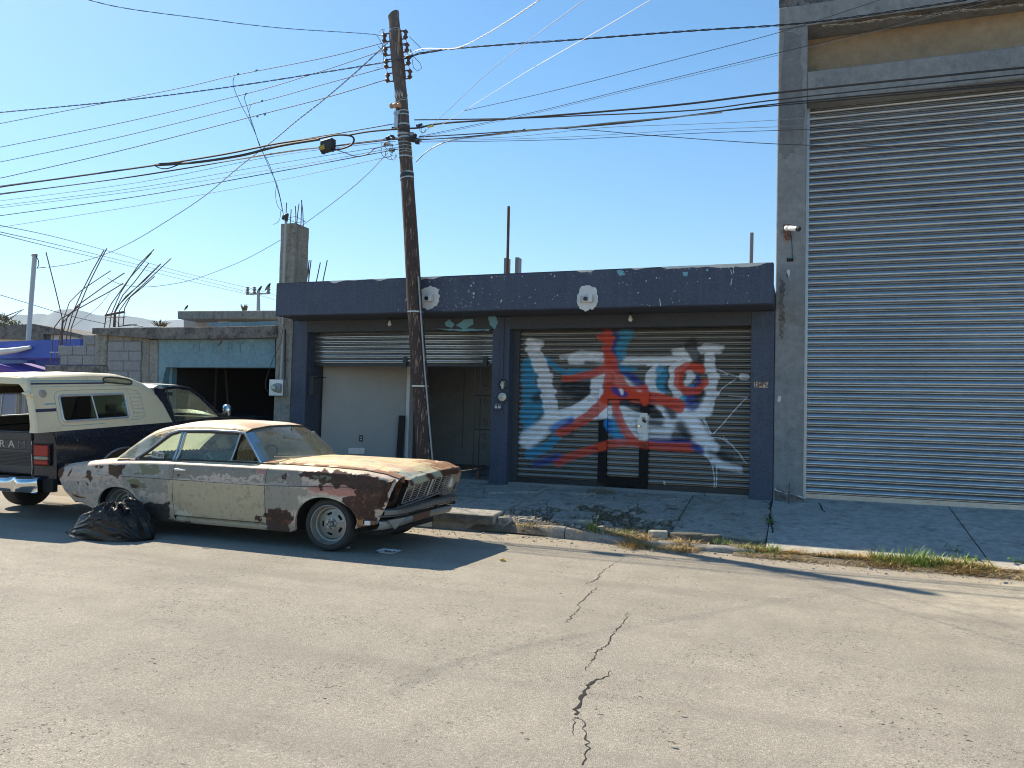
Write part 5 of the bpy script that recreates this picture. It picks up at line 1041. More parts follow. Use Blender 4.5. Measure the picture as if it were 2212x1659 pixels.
cable([(-60, 414), (0, 402), (200, 376), (420, 344), (600, 310), (750, 285), (860, 266)], .008, 'cable', 'straight black messenger wire above the splice closure', YP-.05)
cable([(752, 292), (800, 284), (868, 278), (905, 276), (960, 266), (1150, 253), (1450, 228), (1700, 198), (2212, 146), (2400, 128)], .014, 'cable', 'thick black cable crossing the warehouse lintel', YP-.15)
for i, (P, r_) in enumerate((([(-60, 432), (0, 420), (300, 380), (600, 330), (720, 316), (860, 300)], .010), ([(-60, 428), (0, 418), (200, 394), (500, 347), (680, 320), (862, 297)], .006), ([(-60, 442), (0, 434), (300, 394), (600, 336), (855, 305)], .004),
     ([(-60, 452), (0, 444), (300, 405), (600, 353), (860, 312)], .004), ([(-60, 460), (0, 449), (300, 412), (600, 364), (860, 318)], .004), ([(-60, 474), (0, 466), (300, 424), (560, 378), (860, 322)], .007), ([(-60, 500), (0, 491), (300, 444), (600, 390), (850, 336)], .004))):
    cable(P, r_, ('cable', 'cable_grey')[i in (2, 4, 6)], ['thickest black wire of the bundle fanning out below the splice closure', 'black wire just above the thickest one below the splice closure', 'hair thin grey wire in the upper part of the low fan of wires', 'fine black wire in the middle of the low fan of wires', 'fine grey wire under the middle of the low fan of wires', 'black wire second from the bottom of the low fan of wires', 'lowest pale wire of the fan, separate from the rest'][i], YP-.05-.02*i)
# to the right of the pole
for i, (P, r_, mt_, lab) in enumerate((
    ([(868, 128), (950, 108), (1250, 85), (1500, 66), (1690, 54), (1850, 36), (2212, -20)], .007, 'cable', 'dark twisted cable from the racks across the top of the warehouse'),
    ([(895, 259), (1100, 256), (1250, 250), (1500, 238), (1700, 213), (2212, 160)], .009, 'cable', 'black wire running just under the thickest cable to the warehouse'),
    ([(905, 296), (1100, 284), (1400, 260), (1700, 222), (2212, 176)], .009, 'cable', 'black wire that meets the top of the big shutter at its right'),
    ([(905, 302), (1000, 296), (1110, 285), (1200, 278), (1350, 266), (1560, 240), (1700, 226), (2212, 181)], .008, 'cable', 'sagging dark wire with clips right of the pole'),
    ([(905, 300), (1100, 296), (1300, 276), (1500, 268), (1700, 258), (2212, 222)], .003, 'cable_grey', 'hair thin wire in the middle of the right hand group'),
    ([(905, 305), (1200, 297), (1500, 280), (1700, 273), (2212, 248)], .003, 'cable_grey', 'hair thin wire crossing the upper slats of the big shutter'),
    ([(905, 307), (1200, 302), (1500, 288), (1700, 281), (2212, 262)], .004, 'cable', 'thin wire second from the bottom across the big shutter'),
    ([(1090, 286), (1220, 278), (1400, 292), (1560, 304), (1700, 312), (1850, 316), (2000, 317), (2212, 316)], .005, 'cable', 'thin black wire falling to the right across the big shutter'),
    ([(905, 295), (1000, 275), (1150, 243), (1400, 182), (1690, 112), (1900, 60), (2120, 0)], .004, 'cable', 'thin wire climbing to the right across the soffit of the warehouse'),
    ([(905, 297), (1000, 278), (1150, 246), (1400, 186), (1690, 117), (1900, 66), (2150, 0)], .003, 'cable_grey', 'second thin wire climbing beside the first across the soffit'),
    ([(1000, 240), (1200, 195), (1500, 118), (1690, 68), (1900, 0)], .004, 'cable', 'single thin wire climbing to the top of the warehouse'))):
    cable(P, r_, mt_, lab, YP-.06-.015*i, twist=.4 if i == 0 else 0)
cable([(898, 350, 10.7), (930, 322, 10.6), (980, 302, 10.5), (1070, 291, 10.5), (1130, 284, 10.5), (1220, 276, 10.5), (1310, 266, 10.5), (1400, 258, 10.5), (1560, 243, 10.5)], .008, 'cable_grey', 'pale grey drop cable looping up from the pole to the right')
m = MB(); m.tube([at(x, y, YP-.16) for x, y in ((924, 274), (936, 271.5))], .018, 8); solo('yellow_tape', m, M['yellow'], 'yellow tape wrapped on the thick cable just right of the pole', 'tape', at(930, 273, YP-.16))
# across the street, towards and over the camera
cable([(150, -12, 6.2), (260, 16, 7.0), (420, 38, 8.0), (600, 60, 9.2), (780, 72, 10.8), (832, 78, 11.3)], .0028, 'cable', 'heavy twisted cable from the pole top over the street to the upper left', twist=.42)
cable([(868, 128, 11.2), (910, 106, 10.4), (985, 104, 9.6), (1060, 68, 8.2), (1165, 0, 6.4), (1230, -50, 5.6)], .0035, 'cable_grey', 'pale twisted cable rising from the pole over the street', twist=.35)
cable([(905, 305, 11.2), (950, 272, 10.0), (1050, 210, 8.8), (1150, 148, 7.8), (1290, 68, 6.8), (1405, 0, 6.0), (1480, -45, 5.5)], .003, 'cable_light', 'straight whitish drop wire rising to the upper right')
cable([(900, 300, 11.2), (960, 246, 9.8), (1060, 152, 8.4), (1180, 60, 7.0), (1262, 0, 6.2), (1320, -45, 5.6)], .003, 'cable_grey', 'faint thin wire rising steeply left of the whitish one')
cable([(838, 92, 11.3), (770, 155, 11.5), (700, 215, 12.5), (640, 262, 13.2), (590, 304, 14), (520, 358, 15), (440, 425, 16), (360, 478, 17), (290, 520, 17.5), (230, 548, 18), (165, 568, 18), (100, 578, 18)], .006, 'cable_grey', 'twisted grey cable from the pole top down to the slim steel pole', twist=.3)
cable([(838, 330, 11.3), (770, 398, 11.4), (660, 482, 12.4), (600, 522, 13), (520, 565, 13.6), (430, 600, 13.8), (370, 614, 13.6), (310, 620, 13), (260, 614, 12.6), (232, 600, 12.2)], .005, 'cable', 'thin black wire sagging down to the bent rebar')
cable([(238, 631, 12.2), (210, 665, 12.3), (155, 708, 12.4)], .004, 'cable', 'short wire end hanging off the rebar bundle')
for i, P in enumerate(([(0, 487, 14), (120, 512, 20), (250, 547, 30), (400, 590, 40), (562, 628, 48), (600, 640, 52)], [(0, 501, 14), (120, 528, 20), (250, 560, 30), (400, 597, 40), (540, 632, 48), (600, 650, 52)], [(0, 506, 14), (120, 536, 20), (250, 567, 30), (400, 605, 40), (548, 638, 48)])):
    cable(P, .012, 'cable_grey', ['upper', 'middle', 'lower'][i]+' of the three thin lines running down to the distant power pole', grp='lines to the distant power pole')
cable([(0, 637, 20), (60, 655, 22), (150, 682, 24), (230, 700, 26)], .012, 'cable', 'dark line behind the slim steel pole at the far left')
# service drop to the pillar
for i, P in enumerate(([(506, 165), (504, 185), (520, 225), (540, 262), (553, 292), (568, 330), (585, 370), (597, 395), (606, 430), (612, 462), (617, 474)], [(536, 200), (528, 210), (534, 232), (548, 275), (562, 318), (580, 352), (592, 385), (604, 425), (610, 455)], [(562, 221), (545, 224), (538, 240), (542, 262), (556, 300), (572, 340)], [(598, 398), (595, 420), (600, 445), (612, 458)], [(590, 485), (600, 480), (605, 470), (606, 455)])):
    L = [(x, y, 11.25+.65*max(0, (y-165))/310) for x, y in P]
    cable(L, .0055 if i < 2 else .004, 'cable', ['longest', 'second', 'short curled', 'loose looping', 'hooked end'][i]+' strand of the service drop falling to the concrete pillar', grp='service drop strands')
KL = ['clamp on the uppermost left wire where the longest drop strand hangs', 'clamp on the uppermost left wire right of the hanging drop strand', 'clamp at the head of the second drop strand', 'clamp on the third left wire by the curled strand', 'clamp on the fourth left wire by the strand crossing', 'clamp left of the crossing on the fourth left wire', 'leftmost clip on the sagging wire right of the pole', 'middle clip on the sagging wire right of the pole', 'rightmost clip on the sagging wire right of the pole']
for i, (x, y) in enumerate(((514, 160), (554, 152), (531, 203), (566, 218), (572, 248), (556, 252), (1095, 288), (1108, 283), (1132, 280))):
    c = np.array(at(x, y, YP)); m = MB(); m.obox(c, (.018, 0, .005), (0, .008, 0), (-.002, 0, .007)); m.obox(c+(.014, 0, .008), (.003, 0, .009), (0, .005, 0), (.003, 0, 0.002))
    solo('line_clamp', m, M['black'], 'small dark '+KL[i], 'clamp', tuple(c), 'connectors on the overhead wires')
cable([(690, 299), (725, 292), (748, 292), (762, 296), (764, 306), (755, 315), (735, 322), (715, 324)], .016, 'cable', 'black cable loop at the right of the splice closure', YP-.12)
cable([(722, 322), (745, 330), (772, 338), (795, 332), (808, 322), (828, 316), (842, 312)], .008, 'cable_grey', 'pale grey lead from the splice closure to the pole', YP-.1)
m = MB()
for k in range(2):
    m.tube(smooth_pts([at(x, y+(k*2-1)*yy, YP-.12) for x, y, yy in ((335, 358, 0), (345, 358, 5), (362, 358, 6), (385, 353, 3), (395, 351, 0))], 5), .010, 6)
solo('cable_loop', m, M['cable'], 'eye shaped loop of black cable left of the splice closure', 'cable', at(360, 358, YP-.12), smooth=True)
cl = thing('splice_closure', 'black splice closure box with yellow sticker hanging on the thick cable', 'cable box', at(707, 316, YP-.15))
c = np.array(at(708, 315, YP-.15)); m = MB(); m.obox(c, (.115, .0, .02), (0, .07, 0), (0, 0, .095)); part('case', m, M['cable'], cl, bevel=.015)
m = MB()
for k in range(7): m.obox(c+np.array([.118, 0, -.075+.025*k+.02]), (.006, 0, 0), (0, .06, 0), (0, 0, .007))
for xx in (-.09, .09): m.obox(c+np.array([xx, 0, -.105+xx*.15]), (.018, 0, 0), (0, .03, 0), (0, 0, .012))
part('ribs', m, M['black'], cl)
s1 = c+np.array([-.065, -.073, -.045]); m = MB(); m.obox(s1, (.052, 0, .008), (0, .002, 0), (-.002, 0, .036)); part('sticker', m, M['yellow'], cl)
for k, t_ in enumerate(('897R14', '9B2D16')): text(t_, .038, (s1[0], s1[1]-.003, s1[2]+.017-.034*k), (R(90), R(-9), 0), M['black'], cl)
# ================================================================== SECURITY CAMERA
CC = lambda x, y: ((2800+x*.36166)*.576, (700+y*.36166)*.576)
sec = thing('security_camera', 'white bullet security camera on a rusty plate on the grey pilaster', 'security camera', at(*CC(430, 500), 11.85))
a = at(*CC(388, 480), YT); b = at(*CC(462, 552), YT); m = MB(); m.box(a[0], b[0], YT-.012, YT-.001, b[2], a[2]); part('mount_plate', m, M['rust'], sec)
for x, y in ((395, 492), (450, 487), (393, 543), (452, 540)):
    c = at(*CC(x, y), YT-.016); m = MB(); m.lathe([(0, -.006), (.006, -.004), (.006, .004)], c, 'y', 8); part('screw', m, M['steel'], sec)
a = at(*CC(380, 395), YT); b = at(*CC(455, 470), YT); m = MB(); m.box(a[0], b[0], YT-.01, YT-.001, b[2], a[2]); part('back_plate', m, M['rust'], sec)
p0 = np.array(at(*CC(425, 500), 11.84)); p1 = np.array(at(*CC(425, 470), 11.80)); m = MB(); m.tube([p0, p1], .014, 8); part('bracket', m, M['rust'], sec)
q0 = np.array(at(*CC(415, 430), 11.80)); q1 = np.array(at(*CC(440, 430), 11.74)); q2 = np.array(at(*CC(530, 438), 11.66)); m = MB(); m.tube([q0+(0, .08, 0), q0, q0+(.02, -.03, 0)], [.028, .038, .03], 14); part('base', m, M['white'], sec, smooth=50)
m = MB(); m.tube([q1, q1*.96+q2*.04, q2], [.030, .036, .036], 16); part('housing', m, M['white'], sec, smooth=50)
dv = (q2-q1)/np.linalg.norm(q2-q1); m = MB(); m.tube([q2-dv*.012, q2+dv*.03], [.0372, .036], 16); part('lens_front', m, M['black'], sec, smooth=50)
m = MB(); m.tube([at(*CC(*p), 11.87) for p in ((455, 470), (466, 540), (472, 640), (474, 720), (476, 750))], .006, 6); m.tube([at(*CC(*p), 11.82) for p in ((385, 450), (360, 465), (365, 480), (420, 480))], .005, 6); part('cable', m, M['cable'], sec, smooth=True)
a = at(*CC(418, 738), YT); b = at(*CC(485, 775), YT); m = MB(); m.box(a[0], b[0], YT-.006, YT-.001, b[2], a[2]); part('wall_hole', m, M['crack'], sec)
for k in range(3): m = MB(); c = np.array(at(*CC(430+20*k, 745), YT-.012)); m.tube([c, c+(.01, -.01, .02), c+(.03, 0, .0)], .006, 5); part('wire_stub', m, M['peel'], sec)
patchP([CC(*p) for p in ((385, 555), (415, 558), (400, 600), (392, 625), (385, 600))], YT-.0008, 'rust_streak', surf('rust_streak', (.30, .20, .12, 1), (.35, .25, .15, 1), None, 9, .9), sec, th=.001, jit=.004)
# ================================================================== RUSTY TWO-DOOR CAR  (x: 0 rear .. 4.8 front, y: 0 centre, near side negative)
CX0, CY0 = -8.77, 8.10
car = thing('rusty_car', 'rusty faded cream two-door old car with flaking paint parked at the kerb', 'car', (CX0+2.4, CY0, 0))
def cw(P):  # car to world
    P = np.asarray(P, float); return P+np.array([CX0, CY0, 0])
def inpoly(px, py, poly):
    n = len(poly); c = np.zeros(px.shape, bool); j = n-1
    for i in range(n):
        xi, yi = poly[i]; xj, yj = poly[j]
        c ^= ((yi > py) != (yj > py)) & (px < (xj-xi)*(py-yi)/(yj-yi+1e-9)+xi); j = i
    return c
RD, RM, RO = (.050, .020, .012), (.080, .032, .018), (.40, .19, .075)
CREAM, GREYW, PINKW, DLOW, DUP, GRN, PNK, BLK, WHT = (.64, .51, .29), (.29, .265, .215), (.56, .42, .33), (.45, .375, .245), (.24, .205, .16), (.17, .165, .08), (.48, .20, .15), (.016, .017, .020), (.58, .52, .40)
A_ = lambda *pp: [CA(*p) for p in pp]
B_ = lambda *pp: [CB(*p) for p in pp]
LAY = [  # colour, warp, speckle, polygon
 ((.36, .315, .275), 5, .6, A_((420, 1010), (1400, 1000), (1400, 1110), (900, 1080), (500, 1130), (420, 1060))),
 (GREYW, 4, .3, A_((980, 840), (1410, 850), (1400, 1110), (1180, 1180), (1010, 1000))),
 (PINKW, 6, .5, A_((1130, 1080), (1380, 1100), (1390, 1190), (1150, 1190))),
 (GRN, 5, .1, A_((1130, 870), (1290, 860), (1330, 910), (1240, 960), (1100, 950), (1180, 920))),
 (GRN, 4, .1, A_((1050, 1000), (1210, 1010), (1220, 1060), (1110, 1050), (1040, 1020))),
 (RM, 2, .0, A_((1080, 1035), (1165, 1030), (1140, 1052), (1095, 1062))),
 (BLK, 5, .0, A_((1120, 1195), (1400, 1190), (1420, 1320), (1640, 1350), (1600, 1370), (1180, 1360))),
 (DUP, 3, .2, A_((1400, 860), (2200, 880), (2200, 1020), (1390, 985))),
 (DUP, 3, .3, B_((190, 880), (480, 905), (520, 1040), (195, 1020))),
 (DLOW, 3, .0, A_((1390, 1000), (2200, 1040), (2200, 1420), (1420, 1310))),
 (WHT, 8, .2, A_((1420, 1240), (1520, 1230), (1600, 1290), (1440, 1300))),
 (PINKW, 5, .5, A_((1540, 960), (2180, 960), (2190, 1010), (1700, 1000))),
 (PNK, 5, .6, A_((2120, 880), (2190, 890), (2190, 960), (2130, 950))),
 (GREYW, 4, .2, B_((200, 1030), (560, 1060), (520, 1240), (200, 1240))),
 (WHT, 3, .1, B_((480, 1130), (880, 1140), (860, 1190), (820, 1240), (700, 1160), (500, 1190))),
 (PNK, 3, .0, B_((550, 1040), (970, 1050), (965, 1130), (760, 1120), (690, 1095), (575, 1085))),
 (RD, 7, .0, B_((480, 940), (620, 930), (780, 930), (1000, 940), (1130, 965), (1230, 1010), (1240, 1100), (1190, 1230), (1110, 1260), (1115, 1400), (1010, 1420), (955, 1380), (900, 1280), (845, 1190), (880, 1140), (960, 1130), (965, 1055), (700, 1040), (600, 1010), (500, 985))),
 (GRN, 6, .6, B_((590, 960), (760, 970), (760, 1030), (620, 1015))),
 (RD, 6, .0, B_((205, 1245), (440, 1245), (430, 1330), (385, 1440), (210, 1405))),
 (RD, 7, .3, B_((345, 960), (410, 920), (400, 945), (350, 975))),
 (RD, 3, 0, B_((645, 1040), (690, 1035), (685, 1075), (665, 1080))),
 (WHT, 2, 0, B_((1010, 1325), (1080, 1330), (1085, 1375), (1010, 1370))),
 (RO, 5, .3, B_((960, 1330), (1110, 1325), (1110, 1390), (970, 1380))),
 (RM, 3, .0, A_((470, 890), (540, 880), (520, 930), (490, 985), (468, 970))),
 (RM, 2, .0, A_((560, 960), (600, 905), (598, 930), (575, 965))),
 (RM, 2.5, .0, A_((700, 975), (725, 950), (715, 925), (755, 918), (765, 975), (745, 1005), (725, 980))),
 (RM, 3, .0, A_((892, 868), (1040, 862), (1010, 910), (1020, 935), (965, 985), (935, 945), (900, 900))),
 (RM, 3, .5, A_((800, 880), (850, 875), (840, 900), (805, 905))),
 (RM, 3, .3, A_((480, 1020), (500, 1030), (510, 1110), (490, 1090))),
 (RO, 3, .2, A_((590, 1100), (640, 1110), (710, 1145), (700, 1160), (610, 1135))),
 (RM, 2, .0, A_((600, 1105), (700, 1150), (640, 1140))), (RM, 2, 0, A_((640, 1010), (658, 1012), (650, 1030))), (RM, 2, 0, A_((705, 1020), (735, 1025), (725, 1040))),
 (RD, 4, .4, A_((2120, 1290), (2180, 1280), (2180, 1330), (2130, 1320))),
]
def carpaint(W_, top=False):
    """colour and rust of each point of the shell, worked out once on the near side and mirrored"""
    V = W_.copy(); 
    if not top: V[:, 1] = CY0-np.abs(V[:, 1]-CY0)
    px, py = proj(V); x, z = W_[:, 0]-CX0, W_[:, 2]; yl = W_[:, 1]-CY0
    f1 = fbm(x*2.6, z*5+yl*2, 1); f2 = fbm(x*9, z*16+yl*9, 2, 5); f3 = fbm(x*30, z*30+yl*25, 3, 4)
    base = np.tile(np.array(PINKW), (len(V), 1)); rust = np.zeros(len(V))
    if top:
        base[:] = CREAM
        f4 = fbm(x*1.7, yl*5, 21); f5 = fbm(x*6, yl*14, 22); f6 = fbm(x*3, yl*3, 23)
        for a, c, t0, t1 in ((f4, (.50, .36, .22), .50, .62), (f5, (.66, .58, .40), .55, .6), (f6, (.55, .36, .28), .60, .64), (f5, (.36, .38, .30), .66, .7)):
            k = sm(t0, t1, a)[:, None]; base = base*(1-k*.75)+np.array(c)*k*.75
        # rust creeping in from fenders, nose and windscreen
        near = sm(.50, .86, np.abs(yl)); nose = sm(4.25, 4.75, x)
        k = (sm(.50, .60, f2*.55+.33*near+.30*nose*np.where(yl > .1, 1, .25)+.12*f6)*.9)[:, None]
        base = base*(1-k)+np.array((.33, .15, .075))*k; rust = np.maximum(rust, k[:, 0])
        roof = (z > 1.15)
        k = (roof*sm(.52, .60, f4*.6+.30*sm(2.0, 2.9, x)+.12*f5))[:, None]; base = base*(1-k*.8)+np.array((.46, .25, .12))*k*.8
        k = (roof*sm(2.25, 2.5, x)*sm(.3, .15, np.hypot((x-2.62)*.9, (yl+.05)*.8)+.12*(f2-.5)))[:, None]; base = base*(1-k)+np.array((.70, .62, .50))*k
        lip = sm(.885, .865, z)*(x > 4.3); k = (lip*.85)[:, None]; base = base*(1-k)+np.array((.33, .37, .31))*k
        k = (lip*sm(.50, .56, f2*.7+.35*sm(-.25, .55, yl)+.05))[:, None]; base = base*(1-k)+np.array(RM)*k; rust = np.maximum(rust, k[:, 0])
        k = (sm(3.3, 4.2, x)*sm(.60, .70, np.abs(yl))*sm(.42, .50, f2*.6+.25))[:, None]; base = base*(1-k)+np.array((.34, .17, .10))*k
    else:
        k = sm(.45, .6, f1)[:, None]; base = base*(1-k*.6)+np.array((.47, .36, .30))*k*.6
        k = sm(.52, .62, fbm(x*4, z*24, 44))[:, None]; base = base*(1-k*.3)+np.array(GREYW)*k*.3
        for (c, wp, spk, poly) in LAY:
            wx = px+wp*2.0*(fbm(px/14, py/14, 5, 5)-.5)*2; wy = py+wp*2.0*(fbm(px/14, py/14, 8, 5)-.5)*2
            k = inpoly(wx, wy, poly)
            if spk: k &= (f3 > .5*spk+.12)
            kk = k*.95; isr = c in (RD, RM)
            cc = np.array(c)
            if isr:
                cc = cc*(.75+.9*f2[:, None]); hot = (sm(.62, .70, fbm(px/7, py/7, 15))*sm(1010, 1110, py))[:, None]*.8; cc = cc*(1-hot)+np.array((.26, .09, .035))*hot
            base = base*(1-kk[:, None])+cc*kk[:, None]; rust = np.where(k, 1.0 if isr else 0.0, rust)
        # sunlit top of the shoulders, painted in as a cream band
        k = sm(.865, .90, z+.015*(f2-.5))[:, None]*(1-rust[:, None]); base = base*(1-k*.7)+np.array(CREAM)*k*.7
        # speckle and drips
        k = (sm(.66, .70, f3)*.35*(1-rust))[:, None]; base = base*(1-k)+np.array((.14, .11, .09))*k
        k = (sm(.64, .70, fbm(x*40, z*2.2, 33))*.13*(1-rust))[:, None]; base = base*(1-k)+np.array((.24, .19, .15))*k
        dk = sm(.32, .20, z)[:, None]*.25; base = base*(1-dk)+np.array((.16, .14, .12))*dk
    return np.c_[np.clip(base, 0, 1), rust]
def mk_carpaint():
    g = G('weathered_car_paint'); a = g.n('ShaderNodeAttribute', {'attribute_name': 'Col'}); r_ = g.n('ShaderNodeAttribute', {'attribute_name': 'rust'})
    n = g.noise(70, 8, .75); n2 = g.noise(16, 8, .7)
    col = g.mix(g.math('MULTIPLY', g.ramp(n2, .5, .68), .16), a.outputs['Color'], (.13, .10, .08, 1))
    col = g.mix(g.math('MULTIPLY', g.ramp(n, .55, .7), .22), col, (.6, .56, .5, 1))
    bmp = g.bump(n, .5, .004, g.bump(g.math('MULTIPLY', g.noise(45, 8, .8), r_.outputs['Fac']), 1.0, .022))
    return g.done(col, g.math('ADD', g.math('MULTIPLY', r_.outputs['Fac'], .35), .52), 0, bmp, Specular_IOR_Level=.35)
M['carpaint'] = mk_carpaint(); M['under'] = plain('underbody', (.018, .016, .015, 1), .9); M['oldtrim'] = surf('aged_bright_trim', (.40, .42, .44, 1), (.5, .52, .54, 1), (.2, .13, .09, 1), 9, .3, .8, bump=.05, thr=(.6, .72), dirt=.1)
M['gasket'] = plain('weathered_window_gasket', (.06, .05, .045, 1), .8); M['seat'] = surf('tan_vinyl', (.50, .36, .19, 1), (.60, .45, .26, 1), None, 9, .6, bump=.4, bs=30, dirt=.3); M['panel_paper'] = surf('yellowed_sunshade', (.80, .80, .66, 1), (.85, .85, .72, 1), None, 5, .9, bump=.1, dirt=.1)
g_ = M['panel_paper'].node_tree; t_ = g_.nodes.new('ShaderNodeBsdfTranslucent'); t_.inputs[0].default_value = (.9, .88, .72, 1); x_ = g_.nodes.new('ShaderNodeMixShader'); x_.inputs[0].default_value = .5
g_.links.new(g_.nodes['Principled BSDF'].outputs[0], x_.inputs[1]); g_.links.new(t_.outputs[0], x_.inputs[2]); g_.links.new(x_.outputs[0], g_.nodes['Material Output'].inputs[0])
HWz = [(.17, .80), (.25, .845), (.45, .885), (.60, .900), (.685, .908), (.70, .900), (.80, .885), (.86, .868), (.895, .835), (.93, .79)]
def hw(z): return np.interp(z, [a for a, b in HWz], [b for a, b in HWz])
def taper(x, z=0): return 1-.075*sm(.75, 0, x)-.05*sm(4.2, 4.8, x)-.03*sm(1.0, .1, x)*sm(.5, .25, z)
def ztop(x): return np.interp(x, [0, .08, .3, .96, 1.45, 2.2, 3.2, 3.9, 4.42, 4.68, 4.82], [.745, .775, .80, .865, .885, .905, .915, .912, .898, .868, .83])
def xr_(z): return np.interp(z, [.2, .30, .45, .63, .72, .78], [.30, .24, .10, .0, .02, .07])
def xf_(z): return np.interp(z, [.25, .29, .35, .55, .70, .83, .90], [4.46, 4.50, 4.60, 4.72, 4.78, 4.83, 4.80])
def zbot(x):
    zb = np.interp(x, [.0, .24, .7, 1.4, 1.45, 3.5, 3.55, 4.4, 4.6, 4.75], [.32, .30, .245, .22, .175, .175, .20, .27, .29, .33])
    for cx, a, b, cz_ in ((1.05, .345, .285, .26), (3.985, .40, .345, .25)):
        d = (x-cx)/np.where((x > cx) & (cx > 3), .50, a); zb = np.where(np.abs(d) < 1, np.maximum(zb, cz_+b*np.sqrt(np.clip(1-np.abs(d)**np.where((x > cx) & (cx > 3), 1.7, 2.2), 0, 1))), zb)
    return zb
def side_panel(name, x0, x1, sgn, z_lo=None, z_hi=None, n_z=62, dx=.012, dent=.003, label=None):
    nx = max(6, int((x1-x0)/dx)); X = np.linspace(x0, x1, nx); P = np.zeros((nx, n_z+3, 3))
    for i, x in enumerate(X):
        zt = float(ztop(x)) if z_hi is None else z_hi; zb = float(zbot(np.array(x))) if z_lo is None else max(z_lo, float(zbot(np.array(x))))
        z = zb+(zt-zb)*np.linspace(0, 1, n_z)
        xx = np.full(n_z, x)
        if x < .6: xx = xr_(z)+(x/.6)*(.6-xr_(z))
        if x > 4.2: xx = 4.2+(x-4.2)/.62*(xf_(z)-4.2)
        y = hw(z*.9+.1*z)*taper(x, z)+dent*(fbm(xx*3, z*4, 4)-.5)*2
        shoulder = (z-(zt-.055))/.055; y = np.where(shoulder > 0, y-.055*np.clip(shoulder, 0, 1)**1.8, y)
        P[i, 1:n_z+1] = np.c_[xx, y, z]
        P[i, 0] = (xx[0], y[0]-.03, z[0]+.012)        # folded lower lip
        P[i, n_z+1] = (xx[-1], y[-1]-.03, z[-1]+.008); P[i, n_z+2] = (xx[-1], y[-1]-.085, z[-1]+.014)
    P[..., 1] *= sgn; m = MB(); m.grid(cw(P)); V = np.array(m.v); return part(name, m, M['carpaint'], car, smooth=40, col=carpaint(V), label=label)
gap = .006
for sgn in (-1, 1):
    kx = dict(dx=.012) if sgn < 0 else dict(dx=.04, n_z=24)
    side_panel('quarter_panel', .0, 1.905-gap, sgn, **kx)
    dr_ = side_panel('door', 1.905, 3.205, sgn, z_lo=.262, **kx)
    side_panel('rocker_panel', 1.905-gap, 3.205+gap, sgn, z_hi=.254, n_z=10, dx=.02)
    side_panel('front_fender', 3.205+gap, 4.82, sgn, **kx)
# wheel wells and underbody
for sgn in (-1, 1):
    for cx in (1.05, 3.985):
        m = MB(); m.grid(cw([[(cx+.43*math.cos(a), sgn*y, .25+.40*math.sin(a)) for y in (.835, .50)] for a in np.linspace(0, math.pi, 14)])); part('wheel_well', m, M['under'], car)
m = MB(); m.box(*[v for v in (CX0+.35, CX0+4.55)], CY0-.62, CY0+.62, .20, .34); m.box(CX0+1.45, CX0+3.55, CY0-.80, CY0+.80, .18, .25); m.box(CX0+.25, CX0+.62, CY0-.76, CY0+.76, .3, .6)
part('underbody', m, M['under'], car)
m = MB(); m.tube(cw([(3.985, -.6, .24), (3.985, .6, .24)]), .035, 8); m.tube(cw([(1.05, -.6, .28), (1.05, .6, .28)]), .05, 8); m.tube(cw([(1.2, .2, .22), (.1, .3, .25)]), .03, 8); part('axles', m, M['under'], car)
# hood, cowl, trunk lid
def topgrid(name, x0, x1, yfun, zfun, nx, ny, label=None, s0=-1, s1=1):
    S = np.linspace(s0, s1, ny); P = []
    for x in np.linspace(x0, x1, nx): P.append([(xf, yfun(xf)*s, zfun(xf, yfun(xf)*s)) for s in S for xf in (x,)])
    m = MB(); m.grid(cw(P)); V = np.array(m.v); return part(name, m, M['carpaint'], car, smooth=40, col=carpaint(V, True), label=label)
def hood_y(x): return .70-.03*sm(4.3, 4.9, x)
def hood_z(x, y):
    a = abs(y)/.70; crown = .070*(1-a**2)-.0*a; z = ztop(x)+.010+crown*sm(5.3, 4.0, x) + .012*sm(.78, .86, 1-abs(a-.72))*0
    z += .012*math.exp(-((abs(y)-.47)/.03)**2)
    return z+.055*y*sm(3.9, 4.8, x)+.030*sm(4.3, 4.8, x)-.022*max(0, (x-4.60)/.25)**2+.004*(float(fbm(x*3, y*3, 7))-.5)
def topgrid_v(name, x0, x1, yfun, zfun, nx, ny):
    X = np.linspace(x0, x1, nx); S = np.linspace(-1, 1, ny)
    P = [[(x, yfun(x)*s, zfun(x, yfun(x)*s)) for s in S] for x in X]; m = MB(); m.grid(cw(P)); V = np.array(m.v)
    return part(name, m, M['carpaint'], car, smooth=40, col=carpaint(V, True))
def _unused_hx(x, y): return x+.06*(1-(abs(y)/.7)**2)*0
X = np.linspace(3.33, 4.86, 110); P = []
for x in X:
    row = []
    for s in np.linspace(-1, 1, 100):
        y = hood_y(x)*s; xx = x if x > 3.6 else x+.13*(1-s*s)*(3.6-x)/.27*.6
        row.append((xx, y, float(hood_z(x, y))))
    P.append(row)
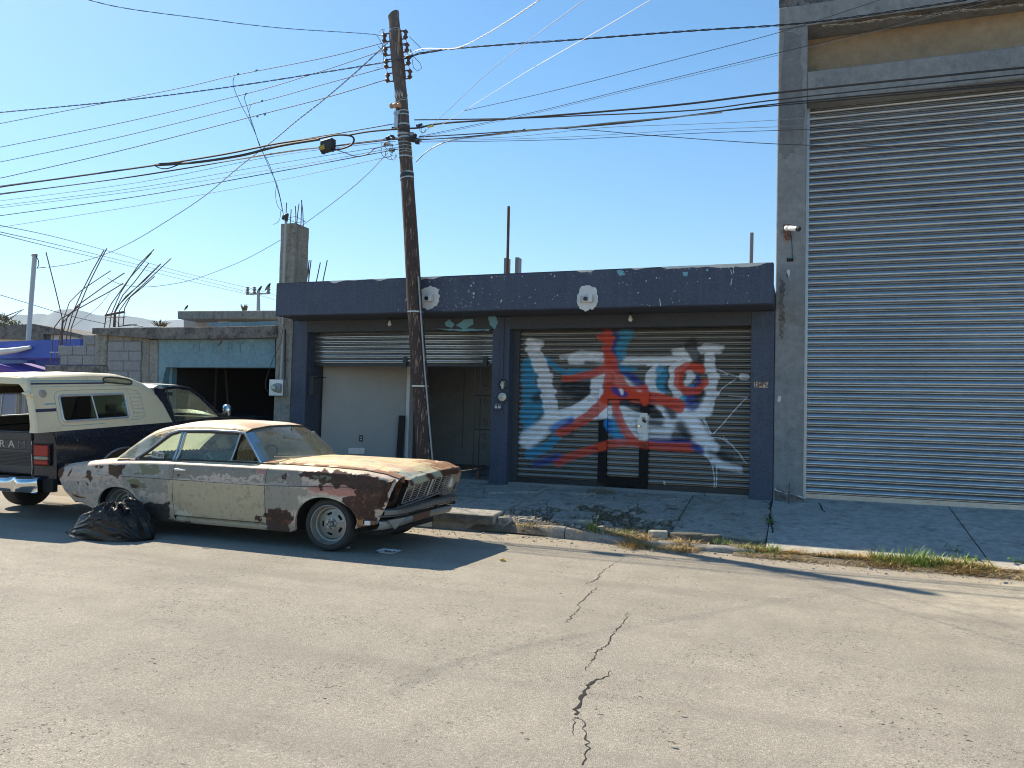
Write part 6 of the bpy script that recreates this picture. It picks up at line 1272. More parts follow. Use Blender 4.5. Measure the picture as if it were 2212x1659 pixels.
# hood lip folding down over the grille
last = P[-1]
for k, (dx_, dz_) in enumerate(((.010, -.010), (.014, -.028), (.010, -.055), (.002, -.080), (-.03, -.085))): P.append([(x+dx_, y, z+dz_) for x, y, z in last])
m = MB(); m.grid(cw(P)); V = np.array(m.v); part('hood', m, M['carpaint'], car, smooth=40, col=carpaint(V, True), label='sun bleached hood with orange rust along its edges')
for sgn in (-1, 1):   # fender tops beside the hood
    P = []
    for x in np.linspace(3.05, 4.82, 90):
        yo = float(hw(ztop(x))*taper(x))-.055; zo = float(ztop(x)); yi = hood_y(x)+.008 if x > 3.3 else .70
        xe = x if x < 4.2 else 4.2+(x-4.2)/.62*(float(xf_(zo))-4.2)
        P.append([(xe, sgn*(yo+(yi-yo)*t), zo+.010+.010*math.sin(t*2.2)-.001) for t in np.linspace(-.15, 1, 12)]+[(xe, sgn*yi, zo-.05)])
    m = MB(); m.grid(cw(P)); V = np.array(m.v); part('fender_top', m, M['carpaint'], car, smooth=40, col=carpaint(V, True))
P = [[(3.02+.36*t+.16*(1-s*s), .74*s, .925+.052*(1-s*s)+.01*(1-t)) for s in np.linspace(-1, 1, 40)] for t in np.linspace(0, 1, 10)]
m = MB(); m.grid(cw(P)); V = np.array(m.v); part('cowl', m, M['carpaint'], car, smooth=40, col=carpaint(V, True))
P = []
for x in np.linspace(.06, 1.12, 50): P.append([(x, .80*s*float(taper(x)), float(ztop(x))+.006+.035*(1-s*s)-.02*sm(.25, .05, x)) for s in np.linspace(-1, 1, 50)])
m = MB(); m.grid(cw(P)); V = np.array(m.v); part('trunk_lid', m, M['carpaint'], car, smooth=40, col=carpaint(V, True))
P = []
for t in np.linspace(0, 1, 12):
    z = .30+(.775-.30)*t; P.append([(float(xr_(z))+.02-.03*(1-s*s), s*.84*(.93+.03*t), z) for s in np.linspace(-1, 1, 20)])
m = MB(); m.grid(cw(P)); V = np.array(m.v); part('rear_panel', m, M['carpaint'], car, smooth=40, col=carpaint(V))
for sgn in (-1, 1):
    m = MB(); m.lathe([(0, -.03), (.085, -.025), (.095, 0)], cw((.02, sgn*.62, .60)), 'x', 20); part('tail_lamp', m, plain('red_lens', (.35, .02, .02, 1), .3), car, smooth=True)
# shoulders between doors and cabin, cabin tub
for sgn in (-1, 1):
    m = MB(); m.grid(cw([[(x, sgn*(float(hw(ztop(x))*taper(x))-.03-.075*t), float(ztop(x))+.006-.004*t) for t in (0, .5, 1)] for x in np.linspace(.95, 3.25, 40)])); V = np.array(m.v); part('window_sill', m, M['gasket'], car)
m = MB(); m.box(CX0+1.1, CX0+3.25, CY0-.72, CY0+.72, .26, .30); m.box(CX0+1.08, CX0+1.12, CY0-.74, CY0+.74, .3, .86); m.box(CX0+3.22, CX0+3.26, CY0-.74, CY0+.74, .3, .88); m.box(CX0+1.1, CX0+3.25, CY0-.755, CY0-.735, .3, .885); m.box(CX0+1.1, CX0+3.25, CY0+.735, CY0+.755, .3, .885); part('cabin_tub', m, M['gasket'], car)
m = MB(); m.box(CX0+.95, CX0+1.35, CY0-.6, CY0+.6, .84, .88); part('parcel_shelf', m, M['gasket'], car)
def seat(x, zt_, nm):
    m = MB()
    for k in range(20):
        y0 = -.62+k*1.24/20; m.tube(cw([(x+.10, y0+.031, .5), (x+.02, y0+.031, zt_-.06), (x-.03, y0+.031, zt_-.01), (x-.08, y0+.031, zt_-.04), (x-.10, y0+.031, .6)]), .034, 8)
    m.box(CX0+x, CX0+x+.5, CY0-.62, CY0+.62, .42, .52); part(nm, m, M['seat'], car, smooth=True)
seat(2.18, .985, 'front_seat'); seat(1.42, .965, 'rear_seat')
m = MB(); m.tube(cw([(3.0, -.66, .90), (3.0, .66, .90)]), .07, 10); part('dashboard', m, M['gasket'], car)
m = MB(); c = cw((2.78, -.36, .93)); m.tube([c+.19*np.array([.45*math.sin(a), math.cos(a), .9*math.sin(a)]) for a in np.linspace(0, 2*math.pi, 26)], .011, 6, cap=False); m.tube([c, cw((3.0, -.36, .80))], .02, 6); m.tube([c+(0, -.18, 0), c+(0, .18, 0)], .01, 5); part('steering_wheel', m, M['gasket'], car, smooth=True)
# greenhouse ------------------------------------------------------------
def roof_x0(s): return 1.50-.16*(1-s*s)
def roof_x1(s): return 2.70+.14*(1-s*s)
# longitudinal curves of the greenhouse shell at |s| = 0, .5, .84, 1 : windscreen header -> crown -> rear shoulder -> belt
KEY = {0: [(2.84, 0, 1.345), (2.60, 0, 1.378), (2.15, 0, 1.390), (1.75, 0, 1.368), (1.42, 0, 1.305), (1.22, 0, 1.215), (.98, 0, 1.05), (.72, 0, .905)],
       .5: [(2.80, .33, 1.335), (2.58, .33, 1.368), (2.15, .33, 1.378), (1.75, .33, 1.357), (1.42, .33, 1.295), (1.22, .335, 1.205), (.98, .35, 1.045), (.73, .37, .900)],
       .84: [(2.735, .56, 1.298), (2.55, .562, 1.325), (2.15, .565, 1.335), (1.75, .567, 1.320), (1.42, .572, 1.262), (1.22, .585, 1.180), (1.0, .62, 1.035), (.80, .665, .880)],
       .93: [(2.715, .625, 1.268), (2.55, .63, 1.290), (2.15, .635, 1.300), (1.76, .635, 1.285), (1.46, .64, 1.228), (1.28, .655, 1.155), (1.08, .69, 1.02), (.90, .735, .878)],
       1: [(2.70, .655, 1.238), (2.56, .660, 1.252), (2.15, .665, 1.258), (1.78, .668, 1.248), (1.62, .672, 1.205), (1.50, .695, 1.11), (1.36, .725, 1.0), (1.20, .765, .885)]}
KS = sorted(KEY)
def curve(a):
    """one longitudinal curve at |s| = a, resampled"""
    i = max(0, min(len(KS)-2, next((k for k in range(len(KS)-1) if KS[k] <= a <= KS[k+1]), 0))); t = (a-KS[i])/(KS[i+1]-KS[i])
    P0 = [np.array(p) for p in KEY[KS[i]]]; P1 = [np.array(p) for p in KEY[KS[i+1]]]
    if KS[i+1] <= .84: t = t
    return smooth_pts([p*(1-t)+q*t for p, q in zip(P0, P1)], 14)
SS = list(np.linspace(0, .84, 34))+list(np.linspace(.84, 1, 16))[1:]; SS = [-x for x in SS[::-1]]+SS[1:]
SH = np.array([[(p[0], math.copysign(p[1], s) if s else 0, p[2]) for p in curve(abs(s))] for s in SS])
NT = SH.shape[1]; TH = 14*5-4; 
m = MB(); m.grid(cw(SH[:, :TH+1])); V = np.array(m.v); part('roof', m, M['carpaint'], car, smooth=60, col=carpaint(V, True), label='faded cream roof with orange rust blooms')
wi = [i for i, s in enumerate(SS) if abs(s) <= .8401]
m = MB(); m.grid(cw(SH[wi[0]:wi[-1]+1, TH:])); part('rear_window', m, M['glass_rear'], car, smooth=True)
m = MB(); q_ = SH[wi[0]:wi[-1]+1, TH]; m.tube(cw(q_[::4]), .010, 6); part('rear_window_gasket', m, M['gasket'], car)
def pillar_col(V):
    cc = carpaint(V); f = fbm(V[:, 0]*9, V[:, 2]*4, 9); f2 = fbm(V[:, 0]*25, V[:, 2]*25, 19); g_ = sm(.44, .54, f)[:, None]; cc[:, :3] = np.array((.36, .36, .31))*(1-g_)+np.array((.15, .165, .11))*g_; cc[:, 3] = 0
    k = (sm(.56, .62, f2)*.4)[:, None]; cc[:, :3] = cc[:, :3]*(1-k)+np.array((.5, .47, .38))*k
    kk = sm(1.13, 1.22, V[:, 2]+.04*(f-.5))[:, None]*.9; cc[:, :3] = cc[:, :3]*(1-kk)+np.array(CREAM)*kk
    return cc
for sgn in (-1, 1):
    ii = [i for i, s in enumerate(SS) if abs(s) >= .8399 and s*sgn > 0]
    m = MB(); m.grid(cw(SH[ii[0]:ii[-1]+1, TH:])); V = np.array(m.v); part('rear_pillar', m, M['carpaint'], car, smooth=60, col=pillar_col(V))
    # side glass: quarter, door, vent
    yb, yt = sgn*.762, sgn*.668
    def pane(nm, pts, mat='glass_dusty'):
        m = MB(); P_ = [(x, sgn*(.765-(z-.885)/(1.235-.885)*.10), z) for x, z in pts]; m.prism(cw(P_), (0, .004, 0)); part(nm, m, M[mat], car)
    pane('quarter_window', ((1.25, .89), (1.77, .89), (1.80, 1.225), (1.70, 1.215), (1.52, 1.10)), 'glass'); pane('door_window', ((1.83, .89), (2.60, .89), (2.655, 1.225), (1.86, 1.222)), 'glass')
    if sgn > 0: pane('vent_window', ((2.63, .89), (2.96, .895), (2.70, 1.22)), 'glass')
    def bar(nm, pts, r_, mat):
        m = MB(); m.tube(cw([(x, sgn*(y), z) for x, y, z in pts]), r_, 8); part(nm, m, M[mat], car, smooth=True)
    ys = lambda z: .770-(z-.885)/(1.235-.885)*.10
    bar('drip_rail', [(1.195, ys(.885)+.004, .888), (1.36, ys(1.0)+.004, 1.0), (1.50, ys(1.11)+.006, 1.11), (1.615, ys(1.205)+.008, 1.203), (1.76, ys(1.245)+.008, 1.245), (2.2, ys(1.262)+.008, 1.262), (2.62, ys(1.255)+.008, 1.255), (2.72, .668, 1.238), (2.86, .70, 1.08), (3.04, .745, .90)], .013, 'oldtrim')
    bar('window_gasket', [(1.25, ys(.9), .895), (1.40, ys(1.0), 1.0), (1.53, ys(1.10), 1.10), (1.65, ys(1.19), 1.190), (1.78, ys(1.225), 1.228), (2.2, ys(1.24), 1.240), (2.62, ys(1.235), 1.232)], .016, 'gasket')
    bar('window_gasket', [(1.28, ys(.885), .888), (2.1, ys(.9), .905), (2.98, ys(.905), .908)], .016, 'gasket')
    for x0, x1 in ((1.785, 1.80), (1.825, 1.845)):
        bar('door_pillar', [(x0, ys(.89)+.006, .89), (x1+.012, ys(1.05)+.006, 1.05), (x1+.02, ys(1.22)+.004, 1.228)], .015, 'oldtrim')
    bar('vent_frame', [(2.615, ys(.89)+.004, .89), (2.64, ys(1.05)+.004, 1.05), (2.665, ys(1.225)+.004, 1.228)], .009, 'oldtrim')
    m = MB(); P_ = [(2.715, .655, 1.245), (2.80, .60, 1.262), (3.14, .69, .905), (3.055, .76, .90), (2.74, .672, 1.235)]
    m.prism(cw([(x, sgn*y, z) for x, y, z in P_]), (-.02, 0, -.01)); part('windscreen_pillar', m, M['oldtrim'] if sgn < 0 else M['carpaint'], car) if False else part('windscreen_pillar', m, M['oldtrim'], car)
# windscreen
P = []
for s in np.linspace(-1, 1, 40):
    hd = SH[int(round((s+1)/2*(len(SS)-1)))][0] if False else np.array([np.interp(s, SS, SH[:, 0, k_]) for k_ in range(3)]); a = hd+np.array([.012, -.02*s, -.012]); b = np.array([3.10+.24*(1-s*s), .735*s, .915+.045*(1-s*s)])
    P.append([a*(1-t)+b*t+np.array([.02, 0, .02])*math.sin(t*math.pi) for t in np.linspace(0, 1, 16)])
m = MB(); m.grid(cw(P)); part('windscreen', m, M['glass_dusty'], car, smooth=True)
m = MB(); m.tube(cw([P[i][0] for i in range(0, 40, 3)]+[P[-1][0]]), .014, 6); part('windscreen_gasket', m, M['gasket'], car, smooth=True)
m = MB(); m.tube(cw([np.array(P[i][-1])+(.01, 0, .0) for i in range(0, 40, 3)]+[P[-1][-1]]), .014, 6); part('windscreen_trim', m, M['oldtrim'], car, smooth=True)
for y0, y1 in ((-.20, -.62), (.25, -.12)):
    a, b = cw((3.34-.10*(y0/.73)**2*2, y0, .965)), cw((3.20, y1, .99)); m = MB(); m.tube([a, a+(-.03, 0, .02), b], .006, 5); m.tube([b+(0, .12, -.006), b+(0, -.12, .004)], .007, 5); part('wiper', m, M['oldtrim'], car)
m = MB(); c = cw((2.93, -.10, 1.20)); m.tube([c+(-.01, -.11, 0), c+(-.02, -.08, 0), c+(-.02, .08, 0), c+(-.01, .11, 0)], [.012, .03, .03, .012], 10); m.tube([c, c+(.0, .03, .10)], .008, 5); part('rear_view_mirror', m, M['gasket'], car, smooth=True)
m = MB(); m.tube(cw([(2.62, -.60, 1.22), (2.55, -.60, 1.05), (2.50, -.57, .90)]), .02, 6); part('seat_belt', m, M['black'], car)
# number on the quarter window
pl = MB(); pc_ = np.array([1.545, -.777, .945]); pl.obox(cw(pc_), (.095, 0, -.012), (0, .002, 0), (.006, .010*0, .040)); part('paper_plate', pl, plain('paper_plate', (.42, .44, .40, 1), .8), car)
o = text('RST-2817', .052, tuple(cw(pc_+(0.0, -.004, 0))), (R(90), R(7), 0), M['black'], car, sx=.85)
# door handle, key lock, thin line along the body crease, dark on the near side
m = MB(); m.tube(cw([(1.955, -.905, .80), (1.965, -.935, .802), (2.08, -.937, .798), (2.10, -.915, .796)]), [.012, .014, .011, .008], 8); part('door_handle', m, M['white'], dr_ if False else car, smooth=True)
m = MB(); m.lathe([(0, -.006), (.012, -.004), (.014, .004)], cw((1.985, -.905, .735)), 'y', 10); part('key_lock', m, M['rust'], car)
for sgn in (-1, 1):
    for a, b in ((.75, 1.90), (1.912, 3.20), (3.216, 4.45)):
        X_ = np.linspace(a, b, 20); m = MB(); m.tube(cw([(x, sgn*(float(hw(.69)*taper(x, .69))+.001), .678+.045*sm(3.0, 4.5, x)) for x in X_]), .0035, 5); part('crease_line', m, M['gasket'] if sgn < 0 else M['carpaint'], car)
# front end ------------------------------------------------------------
def fx(z, y=0): return float(np.interp(z, [.30, .40, .55, .78, .86], [4.66, 4.70, 4.74, 4.83, 4.87]))-.05*(abs(y)/.86)**2
m = MB(); m.grid(cw([[(4.52+.02*t, y, z) for y in np.linspace(-.80, .80, 8)] for t, z in ((0, .34), (1, .84))])); part('radiator_support', m, M['under'], car)
for sgn in (-1, 1):      # headlamp surrounds
    rows = []; c0 = (sgn*.725, .675)
    for a in np.linspace(0, 2*math.pi, 41):
        ca, sa = math.cos(a), math.sin(a); row = []
        for r_, d in ((.088, -.10), (.092, -.045), (.105, -.012)): row.append((fx(c0[1]+r_*sa, .72)+d, c0[0]+r_*ca, c0[1]+r_*sa))
        ex, ez = .135, .150
        if sgn*ca > 0: ex = .145
        k = 1/max(abs(ca)/ex, abs(sa)/ez, 1e-6); k = min(k, .19)
        yo, zo = c0[0]+k*ca, c0[1]+k*sa; row.append((fx(zo, .8)-.02, yo, zo)); row.append((fx(zo, .8)-.07, yo+.002*sgn, zo)); rows.append(row)
    m = MB(); m.grid(cw(rows)); V = np.array(m.v); cc = carpaint(V)
    cc[:, :3] = np.array((.33, .30, .25)) if sgn > 0 else np.array(RD)*1.1; part('headlamp_surround', m, M['carpaint'], car, smooth=50, col=cc, label='hollow rusted headlamp socket' if sgn < 0 else None)
    m = MB()
    if sgn > 0: m.lathe([(0, .0), (.05, -.008), (.075, -.022), (.088, -.045)], cw((fx(.675, .72)-.005, c0[0], c0[1]+.02)), 'x', 24); part('headlamp', m, M['bulb'], car, smooth=True)
    m = MB(); m.lathe([(0, -.10), (.088, -.09), (.09, -.02)], cw((4.72, c0[0], c0[1])), 'x', 20); part('headlamp_bucket', m, M['under'], car)
# grille
gl = link('grille', None, car); LOC[gl.name] = orig(car)
GY0, GY1, GZ0, GZ1 = -.56, .60, .585, .785
def gp(y, z): return (fx(z, y*.8)-.004+.004*math.sin(y*5), y, z+.075*y)
for k in range(9):
    z = GZ0+(GZ1-GZ0)*k/8; m = MB(); z2 = lambda y: z-(.035*max(0, (-.12-y))/.46 if k > 5 else 0)*((k-5)/3)
    m.tube(cw([gp(y, z2(y)) for y in np.linspace(GY0+(.01 if 1 < k < 7 else 0), GY1, 14)]), .0048 if k not in (0, 8) else .009, 6); part('grille_bar', m, M['oldtrim'], gl, smooth=True)
for k in range(8):
    y = GY0+(GY1-GY0)*k/7; m = MB(); m.tube(cw([gp(y, z) for z in np.linspace(GZ0-.0, GZ1-(.03 if y < -.3 else 0), 6)]), .005, 6); part('grille_post', m, M['oldtrim'], gl)
for d in (-.012, .012):
    m = MB(); m.tube(cw([np.array(gp(.0+d, z))+(.012, 0, 0) for z in np.linspace(GZ0, GZ1, 5)]), .008, 6); part('grille_post', m, M['oldtrim'], gl)
m = MB(); m.tube(cw([gp(y, GZ0-.035) for y in np.linspace(-.70, .84, 14)]), .010, 6); part('lower_trim', m, M['oldtrim'], gl, smooth=True)
for k in range(9):
    y = -.62+k*.16; m = MB(); m.tube(cw([gp(y, GZ0-.035), gp(y, GZ0)]), .005, 5); part('grille_post', m, M['oldtrim'], gl)
# bumper and battered valance
def bumper(zs, xo, y0, y1, nm, mat, sag=0):
    rows = []
    for y in np.linspace(y0, y1, 40):
        wr = -.16*max(0, (abs(y)-.70)/.22)**2; wv = .007*math.sin(y*4+1)+.002*math.sin(y*15)
        rows.append([(xo+dx_+wr, y, z+wv*.7+sag*y) for dx_, z in zs])
    m = MB(); m.grid(cw(rows)); V = np.array(m.v); part(nm, m, M[mat], car, smooth=50)
M['bumpm'] = surf('oxidised_bumper', (.13, .125, .12, 1), (.21, .20, .19, 1), (.26, .20, .13, 1), 5, .5, .3, bump=.4, thr=(.6, .7)); M['valm'] = surf('grey_valance', (.27, .27, .26, 1), (.33, .32, .30, 1), (.30, .21, .13, 1), 4, .55, 0, bump=.4, thr=(.58, .68), dirt=.3)
bumper(((-.10, .520), (-.02, .522), (.015, .512), (.022, .490), (.01, .462), (-.06, .458)), 4.80, -.88, .93, 'bumper', 'bumpm', .012)
bumper(((-.02, .458), (.0, .455), (.012, .448), (.005, .440), (-.03, .438)), 4.78, -.90, .93, 'bumper_edge', 'oldtrim', .012)
bumper(((-.10, .392), (-.005, .390), (.01, .36), (-.02, .315), (-.08, .295)), 4.74, -.87, .90, 'valance', 'valm', .012)
m = MB(); m.prism(cw([(4.755, -.28, .40), (4.755, .10, .405), (4.74, .10, .325), (4.74, -.28, .32)]), (.012, 0, 0)); part('plate_bracket', m, M['rust'], car)
m = MB(); m.prism(cw([(4.74, -.86, .40), (4.77, -.55, .40), (4.74, -.72, .29)]), (.02, 0, 0)); part('bent_flap', m, M['valm'], car)
for y in (-.45, .2, .7): m = MB(); m.tube(cw([(4.5, y, .43), (4.80, y, .44)]), .02, 6); part('bumper_bracket', m, M['under'], car)
for x_, z_, s_ in ((4.505, .355, .030), (4.47, .36, .012)):
    m = MB(); m.obox(cw((x_, -.862, z_)), (.03 if s_ > .02 else .012, .004, 0), (0, .012, 0), (0, 0, .022)); part('side_marker' if s_ > .02 else 'marker_hole', m, M['white'] if s_ > .02 else M['under'], car)
# wheels ---------------------------------------------------------------
def wheel(x, sgn, steer=0, z=.292, rear=False):
    wt = link('wheel', None, car); p_ = orig(car); wt.location = (CX0+x-p_[0], CY0+sgn*.79-p_[1], z); wt.rotation_euler = (0, 0, steer); LOC[wt.name] = (0, 0, 0)
    s_ = sgn; T = [(.205, -.01), (.212, .012), (.225, .022), (.248, .030), (.270, .022), (.285, .0), (.293, -.03), (.2945, -.06), (.290, -.063), (.290, -.068), (.2945, -.071), (.2945, -.10), (.290, -.103), (.290, -.108), (.2945, -.111), (.294, -.15), (.286, -.18), (.262, -.20), (.2, -.20)]
    m = MB(); m.lathe([(r_, h) for r_, h in T], (0, 0, 0), 'y', 56, s_)
    flat = []
    for v in m.v:
        zz = max(v[2], -.289) ; bulge = 1+.0*(v[2] < -.2); flat.append((v[0], v[1], zz))
    m.v = flat; me = m.mesh('tyre', (0, 0, 0), [M['rubber']], smooth=40); o = link('tyre', me, wt)
    rim = [(.216, .008), (.214, .022), (.207, .024), (.200, .012), (.196, -.02), (.184, -.045), (.174, -.048), (.168, -.085), (.160, -.10)]
    m = MB(); m.lathe(rim, (0, 0, 0), 'y', 48, s_); o = link('rim', m.mesh('rim', (0, 0, 0), [M['rimm']], smooth=40), wt)
    # disc with slots
    m = MB(); n = 60
    def disc(r_): return -.088+.03*math.cos(min(1, r_/.15)*1.5)
    rr = [.162, .128, .122, .108, .102, .082, .070, .062, .055, .0]
    for i in range(n):
        a0, a1 = 2*math.pi*i/n, 2*math.pi*(i+1)/n
        for r0, r1 in zip(rr[:-1], rr[1:]):
            ang = (i+.5)/n*5 % 1
            if .30 < ang < .72 and r0 <= .129 and r1 >= .100: continue
            q = [(r0*math.cos(a0), s_*disc(r0), r0*math.sin(a0)), (r0*math.cos(a1), s_*disc(r0), r0*math.sin(a1)), (r1*math.cos(a1), s_*disc(r1), r1*math.sin(a1)), (r1*math.cos(a0), s_*disc(r1), r1*math.sin(a0))]
            m.add(q if r1 > 0 else q[:3], [(0, 1, 2, 3)] if r1 > 0 else [(0, 1, 2)])
    bm_ = m.mesh('disc', (0, 0, 0), [M['rimm']], smooth=40); o = link('disc', bm_, wt)
    m = MB(); m.lathe([(.140, -.12), (.0, -.12)], (0, 0, 0), 'y', 24, s_); link('drum', m.mesh('drum', (0, 0, 0), [M['under']]), wt)
    m = MB(); m.lathe([(.034, -.06), (.032, -.03), (.026, -.018), (.016, -.012), (.014, .0), (.0, .004)], (0, 0, 0), 'y', 20, s_); link('hub', m.mesh('hub', (0, 0, 0), [M['rimm']], smooth=40), wt)
    for k in range(5):
        a = 2*math.pi*k/5+.2; m = MB(); m.lathe([(.011, -.05), (.011, -.035), (.0, -.032)], (.050*math.cos(a), 0, .050*math.sin(a)), 'y', 8, s_); link('lug_nut', m.mesh('lug_nut', (0, 0, 0), [M['oldtrim']]), wt)
        a += .63; m = MB(); m.lathe([(.008, -.0575), (.0, -.0575)], (.052*math.cos(a), 0, .052*math.sin(a)), 'y', 8, s_); link('bolt_hole', m.mesh('bolt_hole', (0, 0, 0), [M['under']]), wt)
M['rimm'] = surf('dirty_mag_rim', (.30, .29, .27, 1), (.40, .385, .35, 1), (.20, .14, .10, 1), 12, .42, .55, bump=.2, thr=(.56, .68), dirt=.3)
wheel(3.985, -1, steer=R(5)); wheel(1.05, -1); wheel(3.985, 1, steer=R(5)); wheel(1.05, 1)
# ================================================================== DARK PICKUP WITH CREAM CAMPER SHELL (local x forward, y to its left, z up; origin at rear right corner)
TO = (-9.0, 7.44, 0)
tk = thing('pickup_truck', 'dark blue pickup truck backed by its cream camper shell at the faded garage', 'pickup truck', TO, rot=(0, R(-3.3), R(94)))
tk['label'] = 'dark blue pickup truck with cream camper shell nosed into the faded garage'
LOC[tk.name] = (0, 0, 0)
W2 = 1.90
def mk_truckpaint():
    g = G('dark_blue_truck_paint'); n = g.noise(3, 8, .7); n2 = g.noise(9, 9, .8)
    z = g.n('ShaderNodeSeparateXYZ', {}, Vector=g.n('ShaderNodeTexCoord').outputs['Object']).outputs
    rear = g.n('ShaderNodeMapRange', {}, Value=z[0], From_Min=.9, From_Max=.2).outputs[0]
    pk = g.math('MULTIPLY', g.ramp(g.math('ADD', n2, g.math('MULTIPLY', rear, .10)), .70, .72), g.n('ShaderNodeMapRange', {}, Value=z[0], From_Min=1.0, From_Max=.8).outputs[0])
    pk = g.math('MULTIPLY', pk, g.n('ShaderNodeMapRange', {}, Value=z[0], From_Min=.08, From_Max=.14).outputs[0])
    col = g.mix(pk, (.010, .014, .026, 1), (.45, .47, .46, 1)); col = g.mix(g.math('MULTIPLY', g.ramp(g.noise(40, 5), .55, .75), .12), col, (.4, .38, .33, 1))
    return g.done(col, g.math('ADD', g.math('MULTIPLY', n, .15), .14), 0, g.bump(n, .06, .01), Coat_Weight=.3)
M['truck'] = mk_truckpaint()
def mk_cap():
    g = G('cream_fibreglass'); t = g.n('ShaderNodeTexCoord').outputs['Object']; s_ = g.n('ShaderNodeSeparateXYZ', {}, Vector=t).outputs
    n = g.noise(6, 8, .7); col = g.mix(g.math('MULTIPLY', g.ramp(n, .5, .72), .3), (.72, .62, .43, 1), (.54, .45, .30, 1)); col = g.mix(g.math('MULTIPLY', g.ramp(g.noise(1, 6, .7, stretch=(4, 4, .7)), .58, .75), .3), col, (.30, .24, .15, 1))
    return g.done(col, .42, 0, g.bump(n, .12, .006))
M['cap'] = mk_cap()
M['capin'] = surf('dark_brown_inside', (.07, .045, .03, 1), (.12, .08, .05, 1), None, 2, .8, dirt=.2)
def tp(name, m, mat, parent=tk, smooth=False, bevel=0, label=None, col=None): return part(name, m, mat, parent, smooth, False, col, label, None, bevel)
def sidey(z): return float(np.interp(z, [.45, .55, .72, .80, 1.0, 1.08, 1.165], [.06, .03, .0, .012, .006, .02, .055]))
def tzb(x):
    zb = .50
    d = (x-1.18)/.52
    if abs(d) < 1: zb = max(zb, .42+.44*math.sqrt(1-abs(d)**2.3))
    d = (x-4.45)/.5
    if abs(d) < 1: zb = max(zb, .42+.44*math.sqrt(1-abs(d)**2.3))
    return zb
for sgn, nm in ((0, 'r'), (1, 'l')):
    def yy(y): return y if sgn == 0 else W2-y
    for name, x0, x1 in (('bed_side', .02, 2.06), ('door', 2.18, 3.46), ('cab_corner', 2.075, 2.17), ('front_fender', 3.475, 5.2)):
        X = np.linspace(x0, x1, 60 if x1-x0 > .5 else 6); P = []
        for x in X:
            zb = tzb(x); zt_ = 1.165 if x < 3.475 else 1.165-.03*(x-3.475)/1.7
            Z = zb+(zt_-zb)*np.linspace(0, 1, 18)
            fl = .03*math.exp(-((x-1.18)/.5)**4)*0
            P.append([(x+(.05*(1-(z-.5)/.66) if x < .1 else 0), yy(sidey(z)-fl), z) for z in Z]+[(x, yy(.075), zt_+.004), (x, yy(.16), zt_+.005)])
        m = MB(); m.grid(P); tp(name, m, M['truck'], smooth=40)
    # arch lip
    for cx in (1.18, 4.45):
        m = MB(); m.tube([(cx+.52*math.cos(a), yy(-.004), .42+.44*math.sin(a)) for a in np.linspace(.1, math.pi-.1, 22)], .014, 6); tp('arch_lip', m, M['oldtrim'], smooth=True)
        m = MB(); m.grid([[(cx+.55*math.cos(a), yy(y), .42+.46*math.sin(a)) for y in (.02, .45)] for a in np.linspace(0, math.pi, 12)]); tp('wheel_well', m, M['under'])
# bed interior, frame
m = MB(); m.box(.06, 2.04, .1, W2-.1, .62, .66); m.box(.08, 2.04, .10, .13, .66, 1.15); m.box(.08, 2.04, W2-.13, W2-.1, .66, 1.15); m.box(2.03, 2.05, .1, W2-.1, .6, 1.16); tp('bed_liner', m, M['capin'])
m = MB(); m.box(.3, 5.0, .45, .55, .42, .55); m.box(.3, 5.0, W2-.55, W2-.45, .42, .55); m.box(1.1, 1.26, .25, W2-.25, .28, .42); m.box(2.1, 5.1, .15, W2-.15, .45, .52); tp('chassis', m, M['under'])
# tailgate with grooves and the letters it carries
m = MB(); X0 = -.005; prof = [(0, .60), (-.012, .62), (-.012, .70)]
for k in range(10): z = .715+.018*k; prof += [(-.012, z), (-.004, z+.003), (-.004, z+.008), (-.012, z+.011)]
prof += [(-.012, .92), (-.006, .925), (-.006, 1.045), (-.020, 1.05), (-.024, 1.14), (-.01, 1.155), (.05, 1.155)]
m.grid([[(x, y, z) for x, z in prof] for y in np.linspace(.355, W2-.355, 24)]); m.grid([[(.0, y, .6), (.05, y, .6)] for y in (.355, W2-.355)]); m.box(.0, .05, .355, W2-.355, .6, 1.15); tg = tp('tailgate', m, M['truck'] if False else surf('tailgate_paint', (.022, .022, .026, 1), (.032, .030, .034, 1), None, 3, .45, bump=.1, dirt=.2), smooth=20)
def ltext(s_, size, loc, mat, par, sx=1, rot=None):
    cu = bpy.data.curves.new('lettering', 'FONT'); cu.body = s_; cu.size = size; cu.extrude = .002; cu.align_x = 'CENTER'; cu.align_y = 'CENTER'; cu.materials.append(mat)
    o = txt_mesh('lettering', cu); o.parent = par; o.location = loc; o.rotation_euler = rot or (R(90), 0, R(-90)); o.scale = (sx, 1, 1); return o
for ch, y, mt_ in (('R', .86, 'oldtrim'), ('A', .70, 'oldtrim'), ('M', .53, 'gasket2'), ):
    if mt_ == 'gasket2' and mt_ not in M: M[mt_] = plain('worn_letter', (.13, .13, .14, 1), .5)
    ltext(ch, .135, (-.009, y, .985), M[mt_], tg, 1.25)
ltext('DODGE', .135, (-.009, 1.32, .985), M['oldtrim'], tg, 1.0) if False else None
m = MB(); m.tube([(-.014, .357, z) for z in (1.04, .99)], .004, 4); m.tube([(-.014, .357, .87), (-.014, .352, .74), (-.014, .348, .70), (-.014, .354, .60)], .004, 5); tp('tailgate_edge', m, M['steel'])
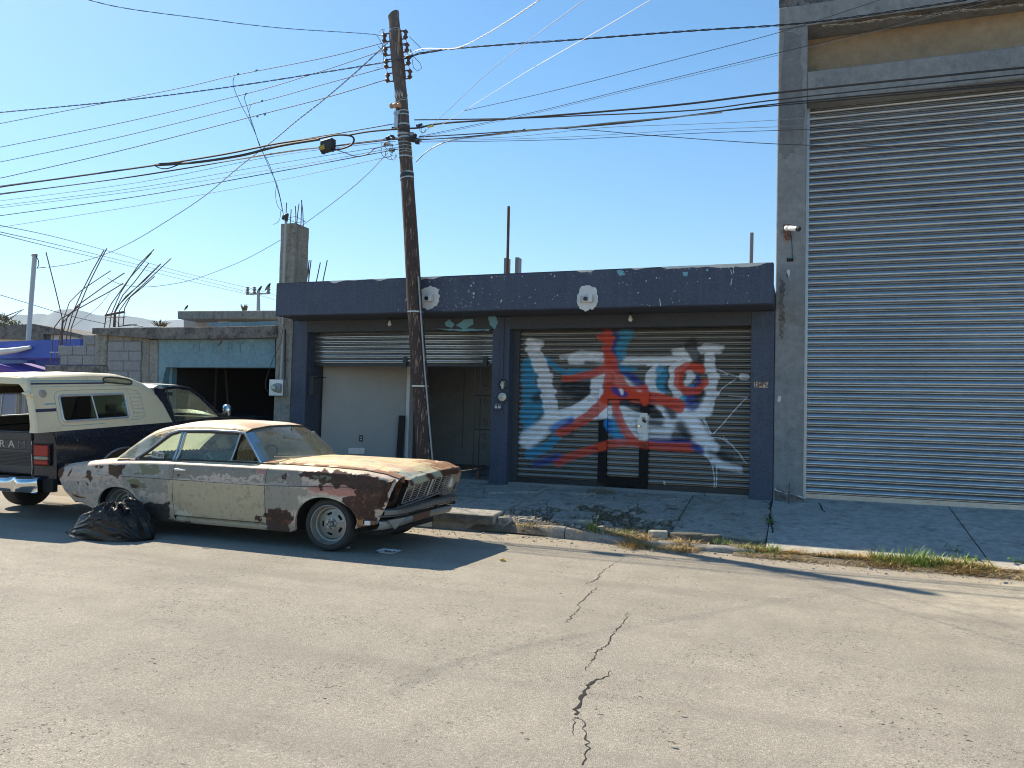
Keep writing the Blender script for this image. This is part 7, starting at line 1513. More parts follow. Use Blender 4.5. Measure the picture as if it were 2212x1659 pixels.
for y0, y1 in ((.075, .33), (W2-.33, W2-.075)):
    s_ = 1 if y0 < 1 else -1
    m = MB(); m.grid([[(-.0+.05*(1-t)**3 if s_ > 0 else .05*t**3, y0-.06+(.36)*t if s_ > 0 else y0-.02+.36*t, z) for t in np.linspace(0, 1, 8)] for z in (.50, .72, .86, 1.0, 1.16)]); tp('rear_corner', m, M['truck'], smooth=40)
    t_ = link('tail_lamp', None, tk); LOC[t_.name] = (0, 0, 0)
    for z0, z1, mt_ in ((.85, .995, 'lens_red'), (.80, .847, 'lens_clear'), (.735, .797, 'lens_red')):
        if mt_ not in M: M[mt_] = plain(mt_, (.38, .014, .012, 1) if mt_ == 'lens_red' else (.30, .28, .22, 1), .18)
        m = MB(); m.box(-.030, .02, y0+(.01 if z0 > .8 else .015), y1-.015, z0, z1); part('lens', m, M[mt_], t_, bevel=.010, world=False)
m = MB(); m.grid([[(-.008, y, z) for z in (.72, 1.01)] for y in (.06, .345)]); tp('lamp_bezel', m, M['under'])
# rear bumper, chrome, dented
P = []
for y in np.linspace(.16, W2-.16, 70):
    e = max(0, (.42-y)/.26) if y < .42 else (max(0, (y-(W2-.42))/.26)); dent = .028*math.exp(-((y-.50)/.06)**2)
    P.append([(-.06, y, .585), (-.15+.05*e, y, .578-.004*e), (-.185+.07*e*e+dent, y, .545), (-.19+.08*e*e+dent*1.3, y, .50), (-.185+.08*e*e+dent, y, .45), (-.16+.06*e, y, .40), (-.12, y, .385)])
m = MB(); m.grid(P); tp('rear_bumper', m, M['chrome'], smooth=60)
m = MB(); m.box(-.06, .1, .3, W2-.3, .42, .57); m.box(-.02, .05, .0, .17, .39, .55); tp('bumper_mount', m, M['under'])
m = MB(); m.box(-.05, -.03, .92, 1.15, .53, .64); tp('rear_plate', m, M['dullchrome'])
m = MB(); m.lathe([(0, -.09), (.03, -.085), (.035, -.03), (.02, .0)], (-.1, .90, .62), 'x', 12); tp('plate_lamp', m, M['under'])
# cab
def cabz(x): return float(np.interp(x, [2.02, 2.12, 2.6, 2.85], [1.70, 1.745, 1.735, 1.70]))
P = [[(x, y, cabz(x)+.03*(1-((y-W2/2)/.72)**2)) for y in np.linspace(.235, W2-.235, 20)] for x in np.linspace(2.02, 2.86, 14)]
m = MB(); m.grid(P); tp('cab_roof', m, M['truckroof'] if 'truckroof' in M else surf('bleached_roof', (.42, .42, .38, 1), (.50, .49, .43, 1), (.10, .11, .13, 1), 2.5, .4, thr=(.58, .7)), smooth=60)
for sgn in (0, 1):
    def yy(y): return y if sgn == 0 else W2-y
    m = MB(); m.prism([(2.03, yy(.07), 1.165), (2.32, yy(.07), 1.165), (2.26, yy(.225), 1.68), (2.04, yy(.225), 1.70)], (0, .02 if sgn == 0 else -.02, 0)); tp('rear_pillar', m, M['truck'])
    m = MB(); m.tube([(2.27, yy(.232), 1.685), (2.55, yy(.232), 1.700), (2.84, yy(.228), 1.672), (3.05, yy(.19), 1.545), (3.46, yy(.09), 1.19)], [.022, .026, .028, .026, .028], 8); tp('roof_rail', m, M['truck'], smooth=True)
    m = MB(); m.prism([(2.34, yy(.085), 1.18), (3.36, yy(.085), 1.19), (2.86, yy(.215), 1.655), (2.29, yy(.22), 1.67)], (0, .004, 0)); tp('door_window', m, M['glass'])
    m = MB(); m.tube([(2.335, yy(.082), 1.178), (2.285, yy(.22), 1.675)], .012, 6); m.tube([(2.33, yy(.075), 1.17), (3.42, yy(.075), 1.178)], .014, 6); tp('window_gasket', m, M['gasket'])
    mr = link('side_mirror', None, tk); LOC[mr.name] = (0, 0, 0); s_ = -1 if sgn == 0 else 1; cy = yy(-.10)
    m = MB(); m.tube([(3.36, yy(.07), 1.22), (3.36, cy, 1.25)], .018, 6); part('arm', m, M['under'], mr, world=False)
    m = MB(); m.box(3.33, 3.42, cy-.07, cy+.07, 1.20, 1.40); part('housing', m, M['chrome'], mr, bevel=.025, smooth=60, world=False)
P = []
for s in np.linspace(-1, 1, 16):
    a = np.array([2.88+.05*(1-s*s), W2/2+s*.70, 1.665+.03*(1-s*s)]); b = np.array([3.50+.12*(1-s*s), W2/2+s*.84, 1.165+.03*(1-s*s)]); P.append([a*(1-t)+b*t for t in np.linspace(0, 1, 5)])
m = MB(); m.grid(P); tp('windscreen', m, M['glass'], smooth=True)
P = [[(x, W2/2+s*(.84-.06*(x-3.5)/1.7), 1.17+.06*(1-s*s)-.05*((x-3.5)/1.75)**2-(.25*max(0, x-5.1)/.15)) for s in np.linspace(-1, 1, 16)] for x in np.linspace(3.5, 5.25, 20)]
m = MB(); m.grid(P); tp('hood', m, M['truck'], smooth=60)
m = MB(); m.box(5.2, 5.3, .1, W2-.1, .5, 1.05); tp('front_end', m, M['truck'], bevel=.03)
m = MB(); m.box(3.25, 3.5, .12, W2-.12, 1.0, 1.19); tp('dashboard', m, M['gasket'])
for y in (.5, 1.4):
    m = MB(); m.box(2.35, 2.5, y-.24, y+.24, .7, 1.28); m.box(2.38, 2.44, y-.12, y+.12, 1.29, 1.42); tp('seat', m, M['gasket'], bevel=.04)
m = MB(); m.tube([(3.1+.05*math.sin(a), 1.38+.18*math.cos(a), 1.17+.17*math.sin(a)) for a in np.linspace(0, 2*math.pi, 20)], .012, 5); tp('steering_wheel', m, M['gasket'])
m = MB(); m.box(2.86, 2.88, .58, .78, 1.55, 1.61); tp('rear_view_mirror', m, M['gasket'])
m = MB(); m.prism([(2.06, .12, 1.17), (2.06, W2-.12, 1.17), (2.06, W2-.25, 1.68), (2.06, .25, 1.68)], (.004, 0, 0)); tp('rear_cab_window', m, M['glass'])
# camper shell ----------------------------------------------------------
cp = link('camper_shell', None, tk, label='cream camper shell with blue stripes'); LOC[cp.name] = (0, 0, 0)
def cpt(name, m, mat, smooth=False, bevel=0): return part(name, m, mat, cp, smooth=smooth, world=False, bevel=bevel)
def capsec(x):
    """half profile from rail to centre, (inset, z)"""
    top = float(np.interp(x, [-.22, 0, .9, 1.35, 1.6, 1.85, 2.08], [1.875, 1.895, 1.925, 1.91, 1.86, 1.78, 1.66]))
    step = min(1.75, top-.10)
    ins = lambda z: .055+.14*(z-1.165)/(step-1.165)
    L = [(ins(1.165), 1.165), (ins(1.25), 1.25), (ins(1.45), 1.45), (ins(step-.01), step-.01), (ins(step)+.018, step), (ins(step)+.026, step+.02), (ins(step)+.045, top-.035), (ins(step)+.075, top-.012), (ins(step)+.13, top)]
    return L, top
def capxf(x, z): return x+(-.13*(1-(z-1.165)/.7) if x < .0 else 0)*0+(.22*(1.70-z)/.55 if x > 1.8 else 0)*((x-1.8)/.28)
WIN = (.22, 1.36, 1.285, 1.625)
X = list(np.linspace(-.20, 2.05, 91)); zs_i = 40
for sgn in (0, 1):
    def yy(y): return y if sgn == 0 else W2-y
    P = []
    for x in X:
        L, top = capsec(x); Z = list(np.linspace(1.165, L[3][1], 34)); pr_ = [(float(np.interp(z, [q[1] for q in L[:4]], [q[0] for q in L[:4]])), z) for z in Z]+L[4:]
        P.append([(capxf(x, z), yy(i_), z) for i_, z in pr_])
    P = np.array(P); m = MB(); a_, b_ = P.shape[:2]; m.v = [tuple(p) for p in P.reshape(-1, 3)]
    for i in range(a_-1):
        for j in range(b_-1):
            c = (P[i, j]+P[i+1, j+1])/2
            u, v = (c[0]-WIN[0])/(WIN[1]-WIN[0]), (c[2]-WIN[2])/(WIN[3]-WIN[2])
            if j < 33 and 0 < u < 1 and 0 < v < 1:
                du, dv_ = min(u, 1-u)*(WIN[1]-WIN[0]), min(v, 1-v)*(WIN[3]-WIN[2])
                if not (du < .05 and dv_ < .05 and math.hypot(.05-du, .05-dv_) > .05): continue
            if j >= 37 and 0: continue
            m.f.append((i*b_+j, i*b_+j+1, (i+1)*b_+j+1, (i+1)*b_+j)); m.mi.append(0)
    cpt('shell_side', m, M['cap'], smooth=40)
    f_ = lambda u, v, o=0: (WIN[0]+(WIN[1]-WIN[0])*u, yy(.055+.14*((WIN[2]+(WIN[3]-WIN[2])*v)-1.165)/.575-o), WIN[2]+(WIN[3]-WIN[2])*v)
    loop = []
    for (cu, cv, a0) in ((.955, .86, 0), (.045, .86, 90), (.045, .14, 180), (.955, .14, 270)):
        for k in range(5): a = R(a0+k*22.5); loop.append(f_(cu+.045*math.cos(a), cv+.14*math.sin(a), .004))
    wf = link('side_window', None, cp) if False else None
    m = MB(); m.tube(loop+[loop[0]], .017, 6, cap=False); cpt('window_frame', m, M['steel'], smooth=True)
    m = MB(); m.tube([f_(.50, .0, .006), f_(.47, 1, .006)], .010, 6); cpt('window_divider', m, M['steel'])
    m = MB(); m.add([f_(u, v, -.01) for u, v in ((0, 0), (1, 0), (1, 1), (0, 1))], [(0, 1, 2, 3)]); cpt('window_pane', m, M['glass_dark'] if sgn == 0 else M['glass'])
    # painted stripes: flat print 2 mm proud of the shell
    def stripe(x0, x1, z0, z1, mat, fz=None):
        P_ = []
        for x in np.linspace(x0, x1, 16):
            L, top = capsec(x); zz = [z0, (z0+z1)/2, z1]; P_.append([(x, yy(float(np.interp(z, [q[1] for q in L], [q[0] for q in L]))-.003), z) for z in zz])
        m = MB(); m.grid(P_); cpt('stripe', m, M[mat], smooth=True)
    for k_, c_ in (('st_navy', (.035, .035, .09, 1)), ('st_cyan', (.12, .35, .45, 1))):
        if k_ not in M: M[k_] = plain(k_, c_, .5)
    stripe(-.15, 1.05, 1.775, 1.797, 'st_navy'); stripe(-.15, 1.10, 1.806, 1.812, 'st_cyan'); stripe(-.15, 1.15, 1.818, 1.829, 'st_cyan')
    stripe(-.19, .14, 1.425, 1.465, 'st_navy'); stripe(-.02, .15, 1.515, 1.530, 'st_cyan')
    def line(P_, r_=.003):
        Q = []
        for x, z in P_: L, top = capsec(x); Q.append((x, yy(float(np.interp(z, [q[1] for q in L], [q[0] for q in L]))-.001), z))
        m = MB(); m.tube(Q, r_, 4); cpt('pinstripe', m, M['st_cyan'])
    line([(.9, 1.225), (.3, 1.225), (.2, 1.235), (.155, 1.29), (.15, 1.36), (.15, 1.60), (.17, 1.66), (.22, 1.685), (.4, 1.695), (1.1, 1.695), (1.45, 1.695), (1.62, 1.66), (1.68, 1.56), (1.69, 1.36), (1.66, 1.27), (1.55, 1.25), (1.3, 1.245)])
    line([(1.40, 1.70), (1.46, 1.60), (1.47, 1.35), (1.43, 1.26)])
    for z in (1.29, 1.345, 1.40, 1.455, 1.51, 1.565, 1.62): line([(1.465, z), (1.685, z)])
    # small oval window
    def g2(a, rx=.27, rz=.045): x = 1.33+rx*math.cos(a); L, top = capsec(x); z = 1.832-.07*(x-1.1)+rz*math.sin(a)*(1.0); return (x, yy(float(np.interp(z, [q[1] for q in L], [q[0] for q in L]))-.004), z)
    def sgnpow(v, p): return math.copysign(abs(v)**p, v)
    lp_ = []
    for k in range(28):
        a = 2*math.pi*k/28; x = 1.30+.27*sgnpow(math.cos(a), .55); L, top = capsec(x); z = 1.828-.10*(x-1.2)**1*(x > 1.2)+.040*sgnpow(math.sin(a), .6); lp_.append((x, yy(float(np.interp(z, [q[1] for q in L], [q[0] for q in L]))-.004), z))
    m = MB(); m.tube(lp_+[lp_[0]], .012, 6, cap=False); cpt('oval_window_frame', m, M['gasket'], smooth=True)
    m = MB(); m.add(lp_, [tuple(range(28))]); cpt('oval_window_pane', m, M['glass_dusty'])
    m = MB(); m.lathe([(0, -.008), (.05, -.006), (.055, .004)], (-.02, yy(.165), 1.655), 'y', 18, 1 if sgn == 0 else -1); cpt('vent_cap', m, M['steel'], smooth=True)
m = MB(); P = []
for x in X:
    L, top = capsec(x); y0 = L[-1][0]; P.append([(capxf(x, top), y, top+.012*math.sin((y-y0)/(W2-2*y0)*math.pi)+.006*math.cos(y*14)) for y in np.linspace(y0, W2-y0, 24)])
m.grid(P); cpt('shell_roof', m, M['cap'], smooth=40)
# rear frame of the shell with the open hatch
m = MB(); L, top = capsec(-.2)
def ring(inset, x): return [(x-.0, .055+inset, 1.165+0), (x, .06+inset*.9, 1.3), (x, .13+inset*.8, 1.62), (x, .21+inset, 1.80-inset*.3), (x, .34+inset, top-inset*.9), (x, W2/2, top+.01-inset*.9), (x, W2-.34-inset, top-inset*.9), (x, W2-.21-inset, 1.80-inset*.3), (x, W2-.13-inset*.8, 1.62), (x, W2-.06-inset*.9, 1.3), (x, W2-.055-inset, 1.165)]
r0, r1, r2, r3 = ring(0, -.2), ring(.02, -.225), ring(.105, -.225), ring(.11, -.12)
sm_ = lambda r_: smooth_pts(r_, 4)
m.grid(list(map(list, zip(sm_(r0), sm_(r1), sm_(r2), sm_(r3))))); cpt('rear_frame', m, M['cap'], smooth=50)
m = MB()
for x in np.linspace(-.12, 1.9, 2): pass
P = []
for x in np.linspace(-.12, 2.0, 12):
    L, top = capsec(x); P.append([(x, .055+.03, 1.17), (x, .22, 1.62), (x, .28, top-.09), (x, .36, top-.05), (x, W2/2, top-.045), (x, W2-.36, top-.05), (x, W2-.28, top-.09)])
m.grid([[p for p in row] for row in P]); 
pass
def inner(y0, y1, zlist):
    m = MB(); m.grid([[(x, np.interp(z, [1.17, 1.8], [y0, y1]), z) for z in zlist] for x in (-.1, 1.55)]); return m
cpt('inner_wall', inner(.09, .24, (1.17, 1.28)), M['capin']); cpt('inner_wall', inner(.09, .24, (1.63, 1.72)), M['capin'])
cpt('inner_wall', inner(W2-.09, W2-.24, (1.17, 1.28)), M['capin']); cpt('inner_wall', inner(W2-.09, W2-.24, (1.63, 1.72)), M['capin'])
m = MB(); m.grid([[(x, y, min(1.83, capsec(x)[1]-.06)) for y in (.3, W2-.3)] for x in np.linspace(-.1, 1.85, 8)]); cpt('headliner', m, M['capin'])
m = MB(); m.prism([(2.04, .10, 1.165), (2.04, .45, 1.165), (2.04, .45, 1.56), (2.04, .26, 1.56)], (.01, 0, 0)); m.prism([(2.04, W2-.10, 1.165), (2.04, W2-.45, 1.165), (2.04, W2-.45, 1.56), (2.04, W2-.26, 1.56)], (.01, 0, 0)); cpt('front_wall', m, M['capin'])
# spoiler nub at the rear corner
m = MB(); m.tube([(-.235, .13, 1.66), (-.255, .17, 1.665), (-.28, .22, 1.67)], [.03, .028, .010], 8); m.tube([(-.235, .13, 1.66), (-.21, .10, 1.64)], [.03, .02], 8); cpt('hatch_hinge', m, M['cap'], smooth=True)
# wheels
def twheel(x, y, sgn):
    wt = link('wheel', None, tk); wt.location = (x, y, .31+.0*x); LOC[wt.name] = (0, 0, 0)
    if x > 3: wt.location.z = .37-.03
    m = MB(); T = [(.20, .02), (.23, .03), (.30, .035), (.345, .02), (.365, -.01), (.372, -.05)]+[(.372-.006*(k % 2), -.06-.02*k) for k in range(8)]+[(.365, -.23), (.34, -.25), (.22, -.25)]
    m.lathe(T, (0, 0, 0), 'y', 40, sgn); link('tyre', m.mesh('tyre', (0, 0, 0), [M['rubber']], smooth=35), wt)
    m = MB(); m.lathe([(.205, .02), (.19, .0), (.18, -.05), (.10, -.06), (.08, -.01), (0, -.01)], (0, 0, 0), 'y', 30, sgn); link('rim', m.mesh('rim', (0, 0, 0), [M['dullchrome']], smooth=35), wt)
for x in (1.18, 4.45): twheel(x, .03, -1); twheel(x, W2-.03, 1)
# ================================================================== RUBBISH BAG, TRAY, SPOON, WEEDS
def mk_bag():
    g = G('black_plastic_film'); n = g.noise(1, 6, .6, stretch=(7, 7, 34), dist=.6); v = g.n('ShaderNodeTexVoronoi', {'feature': 'DISTANCE_TO_EDGE'}, Vector=g.pos, Scale=9.).outputs['Distance']
    return g.done((.007, .007, .008, 1), .19, 0, g.bump(n, .28, .012, g.bump(g.math('MULTIPLY', g.noise(11, 5, .55, dist=1.6), g.n('ShaderNodeMapRange', {}, Value=g.n('ShaderNodeSeparateXYZ', {}, Vector=g.pos).outputs[2], From_Min=.16, From_Max=.26, To_Min=.15).outputs[0]), 1.0, .05)), Specular_IOR_Level=.45)
M['bag'] = mk_bag()
bx0 = gnd(150, 1176); bx1 = gnd(316, 1165); bx0, bx1 = at(142, 1170, 6.93), at(322, 1165, 6.93); hwid = (bx1[0]-bx0[0])/2; bc = np.array([(bx0[0]+bx1[0])/2, 6.93, 0]); BS = hwid/.60
bagc = bc; m = MB(); rows = []
rnd = random.Random(2)
NU, NV = 220, 90
HX = ([-.62, -.50, -.35, -.22, -.05, .08, .2, .32, .45, .58], [.0, .035, .10, .18, .29, .39, .42, .38, .29, .06])
for i in range(NV+1):
    v = i/NV; row = []
    for k in range(NU+1):
        a = 2*math.pi*(k % NU)/NU; ca, sa = math.cos(a), math.sin(a)
        rad = (1-v**2.6)**.55
        x = .60*rad*ca+.05*v; tipk = max(0, -x-.15)/.45
        wy_ = .29*(1-.75*tipk**1.2)
        y = wy_*rad*sa
        hx = float(np.interp(x, HX[0], HX[1]))
        z = hx*math.sin(min(1, v*1.0)*math.pi/2)**.75 if rad > 0 else hx
        # creases radiating from the knot
        ang = math.atan2(y+.05, x-.20); dist = math.hypot(x-.20, (y+.05)*1.3); up = sm(.25, .7, v)
        cr = (1-abs(math.sin(ang*6.5+3*float(vn(ang*2, 1, 4)))))**2.2; cr2 = (1-abs(math.sin(ang*13+dist*9)))**3
        z += up*(.065*cr*sm(.0, .1, dist)-.020+.022*cr2+.03*(float(fbm(x*9, y*9, 6, 3))-.5))
        lo = 1-up; f_ = float(fbm(ang*3.0, v*9+dist*4, 3, 5))-.5
        bul = 1+.05*f_*2*up+lo*(.012*math.sin(v*40+ang*4+5*f_)+.03*f_)
        x = .02+(x-.02)*bul; y = y*bul
        row.append((bagc[0]+x*BS, bagc[1]+y*BS, max(.006, z+.02*f_*up)))
    rows.append(row)
m.grid(rows); bag = thing('rubbish_bag', 'full black plastic rubbish bag leaning on the rear wheel of the rusty car', 'rubbish bag', tuple(bagc)); part('film', m, M['bag'], bag, smooth=75)
m = MB(); top = np.array([bagc[0]+.20*BS, bagc[1]-.08, .38])
for k in range(16):
    a = rnd.uniform(-1.1, 1.3); L = rnd.uniform(.10, .22); d = np.array([math.cos(a), -.2, .25*math.sin(a*3)]); s_ = np.array([0, 1, .4])*rnd.uniform(.01, .03)
    m.add([top-s_*.4, top+s_*.4, top+d*L*.5+s_+(0, 0, .02), top+d*L*.5-s_+(0, 0, .03), top+d*L+s_*1.3, top+d*L-s_*1.0], [(0, 1, 2, 3), (3, 2, 4, 5)])
part('knot', m, M['bag'], bag)
# styrofoam tray
tc = gnd(840, 1195); ty = thing('foam_tray', 'small white foam food tray with scraps lying on the road before the car', 'food tray', tc)
def rr_(w_, d_, z, n=6):
    out = []
    for cx, cy, a0 in ((w_-.02, d_-.02, 0), (-w_+.02, d_-.02, 90), (-w_+.02, -d_+.02, 180), (w_-.02, -d_+.02, 270)):
        for k in range(n): a = R(a0+k*90/(n-1)); out.append((tc[0]+cx+.02*math.cos(a), tc[1]+cy+.02*math.sin(a), z))
    return out
m = MB(); L = [rr_(.085, .058, .004), rr_(.115, .080, .028), rr_(.122, .086, .030), rr_(.085, .055, .008)]
m.grid([r_+[r_[0]] for r_ in L]); m.f.append(tuple(len(m.v)-25+k for k in range(24))); m.mi.append(0); part('tray', m, plain('white_foam', (.75, .76, .80, 1), .7), ty, smooth=40)
m = MB()
for k in range(9): c = np.array(tc)+(rnd.uniform(-.05, .06), rnd.uniform(-.02, .03), .014); m.tube([c+(rnd.uniform(-.02, .02), rnd.uniform(-.01, .01), rnd.uniform(0, .01)) for _ in range(3)], .005, 5)
part('food_scraps', m, M['rust'], ty, kind='stuff')
c = np.array(gnd(735, 1182)); m = MB(); m.tube([c+(-.09, .02, .008), c+(0, .0, .012), c+(.07, -.012, .008)], .006, 5); m.tube([c+(.07, -.012, .01), c+(.10, -.02, .012), c+(.13, -.025, .01)], [.006, .02, .012], 8); solo('plastic_spoon', m, M['cable_light'], 'pale plastic spoon lying by the front tyre', 'spoon', tuple(c))
c = np.array(gnd(1086, 1213)); m = MB(); m.tube([c+(-.03, 0, .012), c+(0, .01, .02), c+(.03, -.005, .01)], [.012, .018, .008], 7); solo('yellow_scrap', m, M['yellow'] if False else plain('yellow_scrap', (.6, .38, .1, 1), .7), 'small yellowish scrap alone on the road beyond the car shadow', 'litter', tuple(c))
for i, (x, y, w_) in enumerate(((760, 1160, .16), (800, 1172, .12), (850, 1155, .14), (700, 1205, .10))):
    c = np.array(gnd(x, y)); m = MB()
    for k in range(5): d = np.array([rnd.uniform(-1, 1)*w_, rnd.uniform(-.4, .4)*w_, 0]); m.add([c+d+(-.02, 0, .012), c+d+(.02, .01, .02), c+d+(.03, -.01, .012), c+d+(0, -.02, .016)], [(0, 1, 2, 3)])
    solo('leaf_litter', m, M['leaf'], ('leftmost', 'second', 'third', 'nearest')[i]+' patch of dry leaf litter in the shade beneath the front of the car', 'leaves', tuple(c), 'leaf litter under the car')
# pebbles and crumbs
m = MB(); M['pebble'] = surf('pebble', (.22, .2, .17, 1), (.40, .36, .30, 1), None, 20, .9)
for k in range(1600):
    x = rnd.uniform(-4.8, 3.5); y = 9.40-abs(rnd.gauss(0, .30)) if rnd.random() < .5 else 9.5+abs(rnd.gauss(.45, .4))
    if y > 9.5 and not (-3.7 < x < -.5 and y < 11): continue
    z = 0 if y < 9.45 else dirt_z(x, y); s_ = rnd.uniform(.002, .008) if rnd.random() < .94 else rnd.uniform(.010, .018)
    m.obox((x, y, z+s_*.5), (s_, s_*rnd.uniform(-.4, .4), 0), (-s_*.3, s_*.8, 0), (0, s_*.2, s_*.6))
for k in range(1500):
    x = rnd.uniform(-3.7, -.8); y = 9.62+abs(rnd.gauss(.0, .75)); z = dirt_z(x, y)
    if y > 11.6: continue
    s_ = rnd.uniform(.004, .014) if rnd.random() < .93 else rnd.uniform(.018, .04)
    m.obox((x, y, z+s_*.35), (s_, s_*rnd.uniform(-.6, .6), s_*.2), (-s_*.4, s_*.8, 0), (0, s_*.2, s_*.5))
for k in range(260):
    x = rnd.uniform(-5.2, -.5); y = rnd.uniform(9.6, 12); z = side_z2(x, y); s_ = rnd.uniform(.004, .012)
    m.obox((x, y, z+s_*.4), (s_, s_*rnd.uniform(-.6, .6), 0), (-s_*.4, s_*.8, 0), (0, s_*.2, s_*.5))
solo('gravel', m, M['pebble'], 'loose gravel crumbs along the kerb and in the dirt', 'gravel', (0, 9.4, 0), kind='stuff')
# grass along the gutter
def strip_grass(name, lab, mat, spots, seed, wdt=.0035):
    rnd = random.Random(seed); m = MB()
    for (x0, x1, yc, ys_, n, h_, zf, flat) in spots:
        for _ in range(n):
            x = rnd.uniform(x0, x1); y = yc+rnd.gauss(0, ys_); clump = .4+.9*float(vn(x*3.2, y*3, seed))
            if rnd.random() > clump: continue
            z = zf(x, y); hh = h_*rnd.uniform(.3, 1)*clump; a = rnd.uniform(0, 6.28); d = np.array([math.cos(a), math.sin(a), 0])*hh*rnd.uniform(.3, flat); s_ = np.array([-math.sin(a), math.cos(a), 0])*wdt*rnd.uniform(.6, 1.5); b = np.array([x, y, z-.01])
            up = hh*rnd.uniform(.25, 1)/(flat if flat > 1.2 else 1)
            m.add([b-s_, b+s_, b+d*.45+s_*.8+(0, 0, up*.65), b+d*.45-s_*.8+(0, 0, up*.65), b+d+(0, 0, up*(.9 if flat > 1.2 else 1))], [(0, 1, 2, 3), (3, 2, 4)])
    return solo(name, m, mat, lab, 'grass', (0, 9.4, 0), kind='stuff')
gz = lambda x, y: .01 if y < 9.42 else (.10 if x < -.4 else max(.05, ramp_z(x, y)))
dz = lambda x, y: dirt_z(x, y) if -3.8 < x < -.35 else gz(x, y)
zk = lambda x, y: .0 if y < 9.44 else .05
edge = lambda x, y: .02
strip_grass('dry_grass', 'straw coloured dry grass lying along the foot of the ramp and kerb', M['drygrass'],
    [(-.6, 3.0, 9.38, .08, 11000, .19, zk, 1.8), (.2, 1.9, 9.40, .07, 5000, .21, zk, 1.5), (-1.95, -1.15, 9.38, .11, 4500, .20, zk, 1.6), (-2.6, -1.9, 9.55, .05, 450, .11, lambda x, y: .10, 1.5), (-4.85, -4.45, 9.58, .06, 260, .11, lambda x, y: .235, 1.4), (-3.4, -2.9, 9.50, .05, 260, .07, lambda x, y: .13, 1.4), (-.75, .0, 9.46, .06, 700, .13, zk, 1.4), (-1.9, -.5, 9.62, .08, 500, .10, lambda x, y: dirt_z(x, y), 1.4)], 5)
strip_grass('green_grass', 'fresh green grass blades growing along the foot of the ramp', M['grass'],
    [(.75, 1.95, 9.44, .05, 2400, .24, zk, .8), (-.65, -.2, 9.42, .06, 900, .2, zk, .8), (.25, .55, 9.47, .04, 90, .18, zk, .8), (2.3, 2.8, 9.5, .04, 120, .18, zk, .9), (-4.62, -4.45, 9.6, .04, 60, .10, lambda x, y: .235, .8), (-2.55, -2.35, 9.6, .03, 55, .24, lambda x, y: .11, .5), (-2.5, -1.9, 9.62, .05, 120, .10, lambda x, y: .12, .8), (-.95, -.7, 9.55, .05, 60, .10, lambda x, y: .1, .8)], 6)
strip_grass('sparse_grass', 'dull sparse grass growing from the broken pavement in the shade', M['dgrass'],
    [(-3.5, -1.3, 10.3, .25, 6500, .10, dirt_z, 1.6), (-2.9, -1.3, 9.95, .14, 4000, .12, dirt_z, 1.5), (-3.6, -1.5, 11.1, .25, 1500, .08, dirt_z, 1.6), (-3.3, -1.0, 9.8, .12, 3500, .13, dirt_z, 1.5), (-5.0, -4.3, 10.65, .06, 300, .06, side_z, 1.2), (-1.5, -1.38, 10.8, .4, 260, .07, side_z2, 1), (-1.75, -1.35, 10.25, .1, 260, .10, dirt_z, .9), (-3.1, -2.6, 11.75, .08, 200, .15, lambda x, y: side_z(x, y)-.01, .8), (-2.4, -2.1, 11.6, .06, 60, .08, side_z, .8), (-3.9, -3.6, 10.65, .05, 120, .07, side_z, 1), (-1.3, -1.0, 11.5, .05, 60, .07, side_z, 1)], 7)
m = MB(); m.grid([[(x, y, .03*math.sin(math.pi*(y-9.22)/.34)*(.5+float(fbm(x*3, y*5, 6)))+.003) for y in np.linspace(9.22, 9.56, 8)] for x in np.linspace(-.7, 3.4, 120)])
solo('gutter_dirt', m, M['dirt'], 'low ridge of brown dirt along the foot of the ramp', 'dirt', (0, 9.4, 0), kind='stuff', smooth=True)
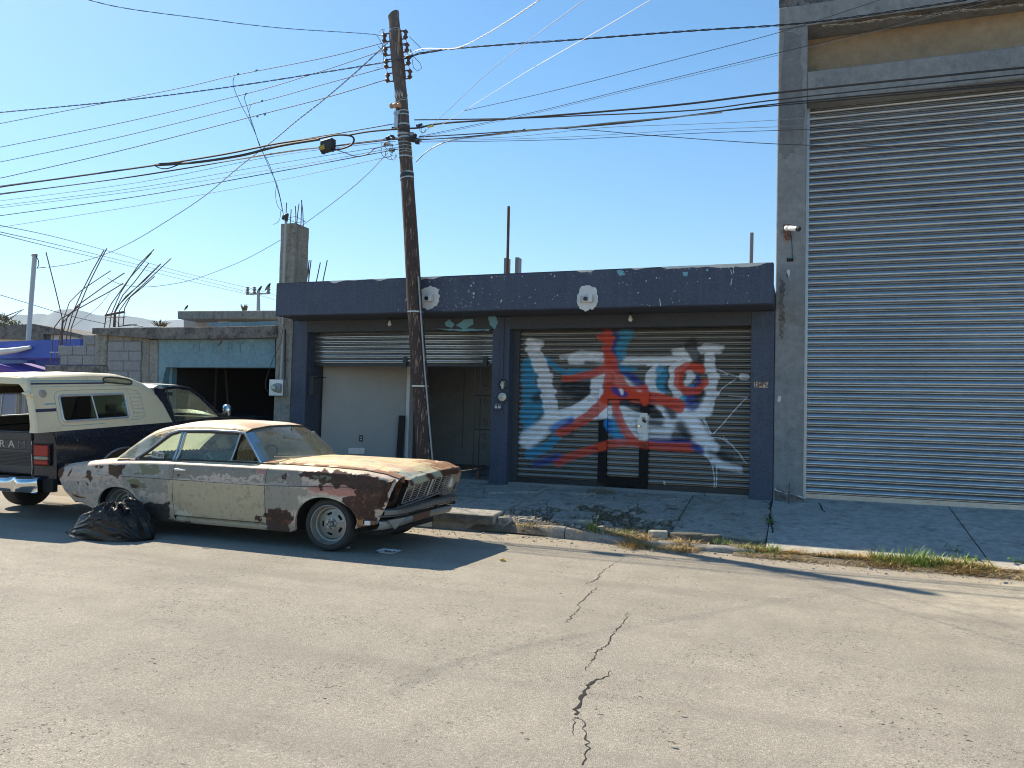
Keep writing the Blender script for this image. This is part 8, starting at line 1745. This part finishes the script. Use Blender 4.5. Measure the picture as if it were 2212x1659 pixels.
def leafy(lab, px, py, z, n, rad, s_, seed, mat='green', hgt=.2):
    c = np.array(gnd(px, py, z)); rnd = random.Random(seed); pl_ = thing('leafy_weed', lab, 'weed', tuple(c))
    m = MB(); st = []
    for k in range(max(4, n//9)):
        e = c+np.array([rnd.uniform(-rad, rad), rnd.uniform(-rad, rad)*.7, hgt*rnd.uniform(.35, 1)]); st.append(e); m.tube([c, (c+e)/2+(0, 0, .02), e], .0025, 4)
    part('stem', m, M[mat], pl_); m = MB()
    for k in range(n):
        e = st[k % len(st)]; t = rnd.uniform(.35, 1.05); p = c+(e-c)*t+np.array([rnd.gauss(0, .012), rnd.gauss(0, .012), rnd.gauss(0, .01)]); a = rnd.uniform(0, 6.28); u = np.array([math.cos(a), math.sin(a), rnd.uniform(-.5, .3)])*s_*rnd.uniform(.6, 1.3); v = np.cross(u, [0, 0, 1])*.5
        m.add([p, p+u*.5+v*.7, p+u, p+u*.5-v*.7], [(0, 1, 2, 3)])
    part('leaves', m, M[mat], pl_)
leafy('leafy dark weed growing in the joint below the pilaster', 1664, 1132, .22, 90, .09, .032, 1, hgt=.12)
leafy('tall leaning green weed at the foot of the ramp near the right joint', 2062, 1205, .06, 40, .09, .045, 2, hgt=.20)
leafy('spreading green weed low on the gutter near the right edge', 2112, 1222, .04, 90, .16, .04, 3, hgt=.12)
leafy('green weed at the extreme right of the gutter', 2202, 1228, .04, 40, .12, .045, 5, hgt=.14)
leafy('small green weed in the dirt between kerb and broken slab', 1586, 1150, .10, 30, .07, .035, 4, hgt=.10)
leafy('tiny weed sprout on the concrete ramp', 1745, 1122, .25, 8, .03, .02, 6, hgt=.03)
for i, P in enumerate([[(1670, 1100), (1663, 1110), (1667, 1125), (1660, 1145), (1668, 1160)], [(1780, 1150), (1770, 1140), (1765, 1130)]]):
    pts = [gnd(x, y, ramp_z(0, 0)+.0) for x, y in P]; Q = []
    for x, y in P:
        z = .3
        for _ in range(6): g_ = gnd(x, y, z); z = ramp_z(g_[0], g_[1])
        Q.append(g_)
    rb_ = ribbon([(q[0], q[1]) for q in Q], [.02, .014, .03, .02, .03][:len(Q)], seed=i+50); rb_.v = [(v[0], v[1], ramp_z(v[0], v[1])+.010*(float(fbm(v[0]*1.5, v[1]*1.5, 7))-.5)+.003) for v in rb_.v]; part('crack', rb_, M['crack'], rp)
c = np.array(gnd(1100, 1178, 0)); 
dw = MB(); c = gnd(1770, 1150, .1)
for k in range(7):
    c0 = np.array(gnd(1742+k*6, 1164, .06)); dw.tube([c0, c0+(.05+.01*k, .02, .10+.02*(k % 3)), c0+(.10, .02, .13-.01*k)], .003, 4)
solo('dry_stalks', dw, M['drygrass'], 'thin curled dry stalks standing beside the dark hole in the ramp', 'weed', tuple(c))
for i, (px, py, zz, lab) in enumerate(((1655, 1083, .37, 'dead leafy tuft at the foot between blue column and pilaster'),)):
    weed('dead_tuft', lab, gnd(px, py, zz), 80, .07, .14, M['leaf2'], .008, seed=9)
